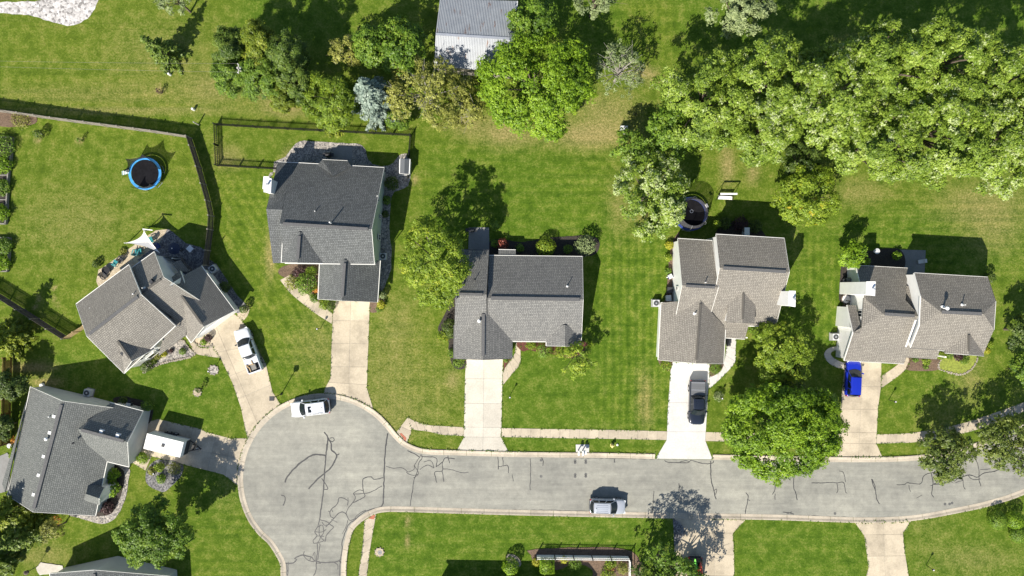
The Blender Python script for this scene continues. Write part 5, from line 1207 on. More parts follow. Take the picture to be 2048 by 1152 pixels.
    bowed('rear_window', c1, r1, -1, .10)
    ks = [0, .36, .70, 1.0] if not pick else [0, .52, 1.0]
    for s in (-1, 1):
        for k in range(len(ks) - 1):
            xa, xb = c0 + (c1 - c0) * ks[k], c0 + (c1 - c0) * ks[k + 1]; ta, tb = r0 + (r1 - r0) * ks[k], r0 + (r1 - r0) * ks[k + 1]
            P4 = [(xb, -wb, z0), (xa, -wb, z0), (ta, -wr, z1 - .05), (tb, -wr, z1 - .05)]
            if s > 0: P4 = [(xa, wb, z0), (xb, wb, z0), (tb, wr, z1 - .05), (ta, wr, z1 - .05)]
            pane('side_window', P4, .012, ins=(.07, .14))
    # wheels, lamps, mirrors, bumpers
    wr_ = .36 if not pick else .40
    for sx in (hl - L_ * .185, -hl + L_ * .20):
        for s in (-1, 1):
            mb = MB(); y0, y1 = s * (Wd / 2 - .24), s * (Wd / 2 + .012)
            mb.tube((sx, y0, wr_), (sx, y1, wr_), wr_, wr_, 18); w_ = mb.build('wheel', M['rubber'], h)
            MB().tube((sx, y1 - s * .03, wr_), (sx, y1 + s * .012, wr_), wr_ * .62, wr_ * .55, 12).build('rim', M['rim'], w_)
            ar = MB(); 
            for k in range(7):
                t0, t1 = math.pi * k / 7, math.pi * (k + 1) / 7
                ar.bar((sx + math.cos(t0) * (wr_ + .05), s * (Wd / 2 + .0), wr_ + math.sin(t0) * (wr_ + .05)), (sx + math.cos(t1) * (wr_ + .05), s * (Wd / 2 + .0), wr_ + math.sin(t1) * (wr_ + .05)), .05, .05)
            ar.build('wheel_arch', M['dark'] if 'arch' in opts else pm, h)
    for s in (-1, 1):
        MB().box((hl - .16, s * Wd * .36, hood - .22), (.30, .34, .14), s * -.28).build('headlight', M['lens'], h)
        MB().box((tail + .07, s * Wd * .42, belt - .16), (.14, .20, .26)).build('tail_light', M['tail'], h)
        mb = MB(); mb.box((c0 - .30, s * (Wd / 2 + .10), belt + .08), (.16, .22, .16), s * .2); mb.bar((c0 - .28, s * (Wd / 2 - .1), belt + .04), (c0 - .28, s * (Wd / 2 + .06), belt + .04), .06, .06)
        mb.build('mirror', M['dark'] if 'dkmirror' in opts else pm, h)
        MB().bar((c0 + .01, s * wb * .98, z0 + .03), (r0 - .01, s * wr, z1 - .0), .05, .03).build('pillar', pm, h)
    MB().box((hl - .03, 0, .42), (.10, Wd * .74, .16)).build('front_bumper', M['dark'], h)
    MB().box((tail + .01, 0, .46), (.12, Wd * .80, .17)).build('rear_bumper', M['steel'] if pick else M['dark'], h)
    MB().box((hl - .055, 0, .66), (.07, Wd * .46, .18)).build('grille', M['black'], h)
    if 'sunroof' in opts: MB().box((r0 - .52, .08, z1 + .028), (.42, .78, .02)).build('sunroof', M['glass'], h)
    if 'rails' in opts:
        for s in (-1, 1): MB().bar((r0 - .25, s * wr * .93, z1 + .075), (r1 + .2, s * wr * .93, z1 + .075), .04, .05).build('roof_rail', M['steel'] if 'rails_s' in opts else M['dark'], h)
    if 'ribs' in opts:
        for s in (-.45, -.15, .15, .45): MB().bar((r0 - .35, s * wr * 1.2, z1 + .056), (r1 + .3, s * wr * 1.2, z1 + .056), .05, .03).build('roof_rib', pm, h)
    if 'fin' in opts: MB().add([(r1 + .42, -.03, z1), (r1 + .42, .03, z1), (r1 + .20, .03, z1), (r1 + .20, -.03, z1), (r1 + .22, 0, z1 + .13)], [(0, 1, 4), (1, 2, 4), (2, 3, 4), (3, 0, 4)]).build('antenna', M['dark'], h)
    for s in (-1, 1):      # hood creases and door seams
        MB().bar((cowl - .02, s * Wd * .27, belt + .012), (hl - .35, s * Wd * .24, hood - .045), .025, .02).build('hood_crease', pm, h)
        MB().bar(((c0 + c1) / 2 + .2, s * (Wd / 2 + .002), belt - .1), ((c0 + c1) / 2 + .2, s * (Wd / 2 + .002), .40), .02, .012).build('door_seam', M['dark'], h)
    if pick:
        x0, x1, wi = bed0 - .06, tail + .14, Wd / 2 - .16
        mb = MB(); zf = .80
        mb.box(((x0 + x1) / 2, 0, zf - .02), (x0 - x1, 2 * wi, .04))
        b = mb.build('bed_floor', M['dark'], h)
        for s in (-1, 1): MB().box(((x0 + x1) / 2, s * (wi + .02), (zf + belt) / 2 + .01), (x0 - x1, .07, belt - zf + .06)).build('bed_wall', pm, h)
        MB().box((x0, 0, (zf + belt) / 2), (.05, 2 * wi, belt - zf + .02)).build('bed_wall', M['dark'], h)
        MB().box((x1 - .03, 0, (zf + belt) / 2 - .02), (.07, 2 * wi + .1, belt - zf + .02)).build('tailgate', pm, h)
        if 'tonneau' in opts:
            t = MB().box(((x0 + x1) / 2, 0, belt + .04), (x0 - x1 - .04, 2 * wi + .08, .05)).build('tonneau_cover', M['p_grey'], h)
            for k in range(4):
                xx = x1 + .16 + k * (x0 - x1 - .3) / 3.2
                MB().box((xx, 0, belt + .072), (.05, 2 * wi, .022)).build('rib', M['steel'] if k in (0, 2) else M['p_grey'], t)
        if 'load' in opts:
            t = MB().box((x0 - .42, 0, belt + .04), (.80, 2 * wi + .12, .06)).build('tonneau_cover', pm, h)
    return h
def heading(a, b):      # image points rear -> nose
    p, q = W(*a), W(*b); return math.atan2(q.y - p.y, q.x - p.x)
t = car('pickup_truck', 'white pickup truck with boards in its bed on the angled driveway', 'pickup truck', 496, 701, .9, heading((511, 743), (481.5, 662)), 5.85, 2.0, 1.80, 'pickup', M['p_white'], ('load', 'dkmirror'))
def boards():
    base = W(506, 727); base.z = .8; rz = heading((511, 743), (481.5, 662))
    h = thing('lumber_pile', 'cut boards and a grey sheet lying in the white pickup bed', 'lumber', base, local=True, rz=rz)
    MB().box((-.45, -.28, .16), (.75, .72, .30)).build('grey_sheet', M['timber'], h)
    for i, (x, y, l, a) in enumerate([(-.05, .02, 1.0, 1.5), (-.45, .16, .95, .06), (.08, -.42, .62, .12), (-.15, .30, .5, .5)]):
        MB().box((x, y, .36 + .05 * i), (l, .12, .06), a).build('board', M['wood_tan'], h)
boards()
car('suv', 'white suv with a dark sunroof parked in the turning circle', 'suv', 620, 816, .95, heading((652, 811), (590, 818.5)), 4.95, 1.98, 1.78, 'suv', M['p_white'], ('sunroof', 'rails', 'fin', 'rails_s'))
car('suv', 'silver suv parked along the lower kerb of the street', 'suv', 1215.5, 1013.5, .9, heading((1182, 1012.5), (1250, 1014.5)), 4.55, 1.88, 1.70, 'suv', M['p_silver'], ('rails', 'fin', 'rails_s', 'ribs'))
car('pickup_truck', 'dark navy pickup truck with a grey bed cover on white concrete', 'pickup truck', 1394.5, 805, .95, heading((1395.5, 765), (1393.5, 850)), 5.7, 2.02, 1.9, 'pickup', M['p_black'], ('tonneau', 'arch', 'ribs'))
car('minivan', 'bright blue minivan parked nose-in at the taupe house', 'minivan', 1708, 757.5, .95, heading((1706, 793), (1709.5, 723)), 4.55, 1.85, 1.66, 'suv', M['p_blue'], ('van',))
car('suv', 'black suv carrying two kayaks in the shaded driveway at the bottom', 'suv', 1391, 1153, .9, heading((1391.5, 1117), (1390.5, 1190)), 4.7, 1.88, 1.6, 'suv', M['p_black'], ('rails',))
def kayak(label, px, py, mat, L_=3.3):
    b = W(px, py, 1.75); b.z = 1.72; h = thing('kayak', label, 'kayak', b, local=True, rz=R(-91))
    vs, fs = [], []; n = 12
    for i in range(n + 1):
        u = i / n; x = (u - .5) * L_; w = .36 * math.sin(math.pi * min(max(u, .02), .98)) ** .7; z = .06 * abs(2 * u - 1) ** 2
        vs += [(x, -w, z + .10), (x, -w * .6, z - .02), (x, w * .6, z - .02), (x, w, z + .10), (x, w * .5, z + .22), (x, -w * .5, z + .22)]
    for i in range(n):
        for j in range(6): fs.append((i * 6 + j, (i + 1) * 6 + j, (i + 1) * 6 + (j + 1) % 6, i * 6 + (j + 1) % 6))
    fs += [tuple(range(6))[::-1], tuple(range(n * 6, n * 6 + 6))]
    MB().add(vs, [f[::-1] for f in fs]).build('hull', mat, h, smooth=True)
    MB().lathe((.1, 0, .17), [(.30, 0), (.30, .10), (.22, .10)], 14).build('cockpit', M['dark'], h)
kayak('green kayak lashed on the black suv roof', 1389.5, 1143, M['green_k'])
kayak('red kayak lashed on the black suv roof', 1400, 1150, M['red_k'])

def trailer():
    a, b, c, d = W(294.5, 867, 2.55), W(367, 884.7, 2.55), W(360.4, 914.8, 2.55), W(286.4, 897, 2.55)
    cen = (a + b + c + d) / 4; rz = math.atan2((b - a).y, (b - a).x); Lx = (b - a).length; Wy = (a - d).length * .99
    h = thing('box_trailer', 'white enclosed box trailer parked on the driveway by the brown garage door', 'trailer', (cen.x, cen.y, 0), local=True, rz=rz)
    MB().box((0, 0, 1.50), (Lx, Wy, 2.0)).build('body', M['white'], h)
    MB().box((0, 0, 2.53), (Lx + .04, Wy + .04, .06)).build('roof', M['white'], h)
    MB().box((-.05, .0, 2.60), (.36, .36, .10)).build('roof_vent', M['dark'], h)
    for s in (-1, 1):
        MB().box((0, s * (Wy / 2 + .012), .75), (Lx * .98, .02, .40)).build('skirt', M['steel'], h)
        MB().box((-.2, s * (Wy / 2 + .10), .82), (1.7, .20, .06)).build('fender', M['black'], h)
        for x in (-.6, .25):
            w_ = MB().tube((x, s * (Wy / 2 - .1), .36), (x, s * (Wy / 2 + .16), .36), .36, .36, 16).build('wheel', M['rubber'], h)
            MB().tube((x, s * (Wy / 2 + .1), .36), (x, s * (Wy / 2 + .175), .36), .2, .18, 12).build('rim', M['rim'], w_)
        MB().bar((Lx / 2, s * Wy * .36, .52), (Lx / 2 + 1.45, 0, .52), .10, .12).build('tongue_beam', M['black'], h)
    MB().box((Lx / 2 + .015, 0, 1.1), (.03, Wy * .98, 1.15)).build('nose_guard', M['dark'], h)
    MB().box((Lx / 2 + .55, 0, .62), (.30, .62, .22)).build('battery_box', M['black'], h)
    MB().tube((Lx / 2 + 1.15, .05, .05), (Lx / 2 + 1.15, .05, .95), .05, .05, 8).build('jack', M['steel'], h)
    MB().lathe((Lx / 2 + 1.5, 0, .45), [(.10, 0), (.11, .12), (.05, .16)], 10).build('coupler', M['black'], h)
    MB().box((-Lx / 2 - .02, 0, 1.5), (.04, Wy * .9, 1.8)).build('rear_door', M['white'], h)
    for s in (-1, 1): MB().box((-Lx / 2 - .03, s * Wy * .42, .7), (.04, .14, .12)).build('tail_light', M['tail'], h)
trailer()

# ------------------------------------------------------------------ trampolines and yard things
def trampoline(label, px, py, rad, pad, kind):
    z = .85; c = W(px, py, z); c.z = 0; h = thing('trampoline', label, 'trampoline', c, local=True)
    n = 40
    def ringm(r0, r1, z0, z1):
        vs = []; 
        for k in range(n):
            t = 2 * math.pi * k / n
            for r, zz in ((r0, z0), (r1, z0), (r1, z1), (r0, z1)): vs.append((math.cos(t) * r, math.sin(t) * r, zz))
        fs = [(k * 4 + j, ((k + 1) % n) * 4 + j, ((k + 1) % n) * 4 + (j + 1) % 4, k * 4 + (j + 1) % 4) for k in range(n) for j in range(4)]
        return MB().add(vs, [f[::-1] for f in fs])
    ringm(rad - .05, rad + .03, z - .10, z - .03).build('frame', M['steel'], h)
    ringm(rad - .27, rad + .04, z - .02, z + .035).build('pad', pad, h)
    MB().lathe((0, 0, z - .06), [(rad - .30, 0), (rad - .30, .02)], 40).build('mat', M['mat_black'], h)
    for k in range(6):
        t = 2 * math.pi * (k + .3) / 6; p = Vector((math.cos(t) * rad, math.sin(t) * rad, 0)); tt = Vector((-math.sin(t), math.cos(t), 0)) * .45
        mb = MB(); mb.tube(p + tt + Vector((0, 0, .04)), p - tt + Vector((0, 0, .04)), .025, .025, 6)
        for s in (-1, 1): mb.tube(p + tt * s, p + tt * s + Vector((0, 0, z - .05)), .025, .025, 6)
        mb.build('leg', M['steel'], h)
    return h, c, z, rad
h, c, z, rad = trampoline('blue-padded trampoline with sagging net and white ladder on the left lawn', 290, 347, 2.05, M['aqua'], 0)
angs = [R(a) for a in (15, 75, 135, 175, 245, 312)]
tops = [Vector((math.cos(a) * (rad + .12), math.sin(a) * (rad + .12), 2.55 if i not in (3,) else 1.9)) for i, a in enumerate(angs)]
for a, t_ in zip(angs, tops):
    MB().tube((math.cos(a) * (rad + .05), math.sin(a) * (rad + .05), .3), t_, .035, .03, 6).build('net_pole', M['dark'], h)
for i, j in ((0, 1), (1, 2), (2, 3), (4, 5)):
    A, B = tops[i], tops[j]; vs, fs = [], []; m = 8
    for k in range(m + 1):
        u = k / m; p = A.lerp(B, u); p.z -= (.75 if (i, j) != (4, 5) else 1.2) * math.sin(math.pi * u) ** .8
        a = angs[i] + (angs[j] - angs[i]) * u; q_ = Vector((math.cos(a) * (rad - .1), math.sin(a) * (rad - .1), z))
        vs += [q_, p]
    fs = [(2 * k, 2 * k + 2, 2 * k + 3, 2 * k + 1) for k in range(m)]
    MB().add(vs, fs).build('net', M['net'], h)
mb = MB(); mb.bar((-rad - 1.25, .15, .22), (-rad - .02, -.02 + .28, z + .02), .50, .05); lad = mb.build('ladder', M['white'], h)
for k in range(4): MB().bar((-rad - 1.1 + k * .3, -.12 + .02 * k, .36 + k * .16), (-rad - 1.1 + k * .3, .42 + .02 * k, .36 + k * .16), .06, .04).build('rung', M['teal'], lad)

h, c, z, rad = trampoline('dark trampoline with navy pad and tall grey net partly under the silver maple', 1381, 428, 2.12, M['navy_pad'], 1)
n = 36; vs = []
for k in range(n):
    t = 2 * math.pi * k / n
    for r, zz in ((rad - .25, z), (rad - .12, 1.8), (rad - .45, 2.75)): vs.append((math.cos(t) * r, math.sin(t) * r, zz))
fs = [(k * 3 + j, ((k + 1) % n) * 3 + j, ((k + 1) % n) * 3 + j + 1, k * 3 + j + 1) for k in range(n) for j in range(2)]
MB().add(vs, fs).build('net', M['net_l'], h)
mb = MB()
for k in range(n):
    t0, t1 = 2 * math.pi * k / n, 2 * math.pi * (k + 1) / n; r = rad - .43
    mb.tube((math.cos(t0) * r, math.sin(t0) * r, 2.77), (math.cos(t1) * r, math.sin(t1) * r, 2.77), .022, .022, 5, cap=False)
mb.build('net_hoop', M['dark'], h)
for k in range(6):
    t = 2 * math.pi * (k + .35) / 6; mb = MB()
    pts = [Vector((math.cos(t) * r, math.sin(t) * r, zz)) for r, zz in ((rad + .04, .2), (rad + .05, 1.7), (rad - .1, 2.4), (rad - .43, 2.78))]
    mb.path(pts, [.022] * 4, 6); mb.build('net_pole', M['steel'], h)
mb = MB().lathe((.15, .35, z - .035), [(.22, 0), (.22, .012)], 20); 
mb.build('mat_emblem', M['steel'], h)
MB().lathe((.15, .35, z - .030), [(.17, 0), (.17, .014)], 20).build('mat_emblem', M['mat_black'], h)
MB().box((rad - .35, .95, 1.9), (.30, .45, .04), .5).build('cushion', M['cloth_w'], h)

def swing():
    b = W(1448, 392); h = thing('garden_swing', 'white slatted garden swing seat standing right of the dark trampoline', 'garden swing', b)
    x0, x1 = b.x - .92, b.x + .92; y = b.y
    for x in (x0 - .1, x1 + .1):
        for s in (-.55, .45): MB().tube((x, y + s, 0), (x, y, 1.95), .035, .03, 6).build('leg', M['black'], h)
    MB().bar((x0 - .15, y, 2.0), (x1 + .15, y, 2.0), .22, .05).build('top_beam', M['white'], h)
    for k in range(4): MB().bar((x0 + .02, y - .42 + .115 * k, .48), (x1 - .02, y - .50 + .115 * k, .48), .10, .03).build('seat_slat', M['white'], h)
    for k in range(3): MB().bar((x0 + .02, y + .06, .62 + k * .14), (x1 - .02, y + .02, .62 + k * .14), .03, .10).build('back_slat', M['black'], h)
    for x in (x0 + .1, x1 - .1): MB().tube((x, y - .2, .45), (x, y, 1.97), .012, .012, 5).build('chain', M['black'], h)
swing()

def sail():
    h = thing('shade_sail', 'white shade sail with scooped edges over the small rear patio', 'shade sail', W(292, 478))
    C = [W(248.4, 485.9, 2.35), W(287.5, 460.3, 2.3), W(320.8, 506.8, 2.9)]; cen = W(297.5, 484.5, 2.25)
    vs = [cen]; n = 10
    for i in range(3):
        a, b = C[i], C[(i + 1) % 3]; md = ((a + b) / 2).lerp(cen, .62)
        for k in range(n):
            u = k / n; vs.append(a * (1 - u) ** 2 + md * 2 * u * (1 - u) + b * u * u)
    m = len(vs) - 1; fs = [(0, 1 + (i + 1) % m, 1 + i) for i in range(m)]
    MB().add(vs, fs).build('sail', M['cloth_w'], h)
    for p, q in (((254, 487), C[0]), ((292, 462), C[1])): MB().tube(W(*p), q, .06, .05, 8).build('post', M['white'], h)
    MB().bar(W(284.8, 458, 2.3), W(305, 460.5, 2.35), .12, .1).build('spreader', M['white'], h)
sail()

def patio_chair(label, px, py, rz, mat, group='patio chairs behind the angled house', nm='patio_chair'):
    h = thing(nm, label, 'chair', W(px, py), group, local=True, rz=rz); 
    for k in range(5): MB().box((-.24 + .12 * k, 0, .36 - .02 * k), (.10, .56, .03)).build('seat_slat', mat, h)
    mb = MB()
    for k in range(5):
        y = -.24 + .12 * k; mb.bar((-.30, y, .34), (-.52, y, .98 - abs(y) * .4), .10, .025)
    mb.build('backrest', mat, h)
    for s in (-1, 1):
        MB().box((-.08, s * .33, .56), (.62, .12, .03)).build('armrest', mat, h)
        for x in (.18, -.36): MB().box((x, s * .31, .27), (.07, .05, .55)).build('leg', mat, h)
    return h
patio_chair('teal patio chair half under the white shade sail', 304, 481, R(200), M['teal'])
patio_chair('teal patio chair below the shade sail by the roof edge', 281, 502.5, R(100), M['teal'])
patio_chair('teal lounge chair next to the teal chair at the roof edge', 275, 504, R(70), M['teal'])
patio_chair('small teal chair alone on the tan gravel', 233, 526, R(150), M['teal'])
patio_chair('blue chair in the shade of the angled house', 317, 492, R(30), M['navy_pad'])
patio_chair('dark chair nearest the lower end of the tan patio', 212, 553, R(-40), M['dark'])
patio_chair('dark chair at the fire bowl on the tan patio', 243, 521, R(-130), M['dark'])
def firebowl():
    h = thing('fire_bowl', 'round black fire bowl on the tan gravel patio', 'fire bowl', W(216, 541))
    MB().lathe(W(216, 541), [(.30, .25), (.50, .42), (.54, .52), (.46, .52), (.40, .44)], 16).build('bowl', M['black'], h)
    for k in range(3):
        t = k * 2.1; p = W(216, 541); MB().tube(p + Vector((math.cos(t) * .42, math.sin(t) * .42, 0)), p + Vector((math.cos(t) * .32, math.sin(t) * .32, .34)), .03, .03, 6).build('leg', M['black'], h)
firebowl()
def umbrella():
    c = W(363, 499); h = thing('patio_umbrella', 'navy patio umbrella with white tip on the shaded gravel', 'umbrella', c)
    MB().lathe(c, [(.30, 0), (.28, .08), (.05, .10)], 12).build('base', M['dark'], h); MB().tube(c, c + Vector((0, 0, 2.5)), .025, .025, 6).build('pole', M['steel'], h)
    MB().lathe(c, [(.80, 1.95), (.45, 2.25), (.04, 2.45)], 8).build('canopy', M['navy'], h); MB().lathe(c, [(.06, 2.45), (.08, 2.5), (.03, 2.6)], 8).build('finial', M['white'], h)
umbrella()
def table():
    c = W(385, 498); h = thing('patio_table', 'square pale table set corner-on beside the navy umbrella', 'table', c, local=True, rz=R(45))
    MB().box((0, 0, .72), (.72, .72, .05)).build('tabletop', M['white'], h)
    for a in (-1, 1):
        for b in (-1, 1): MB().box((a * .30, b * .30, .35), (.06, .06, .70)).build('leg', M['white'], h)
table()
def grill(label, px, py, rz, lid):
    h = thing('barbecue_grill', label, 'grill', W(px, py), local=True, rz=rz)
    MB().box((0, 0, .55), (.62, .52, .55)).build('cabinet', M['dark'], h)
    mb = MB(); n = 6
    for k in range(n):
        t0, t1 = math.pi * k / n, math.pi * (k + 1) / n
        mb.add([(-.33, math.cos(t0) * .28, .86 + math.sin(t0) * .24), (.33, math.cos(t0) * .28, .86 + math.sin(t0) * .24), (.33, math.cos(t1) * .28, .86 + math.sin(t1) * .24), (-.33, math.cos(t1) * .28, .86 + math.sin(t1) * .24)], [(0, 1, 2, 3)])
    mb.build('lid', lid, h)
    for s in (-1, 1): MB().box((s * .52, 0, .84), (.36, .44, .04)).build('side_shelf', M['dark'], h)
grill('black grill on the stone patio behind the charcoal-roofed house', 660, 312, 0, M['black'])
grill('grey covered grill beside the side wall of the blue-grey house', 264, 808, R(75), M['ac'])
grill('dark grill at the left wall of the taupe house', 1690, 560, R(10), M['timber'])
grill('dark grill on the patio slab behind the grey-roofed house', 943, 461, 0, M['dark'])

def ac_unit(label, px, py, rz=0.0, s=.82):
    h = thing('air_conditioner', label, 'air conditioner', W(px, py), 'air conditioners beside the houses', local=True, rz=rz)
    MB().box((0, 0, .42), (s, s, .80)).build('casing', M['ac'], h)
    MB().lathe((0, 0, .82), [(s * .42, 0), (s * .42, .02)], 16).build('grille', M['ac_dark'], h)
    MB().lathe((0, 0, .845), [(s * .14, 0), (s * .12, .03)], 10).build('fan_hub', M['steel'], h)
    MB().box((0, 0, .01), (s * 1.25, s * 1.25, .06)).build('base_pad', M['conc_dark'], h)
ac_unit('air conditioner beside the green side wall of the charcoal-roofed house', 768, 513)
ac_unit('air conditioner in the slate strip by the angled house garage', 430, 538, R(35))
ac_unit('air conditioner against the pale upper wall of the blue-grey house', 181, 784, R(-15))
ac_unit('air conditioner on the lawn left of the tan house', 1310, 606)
ac_unit('air conditioner by the white lower-left wall of the taupe house', 1666, 673)
ac_unit('air conditioner above the pale wall at the lower edge', 219, 1131, R(5))

def bin_(label, px, py, mat, rz=0.0):
    h = thing('wheeled_bin', label, 'bin', W(px, py), 'wheeled bins beside the tan house', local=True, rz=rz)
    MB().add([(-.25, -.28, .06), (.25, -.28, .06), (.25, .28, .06), (-.25, .28, .06), (-.31, -.34, 1.0), (.31, -.34, 1.0), (.31, .34, 1.0), (-.31, .34, 1.0)],
             [(3, 2, 1, 0), (4, 5, 6, 7), (0, 1, 5, 4), (1, 2, 6, 5), (2, 3, 7, 6), (3, 0, 4, 7)]).build('tub', mat, h)
    MB().box((0, 0, 1.04), (.66, .74, .08)).build('lid', mat, h)
    for s in (-1, 1): MB().tube((s * .3, .32, .1), (s * .24, .32, .1), .1, .1, 10).build('wheel', M['rubber'], h)
bin_('pale green bin by the shaded left wall of the tan house', 1334, 596, M['ac'], .1)
bin_('dark bin just above the pale green bin', 1336, 580, M['dark'], -.1)

def playset():
    c = W(810, 334); h = thing('garden_shed', 'tiny white shed with grey ridged roof at the fence end', 'shed', c)
    a, b, c_, d = W(799.7, 318, 1.55), W(820, 318.8, 1.55), W(818.4, 348, 1.55), W(799, 346.6, 1.55)
    r0, r1 = W(809.5, 318.3, 1.95), W(808.5, 347.5, 1.95)
    roof_mesh([[a, r0, r1, d], [b, c_, r1, r0]], M['p_grey'], h, th=.05)
    for p, q in ((a, b), (b, c_), (c_, d), (d, a)): MB().bar(p + Vector((0, 0, .03)), q + Vector((0, 0, .03)), .10, .10).build('fascia', M['white'], h)
    P = [p.lerp((a + b + c_ + d) / 4, .1) for p in (a, b, c_, d)]
    MB().prism([(p.x, p.y) for p in P], 0, 1.5).build('wall', M['white'], h)
    for k in range(6): MB().bar(W(801 + k * 3, 352) + Vector((0, 0, .02 + .0)), W(801 + k * 3, 352) + Vector((0, 0, .6)), .12, .03).build('picket', M['white'], h)
playset()

def raised_bed(label, outl, cross, seed):
    P = wp(outl); h = thing('raised_bed', label, 'planter', P[0], 'timber vegetable beds at the left edge')
    n = len(P)
    for i in range(n): MB().bar(P[i] + Vector((0, 0, .45)), P[(i + 1) % n] + Vector((0, 0, .45)), .16, .42).build('timber', M['timber'], h)
    for a, b in cross: MB().bar(W(*a) + Vector((0, 0, .44)), W(*b) + Vector((0, 0, .44)), .13, .40).build('timber', M['timber'], h)
    MB().prism([(p.x, p.y) for p in P], 0, .34).build('soil', M['mulch_k'], h)
    return h
RB1 = raised_bed('long timber vegetable bed at the left edge above the other bed', [(-30, 272), (28, 276), (25, 320), (20, 350), (17.5, 400), (15, 448), (-30, 447)], [((-20, 352), (20, 351)), ((-20, 400), (17, 400))], 1)
RB2 = raised_bed('shorter timber vegetable bed at the left edge below the long bed', [(-30, 476), (23, 476), (21, 510), (18, 543), (-30, 542)], [], 2)

def post_lamp(label, px, py, hgt=1.75):
    h = thing('yard_lamp', label, 'lamp post', W(px, py), 'black yard lamps beside the driveways', local=True)
    MB().tube((0, 0, 0), (0, 0, hgt - .3), .04, .035, 8).build('post', M['black'], h)
    hd = MB().lathe((0, 0, hgt - .32), [(.08, 0), (.13, .10), (.15, .26), (.05, .34)], 8).build('lantern', M['black'], h)
    MB().lathe((0, 0, hgt - .02), [(.09, 0), (.07, .05)], 8).build('cap', M['white'], hd)
L0 = (('yard lamp by the end of the path at the charcoal house driveway', 641, 656.5), ('yard lamp in the round stone ring by the angled driveway', 427.5, 739.8), ('yard lamp on the lawn right of the pale driveway', 1019.8, 791),
      ('yard lamp in the grey shrub right of the navy pickup', 1437, 793), ('yard lamp on the lawn right of the blue minivan', 1777.5, 799.5), ('yard lamp in the slate-chip bed by the trailer', 320, 941), ('yard lamp on the lawn at the lower right', 1852, 1130))
for lab, x, y in L0: post_lamp(lab, x, y, 1.65)
def street_lamp():
    p = W(563, 788); h = thing('street_lamp', 'tall black street lamp with square head at the turning circle', 'street lamp', p, local=True)
    MB().tube((0, 0, 0), (0, 0, 3.3), .06, .045, 8).build('post', M['black'], h); MB().box((0, 0, 3.42), (.48, .48, .30)).build('lantern', M['dark'], h)
    MB().box((0, 0, 3.60), (.56, .56, .06)).build('cap', M['dark'], h); MB().bar((-.3, 0, 2.6), (.3, 0, 2.6), .04, .04).build('cross_bar', M['black'], h)
    MB().lathe((0, 0, 0), [(.14, 0), (.14, .15), (.07, .22)], 10).build('base', M['black'], h)
street_lamp()
def feeder():
    p = W(77, 1131); h = thing('bird_feeder', 'dark bird feeder on a pole in the lower left corner', 'bird feeder', p, local=True)
    MB().tube((0, 0, 0), (0, 0, 2.3), .035, .035, 6).build('pole', M['black'], h); MB().lathe((0, 0, 1.9), [(.12, 0), (.22, .06), (.20, .40), (.30, .42), (.04, .62)], 10).build('hopper', M['bark'], h)
    MB().bar((-.3, 0, 2.25), (.35, 0, 2.25), .03, .03).build('arm', M['black'], h)
feeder()
def mailbox(label, px, py, arm):
    h = thing('mailbox', label, 'mailbox', W(px, py), 'mailboxes on the white kerb pad', local=True)
    MB().box((0, .05, .5), (.11, .11, 1.0)).build('post', M['white'], h)
    mb = MB(); n = 7; vs = []
    for y in (-.30, .28):
        vs += [(-.13, y, 1.0), (.13, y, 1.0)] + [(math.cos(math.pi * k / n) * .13, y, 1.14 + math.sin(math.pi * k / n) * .12) for k in range(n + 1)]
    m = n + 3; fs = [(i, (i + 1) % m, m + (i + 1) % m, m + i) for i in range(m)] + [tuple(range(m - 1, -1, -1)), tuple(range(m, 2 * m))]
    MB().add(vs, fs).build('box', M['white'], h)
    MB().bar((-.12, 0, 1.0), (.12, 0, 1.0), .5, .05).build('tray', M['white'], h)
    if arm: MB().box((.30, .05, .78), (.30, .48, .22)).build('newspaper_tube', M['white'], h)
    MB().box((.14, -.1, 1.25), (.02, .05, .16)).build('flag', M['tail'], h)
pad = MB().prism([(p.x, p.y) for p in wp([(1151.5, 889), (1178.3, 889), (1178, 906), (1152, 906)])], -.05, .05).build('kerb_pad', M['conc_new']); tag(pad, kind='structure')
mailbox('white mailbox on the left of the kerb pad', 1156, 902, False); mailbox('white mailbox on the right of the kerb pad', 1164.5, 902.5, True)
def hydrant():
    h = thing('fire_hydrant', 'pale yellow fire hydrant on the verge right of the mailboxes', 'fire hydrant', W(1223.5, 890), local=True)
    MB().lathe((0, 0, 0), [(.22, 0), (.22, .06), (.15, .08), (.15, .55), (.19, .57), (.18, .64), (.12, .76), (.04, .80)], 12).build('barrel', M['yellow'], h)
    for a in (0, math.pi): MB().tube((math.cos(a) * .1, math.sin(a) * .1, .46), (math.cos(a) * .27, math.sin(a) * .27, .46), .08, .08, 8).build('side_cap', M['yellow'], h)
    MB().tube((0, -.1, .42), (0, -.28, .42), .10, .10, 8).build('front_cap', M['yellow'], h)
hydrant()
def small(name, label, cat, px, py, prof, mat, nm='body', n=10, grp=None):
    h = thing(name, label, cat, W(px, py), grp, local=True); MB().lathe((0, 0, 0), prof, n).build(nm, mat, h)
    MB().lathe((0, 0, prof[-1][1]), [(prof[-1][0] * .7, 0), (prof[-1][0] * .5, .03)], n).build('cap', mat, h); return h
PED = [(.17, 0), (.17, .55), (.12, .65)]
small('utility_pedestal', 'white utility pedestal on the lawn below the power lines', 'utility pedestal', 341, 149.5, PED, M['white'])
small('utility_pedestal', 'white utility pedestal above the corner of the board fence', 'utility pedestal', 388.5, 219.5, PED, M['white'])
small('fence_marker', 'white marker post at the outer corner of the board fence', 'marker post', 397, 249, [(.09, 0), (.08, 1.4), (.06, 1.45)], M['pole'])
small('sprinkler_box', 'small white box on the verge right of the hydrant', 'valve box', 1234.5, 889.5, [(.14, 0), (.14, .12), (.1, .15)], M['white'])
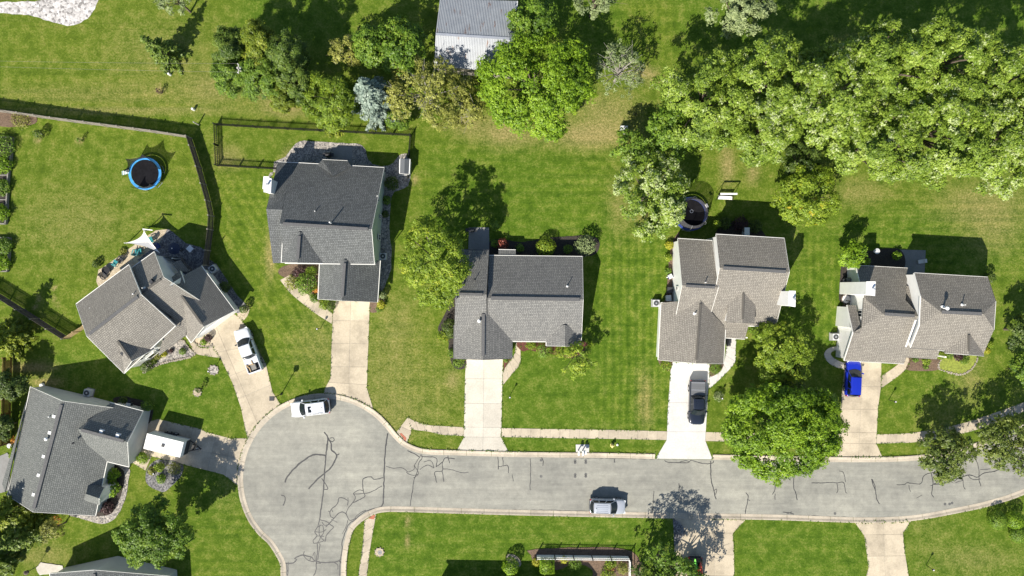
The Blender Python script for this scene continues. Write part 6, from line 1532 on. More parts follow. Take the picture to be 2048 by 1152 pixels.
small('dog_bowl', 'white upturned tub at the upper corner of the blue-grey house', 'tub', 85, 770, [(.28, 0), (.24, .28), (.2, .32)], M['white'])
small('wire_cage', 'round pale planter left of the blue-grey house eave', 'planter', 24, 890, [(.28, 0), (.32, .5), (.28, .52)], M['ac'])
def cabinet():
    h = thing('utility_cabinet', 'grey utility cabinet under the trees at the back of the lawns', 'utility cabinet', W(1246, 262), local=True)
    MB().box((0, 0, .45), (.85, .85, .9)).build('case', M['ac'], h); MB().box((0, 0, .93), (.92, .92, .06)).build('lid', M['ac'], h)
    MB().tube((-.4, .6, 0), (-.4, .6, 1.2), .03, .03, 6).build('marker', M['dark'], h)
cabinet()
def bistro():
    c = W(1682, 598); h = thing('garden_table', 'round pale table by the white wall of the taupe house', 'table', W(1687, 598), local=True)
    MB().lathe((0, 0, .70), [(.52, 0), (.54, .03), (.52, .05)], 8).build('tabletop', M['cloth_w'], h); MB().tube((0, 0, 0), (0, 0, .7), .05, .05, 8).build('pedestal', M['dark'], h)
    MB().lathe((0, 0, .62), [(.62, 0), (.64, .06), (.60, .06)], 12).build('rim', M['bark'], h)
    patio_chair('brown chair at the round table by the taupe house', 1689, 609, R(-100), M['bark'], 'chairs beside the taupe house')
    small('bird_bath', 'pale round bird bath in the bed behind the taupe house', 'bird bath', 1748, 503, [(.2, 0), (.08, .1), (.08, .6), (.38, .72), (.36, .78)], M['ac'])
    p = W(1840, 523); h = thing('lounge_chair', 'white folded lounge chair on the slab behind the taupe house', 'chair', p, local=True, rz=.15)
    MB().box((0, 0, .35), (.85, .5, .06)).build('seat', M['cloth_w'], h); MB().box((.45, 0, .5), (.3, .5, .05), 0).build('backrest', M['cloth_w'], h)
    for a in (-.35, .35): MB().box((a, 0, .17), (.05, .45, .34)).build('leg', M['steel'], h)
bistro()
def storage():
    p = W(1488, 464); h = thing('storage_box', 'pale blue upright box behind the tan house', 'storage box', p, local=True)
    MB().box((0, 0, .55), (.6, .9, 1.1)).build('case', M['ac'], h); MB().box((0, 0, 1.13), (.66, .96, .06)).build('lid', M['white'], h)
storage()
def bench_front():
    p = W(1456, 683); h = thing('bench', 'small dark bench on the white path by the tan house door', 'bench', p, local=True, rz=R(90))
    for k in range(3): MB().box((0, -.16 + .16 * k, .42), (1.1, .13, .04)).build('seat_slat', M['dark'], h)
    MB().box((0, .26, .66), (1.1, .05, .4)).build('backrest', M['dark'], h)
    for s in (-.45, .45): MB().box((s, 0, .2), (.06, .4, .4)).build('leg', M['dark'], h)
bench_front()
def hose_reel():
    p = W(1339, 553); h = thing('hose_reel', 'blue and white hose cart by the tan house left wall', 'hose reel', p, local=True, rz=.5)
    MB().box((0, 0, .4), (.5, .55, .55)).build('housing', M['ac'], h); MB().tube((-.3, 0, .42), (.3, 0, .42), .2, .2, 12).build('drum', M['navy_pad'], h)
    MB().bar((-.55, .1, .6), (-.1, .1, .8), .06, .06).build('handle', M['white'], h)
hose_reel()

# ------------------------------------------------------------------ power line
def power():
    b = W(530, 180); hgt = 8.9
    h = thing('utility_pole', 'grey wooden utility pole with a white transformer above the tree line', 'utility pole', b, local=True)
    MB().tube((0, 0, 0), (0, 0, hgt), .15, .11, 10).build('pole', M['pole'], h)
    MB().bar((0, -.55, hgt - .35), (0, .55, hgt - .35), .10, .12).build('cross_arm', M['pole'], h)
    MB().lathe((.0, .30, hgt - 1.9), [(.25, 0), (.27, .05), (.27, .75), (.15, .85)], 12).build('transformer', M['white'], h)
    for y in (-.5, .5): MB().lathe((0, y, hgt - .23), [(.05, 0), (.06, .12), (.03, .18)], 8).build('insulator', M['white'], h)
    for i, (y0, ye, lab) in enumerate(((.5, 117.5, 'upper power line crossing the lawn to the utility pole'), (-.5, 129, 'lower power line crossing the lawn to the utility pole'))):
        A = b + Vector((0, y0, hgt - .05)); E = W(-10, ye, 8.7); d = (E - A); pts = [A + d * (k / 16) * 1.9 - Vector((0, 0, 0.8 * math.sin(math.pi * k / 16))) for k in range(17)]
        w_ = MB().path(pts, [.009] * 17, 4).build('power_line', M['timber']); tag(w_, lab, 'power line', 'power lines at the upper left')
power()

# ------------------------------------------------------------------ trees and shrubs
def unit(v): return v / np.maximum(1e-9, np.linalg.norm(v, axis=1, keepdims=True))
def leaf_obj(name, C, Nn, S, T, mat, parent, rng, asp=0.62, axis=None):
    """one leaf-sized rhombus per centre, facing roughly Nn"""
    n = len(C); A = rng.normal(size=(n, 3)) if axis is None else axis + rng.normal(size=(n, 3)) * .35
    t = unit(np.cross(Nn, np.cross(A, Nn)) + 1e-6); b = unit(np.cross(Nn, t)); S = S[:, None]
    fold = Nn * S * .10
    V = np.empty((n, 4, 3)); V[:, 0] = C - t * S * .5; V[:, 1] = C + b * S * asp * .5 + fold; V[:, 2] = C + t * S * .5; V[:, 3] = C - b * S * asp * .5 + fold
    me = bpy.data.meshes.new(name)
    me.vertices.add(4 * n); me.vertices.foreach_set('co', V.reshape(-1).astype(np.float32))
    me.loops.add(4 * n); me.loops.foreach_set('vertex_index', np.arange(4 * n, dtype=np.int32))
    me.polygons.add(n); me.polygons.foreach_set('loop_start', np.arange(0, 4 * n, 4, dtype=np.int32)); me.polygons.foreach_set('loop_total', np.full(n, 4, dtype=np.int32))
    at = me.attributes.new('tint', 'FLOAT', 'POINT'); at.data.foreach_set('value', np.repeat(np.clip(T, 0, 1), 4).astype(np.float32))
    me.materials.append(mat); me.update(calc_edges=True)
    o = bpy.data.objects.new(name, me); COL.objects.link(o)
    if parent is not None: attach(o, parent)
    return o

def cnoise(P, sc, seed):
    return np.array([noise.noise(Vector((p[0] * sc + seed, p[1] * sc - seed, p[2] * sc + seed * .7))) for p in P])

TREES = 'trees among the gardens and lawns'
def deciduous(name, label, px, py, rpx, hgt, mat, seed, nsub=46, per=200, leaf=.30, sx=1.0, sy=1.0, rot=0.0, pale=0.0, sparse=0.0, bark='bark', group=TREES, low=.30, cat='tree', subr=.27, limbs=6, wob_=.22, asp=.60):
    rng = np.random.default_rng(seed); zm = hgt * .62; f = (CAM_H - zm) / CAM_H
    rr = rpx / PXM * f; loc = W(px, py, zm); loc.z = 0
    h = thing(name, label, cat, loc, group, local=True)
    zc = hgt * (low + 1) / 2; rz = hgt * (1 - low) / 2
    # branch clumps over the crown, uneven outline
    D = unit(rng.normal(size=(nsub * 3, 3))); D = D[D[:, 2] > -.55][:nsub]
    k = len(D); ring = rng.uniform(.60, 1.0, k) ** .6
    inner = rng.random(k) < .22; ring[inner] = rng.uniform(.25, .6, inner.sum())
    wobl = 1 + wob_ * cnoise(D, 1.4, seed * 1.7)
    ca, sa = math.cos(rot), math.sin(rot)
    B = D * (ring * wobl)[:, None] * np.array([rr * sx, rr * sy, rz]) * .86
    B = np.stack([B[:, 0] * ca - B[:, 1] * sa, B[:, 0] * sa + B[:, 1] * ca, B[:, 2] + zc], 1)
    SR = rr * subr * rng.uniform(.65, 1.25, k); ST = rng.uniform(-.10, .10, k)
    keep = rng.random(k) > sparse * .5; B, D, SR, ST = B[keep], D[keep], SR[keep], ST[keep]; k = len(B)
    # leafy sprigs over each bough, every sprig facing one way, leaves fanned round its tip
    ns = np.maximum(3, (per / 15 * (SR / SR.mean()) ** 2).astype(int)); bi = np.repeat(np.arange(k), ns); m_ = len(bi)
    d = unit(rng.normal(size=(m_, 3)) + D[bi] * .8 + np.array([0, 0, .6])); rad = rng.uniform(.45, 1.08, m_)
    Q = B[bi] + d * (rad * SR[bi])[:, None] * np.array([1.15, 1.15, .78])
    QN = unit(d * .45 + D[bi] * .35 + np.array([0, 0, .65]) + rng.normal(size=(m_, 3)) * .30)
    QR = leaf * rng.uniform(.85, 1.6, m_); QT = rng.normal(size=m_) * .13
    lowf = cnoise(Q, .30, seed)
    qp = (rng.random(m_) < pale * 1.1 * (0.35 + 1.1 * (lowf > 0.02))) if pale > 0 else np.zeros(m_, bool)
    if sparse > 0:
        kq = rng.random(m_) > sparse * .45; Q, QN, QR, QT, bi, lowf, qp = Q[kq], QN[kq], QR[kq], QT[kq], bi[kq], lowf[kq], qp[kq]; m_ = len(Q)
    idx = np.repeat(np.arange(m_), 15); n = len(idx)
    r3 = rng.normal(size=(n, 3)); r3 -= QN[idx] * np.sum(r3 * QN[idx], 1)[:, None]; r3 = unit(r3)
    q_ = rng.uniform(.25, 1.0, n) ** .7
    P = Q[idx] + r3 * (q_ * QR[idx])[:, None] + QN[idx] * (rng.normal(size=n) * .07 - .18 * QR[idx] * q_ ** 2)[:, None]
    Nn = unit(QN[idx] + r3 * .28 + rng.normal(size=(n, 3)) * .22); AXS = r3
    T = .45 + ST[bi][idx] + .20 * lowf[idx] + QT[idx] + rng.normal(size=n) * .09
    pm = qp[idx] & (rng.random(n) < .75); T[pm] = .97; T[~pm] = np.minimum(T[~pm], .86)
    S = leaf * rng.uniform(.6, 1.35, n)
    cr = leaf_obj('crown', P, Nn, S, T, mat, h, rng, asp, AXS)
    mb = MB(); tr = max(.09, hgt * .021); top = Vector((0, 0, zc))
    mb.path([Vector((0, 0, 0)), Vector((.05, .03, hgt * .18)), Vector((-.04, .06, hgt * .38)), top], [tr * 1.35, tr, tr * .85, tr * .4], 8)
    order = rng.permutation(k)[:limbs * 2]
    for q, i in enumerate(order):
        b_ = Vector(B[i]); st = Vector((0, 0, hgt * (.22 + .3 * rng.random()))); md = st.lerp(b_, .5) + Vector((0, 0, .12 * hgt * .5))
        mb.path([st, md, b_, b_ + Vector(D[i]) * SR[i] * .6], [tr * .5, tr * .34, tr * .18, tr * .05], 5)
        if sparse > 0:
            for _ in range(4):
                e = b_ + Vector(rng.normal(size=3)) * SR[i] * .9; mb.path([md.lerp(b_, .6), e], [tr * .15, .012], 4)
    mb.build('trunk', M[bark], h)
    return h

def conifer(name, label, px, py, rad, hgt, mat, seed, nb=95, leaf=.34, group=TREES, dens=1.5, shape=.85, droop=.22, cat='tree', low=.04):
    """px,py: trunk base image pixel; whorls of boughs up the stem"""
    rng = np.random.default_rng(seed); loc = W(px, py); h = thing(name, label, cat, loc, group, local=True)
    P, Nn, AX, T = [], [], [], []; mb = MB(); tr = hgt * .018 + .05
    mb.path([Vector((0, 0, 0)), Vector((0, 0, hgt * .5)), Vector((0, 0, hgt * .98))], [tr * 1.2, tr * .7, .02], 7)
    for i in range(nb):
        u = (i + rng.random()) / nb; u = low + (1 - low) * u ** 1.25; z = hgt * u
        L_ = rad * (1 - u) ** shape * rng.uniform(.72, 1.1) + .12; a = i * 2.399 + rng.uniform(-.4, .4)
        dr = np.array([math.cos(a), math.sin(a), 0]); t0 = rng.uniform(-.13, .13)
        m = max(7, int(dens * 20 * L_ / 1.2)); q = rng.uniform(.12, 1.0, m) ** .75
        side = rng.uniform(-1, 1, m) * (.10 + .30 * (1 - q)) * min(L_, 1.6) * .9
        perp = np.array([-dr[1], dr[0], 0])
        C = dr * (q * L_)[:, None] + perp * side[:, None]; C[:, 2] = z + rng.normal(size=m) * .07 - droop * L_ * q + .10 * L_ * q ** 3
        P.append(C); Nn.append(unit(np.array([0, 0, 1.0]) + dr * .35 + rng.normal(size=(m, 3)) * .45)); AX.append(dr + perp * np.sign(side)[:, None] * .6)
        T.append(.35 + .28 * q + t0 + rng.normal(size=m) * .12)
        if i % 3 == 0: mb.path([Vector((0, 0, z)), Vector((dr[0] * L_ * .9, dr[1] * L_ * .9, z - droop * L_ * .9))], [tr * .25 * (1.1 - u), .012], 4)
    P, Nn, AX, T = map(np.concatenate, (P, Nn, AX, T)); n = len(P)
    leaf_obj('crown', P, Nn, leaf * rng.uniform(.7, 1.4, n), T, mat, h, rng, .5, AX); mb.build('trunk', M['bark'], h); return h

def shrub(label, px, py, rpx, hgt, mat, seed, n=700, leaf=.15, flat=0.0, name='shrub', cat='shrub', group='shrubs and garden plants', sx=1.0, sy=1.0, rz=0.0, clipped=0.0, box=False):
    rng = np.random.default_rng(seed + 5000); zm = hgt * .6; loc = W(px, py, zm); loc.z = 0; rr = rpx / PXM
    h = thing(name, label, cat, loc, group, local=True, rz=rz)
    d = unit(rng.normal(size=(n, 3)) + np.array([0, 0, .35]))
    if box:
        d = rng.uniform(-1, 1, (n, 3)); ax = rng.integers(0, 3, n); d[np.arange(n), ax] = np.sign(d[np.arange(n), ax]); d[:, 2] = np.abs(d[:, 2]) * np.where(ax == 2, 1, 1)
        P = d * np.array([rr * sx, rr * sy, hgt * .97]); P += rng.normal(size=(n, 3)) * .05
    else:
        w = 1 + (.30 - .25 * clipped) * cnoise(d, 2.0, seed)
        rad = rng.uniform(.75 if clipped else .4, 1.0, n) ** .5
        P = d * (w * rad)[:, None] * np.array([rr * sx, rr * sy, hgt * .52]); P[:, 2] += hgt * .48
    P[:, 2] = np.maximum(P[:, 2], .04)
    dn = unit(d)
    Nn = unit(dn * (.8 + clipped) + np.array([0, 0, .4]) + rng.normal(size=(n, 3)) * (.55 - .25 * clipped)); T = .45 + .2 * cnoise(P, 1.6, seed) + rng.normal(size=n) * .17
    leaf_obj('foliage', P, Nn, leaf * rng.uniform(.6, 1.4, n), T, mat, h, rng, .65)
    mb = MB()
    if clipped or box:
        k = 7; 
        for i in range(5): mb.tube((0, 0, 0), Vector(P[i * 7]) * .6, .03, .015, 5)
    else:
        for i in range(7): mb.tube((0, 0, 0), Vector(P[i * 9]) * .75, .022, .01, 4)
    mb.build('stems', M['bark'], h); return h

D_, C_, S_ = deciduous, conifer, shrub
# -- dense stand of tall maples upper right
g = 'tall maples in the upper right stand'
for i, (x, y, r, ht, lab, pl) in enumerate([(1408, 205, 100, 13, 'tall maple at the left end of the upper right stand', .10), (1518, 262, 70, 12, 'maple on the lower left edge of the stand above the garden swing', .22), (1535, 160, 92, 14, 'maple second along the top edge of the stand from its left end', .10),
        (1645, 195, 105, 14, 'tall maple in the middle of the upper right stand', .20), (1745, 290, 88, 13, 'maple bulging down in the middle of the stand over the lawn', .20), (1758, 140, 95, 15, 'maple on the top edge of the stand behind its middle tree', .08), (1872, 262, 112, 14, 'broad maple in the right half of the stand above the taupe house', .18),
        (1885, 125, 88, 15, 'tallest maple at the top edge of the stand towards the right', .08), (2000, 300, 98, 13, 'maple with pale leaf tips low at the right edge of the stand', .32), (2015, 165, 92, 14, 'maple filling the upper right end of the stand', .10)]):
    D_('maple_tree', lab, x, y, r, ht, M['l_silver'], 11 + i, 66, 560, .225, pale=pl * .7, group=g, subr=.18, wob_=.34, limbs=7)
# -- single trees
D_('maple_tree', 'big bright green maple beside the metal barn', 1070, 174, 114, 9.5, M['l_bright'], 31, 100, 520, .225, subr=.18, sx=1.08, sy=1.0, wob_=.14)
D_('honey_locust_tree', 'yellow-green locust tree left of the grey-roofed house', 868, 520, 78, 10.5, M['l_yellow'], 32, 80, 270, .21, sy=1.22, sx=.9, subr=.20, rot=.2)
D_('silver_maple_tree', 'silver-leaved maple overhanging the dark trampoline', 1300, 388, 80, 9, M['l_silver'], 33, 74, 330, .23, pale=.36, sy=1.15, subr=.20)
D_('ornamental_tree', 'dark green tree between the cabinet and the silver maple', 1262, 300, 38, 6, M['l_shrub'], 34, 40, 130, .27)
D_('ornamental_tree', 'dark green tree tucked under the left end of the maple stand', 1345, 262, 58, 8, M['l_maple'], 35, 50, 170, .28)
D_('yellowing_tree', 'round tree turning yellow above the chimney of the tan house', 1616, 395, 64, 7.5, M['l_yellow'], 36, 60, 270, .22, pale=.02, subr=.21)
D_('yellowing_tree', 'small dark tree behind the yellowing round tree', 1604, 325, 42, 6, M['l_dark'], 37, 36, 140, .27)
D_('street_tree', 'yellow-green tree right of the tan house above the big street maple', 1562, 704, 64, 5.6, M['l_yellow'], 38, 60, 260, .21, subr=.21)
D_('street_tree', 'low dark greenery standing in for the shade between the blue minivan and the tan house', 1575, 758, 36, 3.0, M['l_dark'], 39, 30, 120, .25)  # dark leaves added for a patch of shade with some greenery in it
D_('maple_tree', 'large bright maple hanging over the sidewalk and street', 1568, 858, 128, 8.5, M['l_bright'], 40, 140, 520, .235, sy=.76, subr=.15, wob_=.10)
D_('street_tree', 'dark leaved small tree over the sidewalk beside the kerb at the right', 1888, 902, 56, 6.3, M['l_oak'], 41, 50, 200, .25)
D_('street_tree', 'dark leaved small tree over the road at the right edge', 2012, 884, 60, 6.5, M['l_oak'], 42, 50, 200, .25)
D_('ornamental_tree', 'tree cut by the right edge beside the taupe house lawn', 2052, 662, 36, 6, M['l_dark'], 43, 34, 150, .26)
D_('ornamental_tree', 'small light green tree cut by the right edge lower down', 2052, 742, 30, 4.5, M['l_shrub'], 44, 30, 130, .24)
D_('maple_tree', 'round dark green maple on the lawn below the blue-grey house', 312, 1064, 72, 9, M['l_maple'], 45, 90, 420, .215, subr=.19)
D_('ornamental_tree', 'yellow-green small tree at the front right corner of the grey-roofed house', 1152, 712, 40, 4.6, M['l_yellow'], 46, 34, 110, .23, sparse=.3)
D_('ornamental_tree', 'young leafy tree behind the left end of the taupe house', 1706, 510, 28, 4.5, M['l_bright'], 47, 28, 120, .24)
D_('sparse_tree', 'loose leafy tree at the bottom edge left of the shaded driveway', 1330, 1138, 50, 7, M['l_shrub'], 48, 44, 130, .26, sparse=.35)
D_('sparse_tree', 'thin tree at the bottom edge shading the lawn by the lattice fence', 1288, 1170, 50, 7.5, M['l_dark'], 49, 46, 110, .26, sparse=.65)
D_('sparse_tree', 'tree just below the lower edge whose crown shades the kayaks', 1366, 1182, 62, 8, M['l_shrub'], 50, 50, 150, .27, sparse=.45)
# -- mixed belt along the top
D_('sparse_tree', 'wide straggly olive tree below the barn', 852, 186, 90, 8.0, M['l_olive'], 51, 96, 190, .22, sparse=.35, sy=.88, bark='bark_grey', subr=.18, limbs=12)
D_('sparse_tree', 'straggly olive bush between barn and big bright maple', 922, 205, 54, 5.5, M['l_olive'], 52, 48, 140, .22, sparse=.4, bark='bark_grey')
D_('ornamental_tree', 'mid green tree left of the barn roof', 800, 95, 55, 8.5, M['l_maple'], 53, 52, 170, .27)
D_('ornamental_tree', 'smaller green tree behind the blue spruce', 745, 95, 40, 7.5, M['l_maple'], 54, 40, 150, .26)
D_('sparse_tree', 'yellowish thin tree between the evergreen row and blue spruce', 690, 104, 32, 6.5, M['l_olive'], 55, 36, 120, .22, sparse=.35)
D_('sparse_tree', 'pale sparse tree with grey twigs standing alone by the lawn track', 1240, 140, 54, 7, M['l_grey'], 56, 50, 110, .21, sparse=.6, bark='bark_grey', limbs=12)
D_('ornamental_tree', 'green tree at the upper right corner of the barn', 1068, 42, 48, 8.5, M['l_maple'], 57, 46, 160, .27)
D_('sparse_tree', 'pale tree cut by the top edge right of the barn', 1190, 0, 42, 8, M['l_grey'], 58, 40, 120, .23, sparse=.4)
D_('willow_tree', 'silvery grey tree at the top edge above the maple stand', 1482, 14, 66, 10, M['l_grey'], 59, 60, 190, .24, subr=.20)
D_('sparse_tree', 'thin grey-green tree cut by the top edge near the white gravel', 355, 2, 34, 5.5, M['l_grey'], 60, 32, 110, .2, sparse=.5)
C_('spruce_tree', 'lone dark spruce casting a long shadow near the white gravel', 346, 117, 2.3, 7.6, M['l_pine'], 61, 80)
g = 'evergreens in the row left of the barn'
for i, (x, y, r, ht, mt, lab, sx_) in enumerate([(462, 100, 42, 9.5, 'l_pine', 'dark evergreen at the upper left corner of the evergreen row', .8), (470, 152, 44, 8, 'l_shrub', 'evergreen at the lower left of the row above the utility pole tip', 1), (520, 92, 46, 11, 'l_pine_y', 'tall lit evergreen in the top middle of the evergreen row', .85),
      (575, 108, 44, 11, 'l_pine', 'dark tall evergreen at the top right of the evergreen row', .9), (528, 152, 48, 9.5, 'l_shrub', 'broad evergreen in the centre of the evergreen row', 1), (588, 158, 40, 9, 'l_pine', 'dark evergreen at the right end of the evergreen row', .9), (562, 192, 32, 6, 'l_pine_y', 'short bright evergreen at the bottom of the evergreen row', 1)]):
    D_('evergreen_tree', lab, x, y, r, ht, M[mt], 171 + i, 84, 190, .27, group=g, subr=.165, low=.06, sx=sx_, wob_=.34, asp=.32)
D_('cedar_tree', 'broad lime-edged cedar at the picket fence left of the blue spruce', 660, 198, 58, 8, M['l_cedar'], 81, 96, 220, .25, subr=.16, low=.05, sy=1.08, asp=.34)
C_('blue_spruce_tree', 'pale blue spruce behind the picket fence', 760, 214, 3.6, 11.5, M['l_blue'], 82, 150, .36, dens=1.9)
C_('cedar_tree', 'small bright cedar growing through the picket fence', 672, 258, 1.5, 2.8, M['l_pine_y'], 83, 60, .25)
D_('ornamental_tree', 'low green bush tree at the right of the blue spruce foot', 795, 235, 26, 3.2, M['l_shrub'], 84, 26, 110, .2)
C_('spruce_tree', 'dark spruce at the left edge by the lower board fence', 36, 676, 2.9, 8, M['l_pine_y'], 85, 100, .38)
C_('spruce_tree', 'bright needled spruce at the left edge below the blue-grey house', 52, 1010, 3.3, 8, M['l_pine_y'], 86, 105, .38)
C_('spruce_tree', 'lower left spruce beside the orange twiggy bush', 70, 1058, 2.6, 6.5, M['l_pine'], 87, 90, .36)
C_('spruce_tree', 'dark spruce in the lower left corner', 14, 1108, 3.0, 8, M['l_pine'], 88, 90, .38)
D_('ornamental_tree', 'small leafy tree with a rounded shadow near the lower left spruces', 106, 1058, 22, 4, M['l_olive'], 89, 24, 100, .2)
D_('shade_tree', 'dark tree at the left edge above the blue-grey house', 20, 768, 30, 4.5, M['l_dark'], 90, 40, 160, .26)
D_('shade_tree', 'dark bushy tree at the left edge beside the blue-grey eave', 8, 852, 24, 3.5, M['l_dark'], 91, 32, 140, .26)
D_('shade_tree', 'light green bush at the left edge under the dark tree', 36, 905, 16, 2, M['l_yellow'], 92, 18, 80, .18)
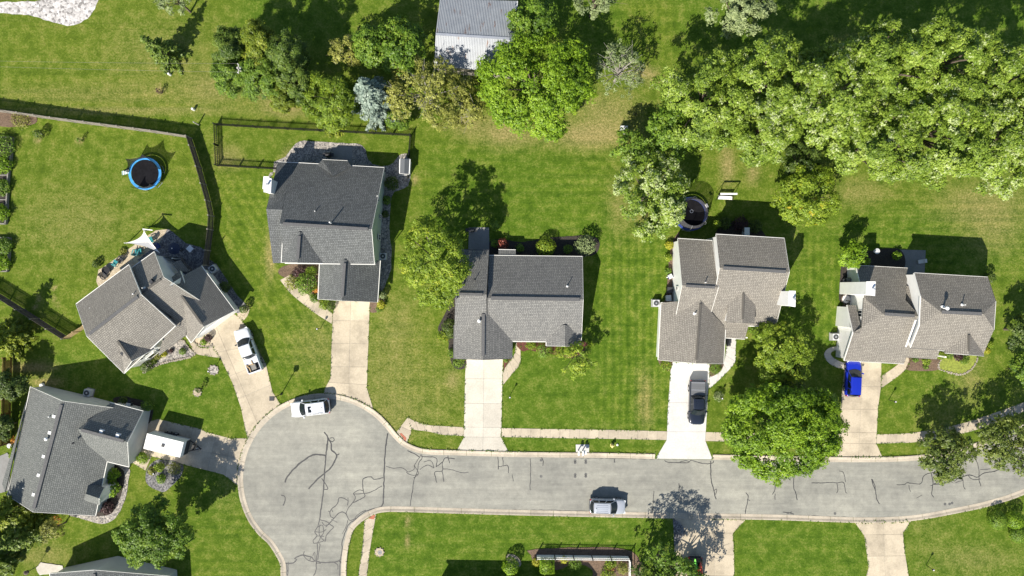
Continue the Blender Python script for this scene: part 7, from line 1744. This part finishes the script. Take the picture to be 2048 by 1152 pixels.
# -- shrubs
sh = [('round yellow-green clipped shrub behind the grey-roofed house', 1092, 494, 20, 1.9, 'l_yellow', 1500, .17, .6), ('white-flecked leafy shrub at the back corner of the grey-roofed house', 1172, 490, 20, 2.6, 'l_grey', 1000, .2, 0), ('low dark shrub between the two round ones behind the grey house', 1136, 498, 10, 1.0, 'l_shrub', 500, .14, 0),
      ('red-leaved shrub behind the grey-roofed house', 1005, 488, 12, 1.3, 'l_red', 500, .18, 0), ('green shrub left of the red-leaved one', 990, 487, 9, 1.1, 'l_shrub', 400, .15, 0), ('low green clump right of the red-leaved shrub', 1040, 496, 9, .8, 'l_shrub', 400, .14, 0), ('round pale green shrub at the patio slab corner', 990, 450, 11, 1.4, 'l_shrub', 700, .15, .4),
      ('round yellow-green shrub under the front windows of the grey house', 1062, 690, 11, .9, 'l_yellow', 600, .14, 0), ('wide round green shrub under the middle front window of the grey house', 1089, 700, 18, 1.1, 'l_shrub', 1000, .15, .5), ('green mound left of the yellow-green corner tree', 1122, 702, 14, 1.0, 'l_yellow', 700, .14, 0),
      ('dark round shrub at the left wall of the grey-roofed house', 898, 652, 14, 2.0, 'l_dark', 800, .16, .2), ('dark rounded shrub below it at the left wall', 903, 666, 11, 1.6, 'l_dark', 600, .16, .2), ('bright green low plants left of the grey house garage', 889, 672, 14, .7, 'l_yellow', 500, .14, 0), ('leafy shrub at the lower left garage corner of the grey house', 916, 724, 13, .9, 'l_shrub', 600, .15, 0), ('small shrub left of the pale driveway garage wall', 903, 706, 9, 1.0, 'l_shrub', 400, .15, 0), ('little shrub in the red mulch triangle', 1012, 720, 5, .5, 'l_shrub', 200, .12, 0),
      ('yellow-green shrub left of the charcoal house garage front', 648, 608, 12, 1.0, 'l_yellow', 700, .15, 0), ('dark rounded shrub at the driveway edge below the charcoal garage', 661, 613, 9, 1.1, 'l_dark', 400, .15, .3), ('golden shrub right of the charcoal house driveway', 762, 609, 9, .9, 'l_gold', 500, .14, 0), ('white-flowered shrub at the right corner of the charcoal garage', 765, 590, 8, 1.3, 'l_grey', 400, .15, 0), ('green shrub in front of the golden one', 758, 618, 7, .6, 'l_shrub', 300, .13, 0),
      ('tall loose green shrub by the charcoal house front door', 612, 568, 22, 2.6, 'l_shrub', 1100, .2, 0), ('dark twiggy shrub under the charcoal house eave', 600, 543, 15, 1.6, 'l_purple', 600, .18, 0), ('lime shrub at the charcoal house garage wall', 622, 543, 11, 1.5, 'l_yellow', 500, .17, 0), ('orange flower clump at the charcoal garage wall', 631, 578, 8, .8, 'l_orange', 400, .13, 0), ('straggly shrub at the lower bend of the diagonal path', 584, 566, 16, 1.3, 'l_olive', 600, .17, 0), ('green clump along the diagonal path', 628, 596, 10, .8, 'l_shrub', 400, .15, 0),
      ('dark shrub at the back right corner of the charcoal house', 783, 366, 15, 1.6, 'l_dark', 800, .17, 0), ('low plants along the sage green side wall', 773, 400, 10, .8, 'l_shrub', 500, .15, 0), ('low plant further down the sage green wall', 770, 428, 8, .7, 'l_dark', 300, .15, 0),
      ('yellow-leaved hedge plant along the white left wall of the tan house', 1339, 490, 9, .9, 'l_gold', 500, .16, 0), ('yellow-green shrub midway down the white left wall', 1337, 515, 8, .9, 'l_yellow', 400, .16, 0), ('green shrub lower down the white left wall', 1336, 542, 7, .8, 'l_shrub', 300, .15, 0), ('round shrub left of the new white driveway', 1332, 732, 12, .9, 'l_yellow', 700, .14, 0), ('shrub mound right of the new white driveway', 1432, 737, 12, .8, 'l_shrub', 700, .14, 0),
      ('grey-leaved shrub round the yard lamp by the navy pickup', 1438, 793, 11, 1.0, 'l_grey', 500, .14, 0), ('leafy climber below the lamp garden swing', 1434, 448, 8, 1.6, 'l_yellow', 350, .18, 0), ('shaded white-flowered shrub behind the tan house', 1450, 446, 14, 1.3, 'l_dark', 700, .17, 0), ('dark purple shrub in the shade behind the tan house', 1482, 447, 16, 1.5, 'l_purple', 700, .18, 0), ('shaded green shrub right of the purple one', 1512, 452, 14, 1.3, 'l_dark', 600, .17, 0), ('green shrub at the right wall corner of the tan house', 1508, 655, 14, 1.4, 'l_shrub', 600, .17, 0),
      ('yellow-green shrub at the porch end of the taupe house', 1883, 710, 10, 1.1, 'l_yellow', 600, .15, 0), ('white-flowered clump in the brown mulch of the taupe house', 1854, 722, 9, .8, 'l_yellow', 400, .15, 0), ('low green plant in the brown mulch bed', 1852, 734, 6, .5, 'l_shrub', 200, .13, 0), ('small plant at the left of the brown mulch bed', 1832, 719, 6, .6, 'l_shrub', 250, .13, 0), ('dark red shrub under the front gable of the taupe house', 1918, 714, 9, .9, 'l_purple', 400, .15, 0), ('low green shrub right of the dark red one', 1930, 720, 10, .6, 'l_shrub', 450, .14, 0), ('small green shrub left of the dark red one', 1900, 711, 8, .7, 'l_shrub', 350, .14, 0), ('lime grass clump at the lower right corner of the taupe house', 1975, 702, 7, .7, 'l_gold', 300, .14, 0), ('tall lime clump at the right wall of the taupe house', 1982, 689, 7, .8, 'l_yellow', 300, .14, 0),
      ('small bright shrub at the patio slab behind the taupe house', 1795, 511, 9, 1.3, 'l_bright', 350, .18, 0), ('dark shrub at the right wall of the taupe house', 1981, 555, 11, 1.6, 'l_dark', 500, .17, 0), ('leafy green shrub in the dark bed behind the taupe house', 1732, 527, 8, .9, 'l_shrub', 300, .16, 0),
      ('dark clipped shrub at the front window of the angled house', 291, 732, 13, 1.5, 'l_dark', 900, .15, .4), ('small lime shrub in the grey stone bed', 307, 723, 6, .7, 'l_yellow', 300, .13, 0), ('brown grass mound in the grey stone bed', 315, 713, 7, .8, 'l_olive', 300, .13, 0), ('round green shrub alone in the grey stone bed', 364, 703, 7, .7, 'l_shrub', 350, .13, .3), ('yellow flowering clump in the grey stone bed', 327, 708, 7, .5, 'l_gold', 300, .13, 0), ('dark purple clump high in the grey stone bed', 341, 702, 5, .5, 'l_purple', 200, .13, 0),
      ('purple ball shrub by the angled house driveway', 416, 676, 7, 1.0, 'l_purple', 350, .14, .3), ('green clump beside the purple ball shrub', 407, 684, 7, .6, 'l_bright', 300, .14, 0), ('dark upright shrub at the top corner of the angled driveway', 487, 618, 8, 1.5, 'l_dark', 450, .15, .3), ('green shrub in the slate strip by the garage', 449, 574, 12, 1.1, 'l_dark', 600, .16, 0),
      ('lime shrub in the round slate-chip bed', 318, 935, 10, 1.3, 'l_yellow', 600, .15, 0), ('bright green shrub at the lower side of the slate-chip bed', 321, 958, 10, .9, 'l_bright', 500, .15, 0), ('brown grass mound left in the slate-chip bed', 303, 942, 9, .8, 'l_olive', 400, .15, 0), ('grey dried flower mound right in the slate-chip bed', 348, 938, 14, 1.0, 'l_olive', 500, .14, 0),
      ('bright shrub by the corner of the brown garage door', 284, 917, 12, 1.1, 'l_bright', 700, .15, 0), ('broad-leaved shrub by the front wall of the blue-grey house', 224, 950, 14, 1.4, 'l_bright', 500, .24, 0), ('second broad-leaved shrub by the front window', 222, 978, 16, 1.4, 'l_bright', 600, .24, 0), ('dark purple shrub at the lower front corner of the blue-grey house', 212, 1016, 14, 1.2, 'l_purple', 700, .17, 0), ('shaded shrub beside the grey grill', 293, 813, 11, 1.5, 'l_shrub', 600, .17, 0), ('low shaded plants left of the grey grill', 245, 803, 10, .8, 'l_dark', 400, .15, 0),
      ('twiggy orange bush under the lower left eave', 110, 1043, 12, 1.2, 'l_orange', 300, .10, 0), ('golden twiggy bush at the left eave', 30, 880, 9, 1.2, 'l_orange', 200, .11, 0),
      ('clipped round shrub in the stone ring at the bottom', 1021, 1134, 17, 2.2, 'l_bright', 1300, .16, .7), ('yellow-green clump at the left end of the lattice fence', 1073, 1125, 9, .8, 'l_gold', 500, .14, 0), ('pale flowering clump against the lattice fence', 1128, 1120, 8, 1.1, 'l_gold', 400, .14, 0), ('shaded green shrub along the lattice fence', 1150, 1129, 14, .9, 'l_shrub', 600, .15, 0), ('yellow-green shrub at the right of the brown mulch', 1222, 1127, 12, 1.2, 'l_yellow', 600, .15, 0), ('red twiggy shrub at the right of the brown mulch', 1222, 1136, 8, .9, 'l_red', 350, .13, 0), ('grey-leaved shrub at the right end of the lattice fence', 1246, 1138, 12, 1.5, 'l_olive', 600, .16, 0), ('lime mound at the bottom edge near the lattice fence', 1216, 1150, 16, 1.3, 'l_yellow', 700, .15, 0),
      ('dark clipped ball shrub left of the group of three at the right', 1998, 1042, 19, 1.9, 'l_maple', 1500, .15, .9), ('brighter clipped ball shrub highest of the three at the right', 2032, 1041, 18, 2.1, 'l_bright', 1500, .15, .9), ('clipped ball shrub lowest of the three at the right', 2040, 1070, 18, 1.8, 'l_maple', 1500, .15, .9),
      ('small dark sapling in the left lawn below the board fence', 77, 268, 10, 1.5, 'l_dark', 350, .16, 0), ('tiny sapling in the left lawn right of the dark one', 158, 280, 5, 1.2, 'l_shrub', 120, .14, 0), ('sapling in the pale stone ring near the angled driveway', 397, 780, 6, 1.6, 'l_dark', 160, .15, 0), ('small dark bush by the tan gravel patio corner', 192, 527, 9, .9, 'l_dark', 400, .15, 0), ('weedy tuft along the tan patio edge', 245, 503, 8, .5, 'l_olive', 350, .13, 0), ('thorny brown sapling in the upper left lawn', 318, 182, 6, 1.3, 'l_purple', 140, .13, 0),
      ('dry bush on the lawn above the utility cabinet', 1272, 225, 11, 1.2, 'l_olive', 250, .13, 0), ('weedy strip of plants under the board fence at the left', 40, 238, 20, .7, 'l_olive', 700, .15, 0)]
for i, (lab, x, y, r, ht, mt, n, lf, cl) in enumerate(sh):
    S_(lab, x, y, r, ht, M[mt], i, n, lf, clipped=cl)
S_('square clipped hedge block with a flat top by the lattice fence', 1094, 1131, 13, 1.7, M['l_bright'], 301, 1700, .15, box=True, clipped=1)
for i, (x, y, r, lab) in enumerate([(5, 290, 20, 'leafy vegetables in the upper part of the long bed'), (4, 330, 15, 'climbing beans in the long bed just below its top part'), (2, 375, 14, 'dark vegetables halfway down the long bed'), (0, 425, 14, 'yellowing vegetables at the lower end of the long bed'), (6, 492, 14, 'leafy vegetables at the top of the shorter bed'), (4, 525, 13, 'feathery vegetables at the bottom of the shorter bed')]):
    S_(lab, x, y, r * 1.25, 1.3 - .1 * (i % 3), M['l_bright' if i % 2 else 'l_shrub'], 320 + i, 1300, .18, name='vegetable_plants', cat='plants', group='vegetables in the raised beds')

# -- ragged grass leaning over the edges of kerbs, walks and driveways
def edge_grass():
    rng = np.random.default_rng(99); P = []
    def run(pts, off0, off1, dens):
        for p, q in zip(pts[:-1], pts[1:]):
            d = q - p; L_ = d.length
            if L_ < 1e-3: continue
            nrm = Vector((-d.y, d.x, 0)) / L_; n = rng.poisson(L_ * dens)
            for u in rng.random(n):
                c = p + d * u; nz = noise.noise(Vector((c.x * .9, c.y * .9, 3)))
                if nz < -.15: continue
                P.append(c + nrm * rng.uniform(min(off0, off1), max(off0, off1)))
    for e in EDGES: run(e, -.10, .10, 9)
    for pts, sd in KERBS:
        w = wp(pts); run(w, sd * .58, sd * .80, 9)
    P = np.array([tuple(p) for p in P]); n = len(P)
    m = ~((np.abs(P[:, 0] - 22.3) < 3.4) & (P[:, 1] < -18))          # keep the new white apron clean
    P = P[m]; n = len(P); P[:, 2] = rng.uniform(.05, .16, n)
    N_ = unit(np.array([0, 0, 1.0]) + rng.normal(size=(n, 3)) * .5)
    o = leaf_obj('edge_grass', P, N_, rng.uniform(.10, .26, n), .45 + rng.normal(size=n) * .2, M['l_lawn'], None, rng, .5)
    o['kind'] = 'stuff'; o['label'] = 'ragged grass leaning over the edges of the walks and kerbs'
edge_grass()
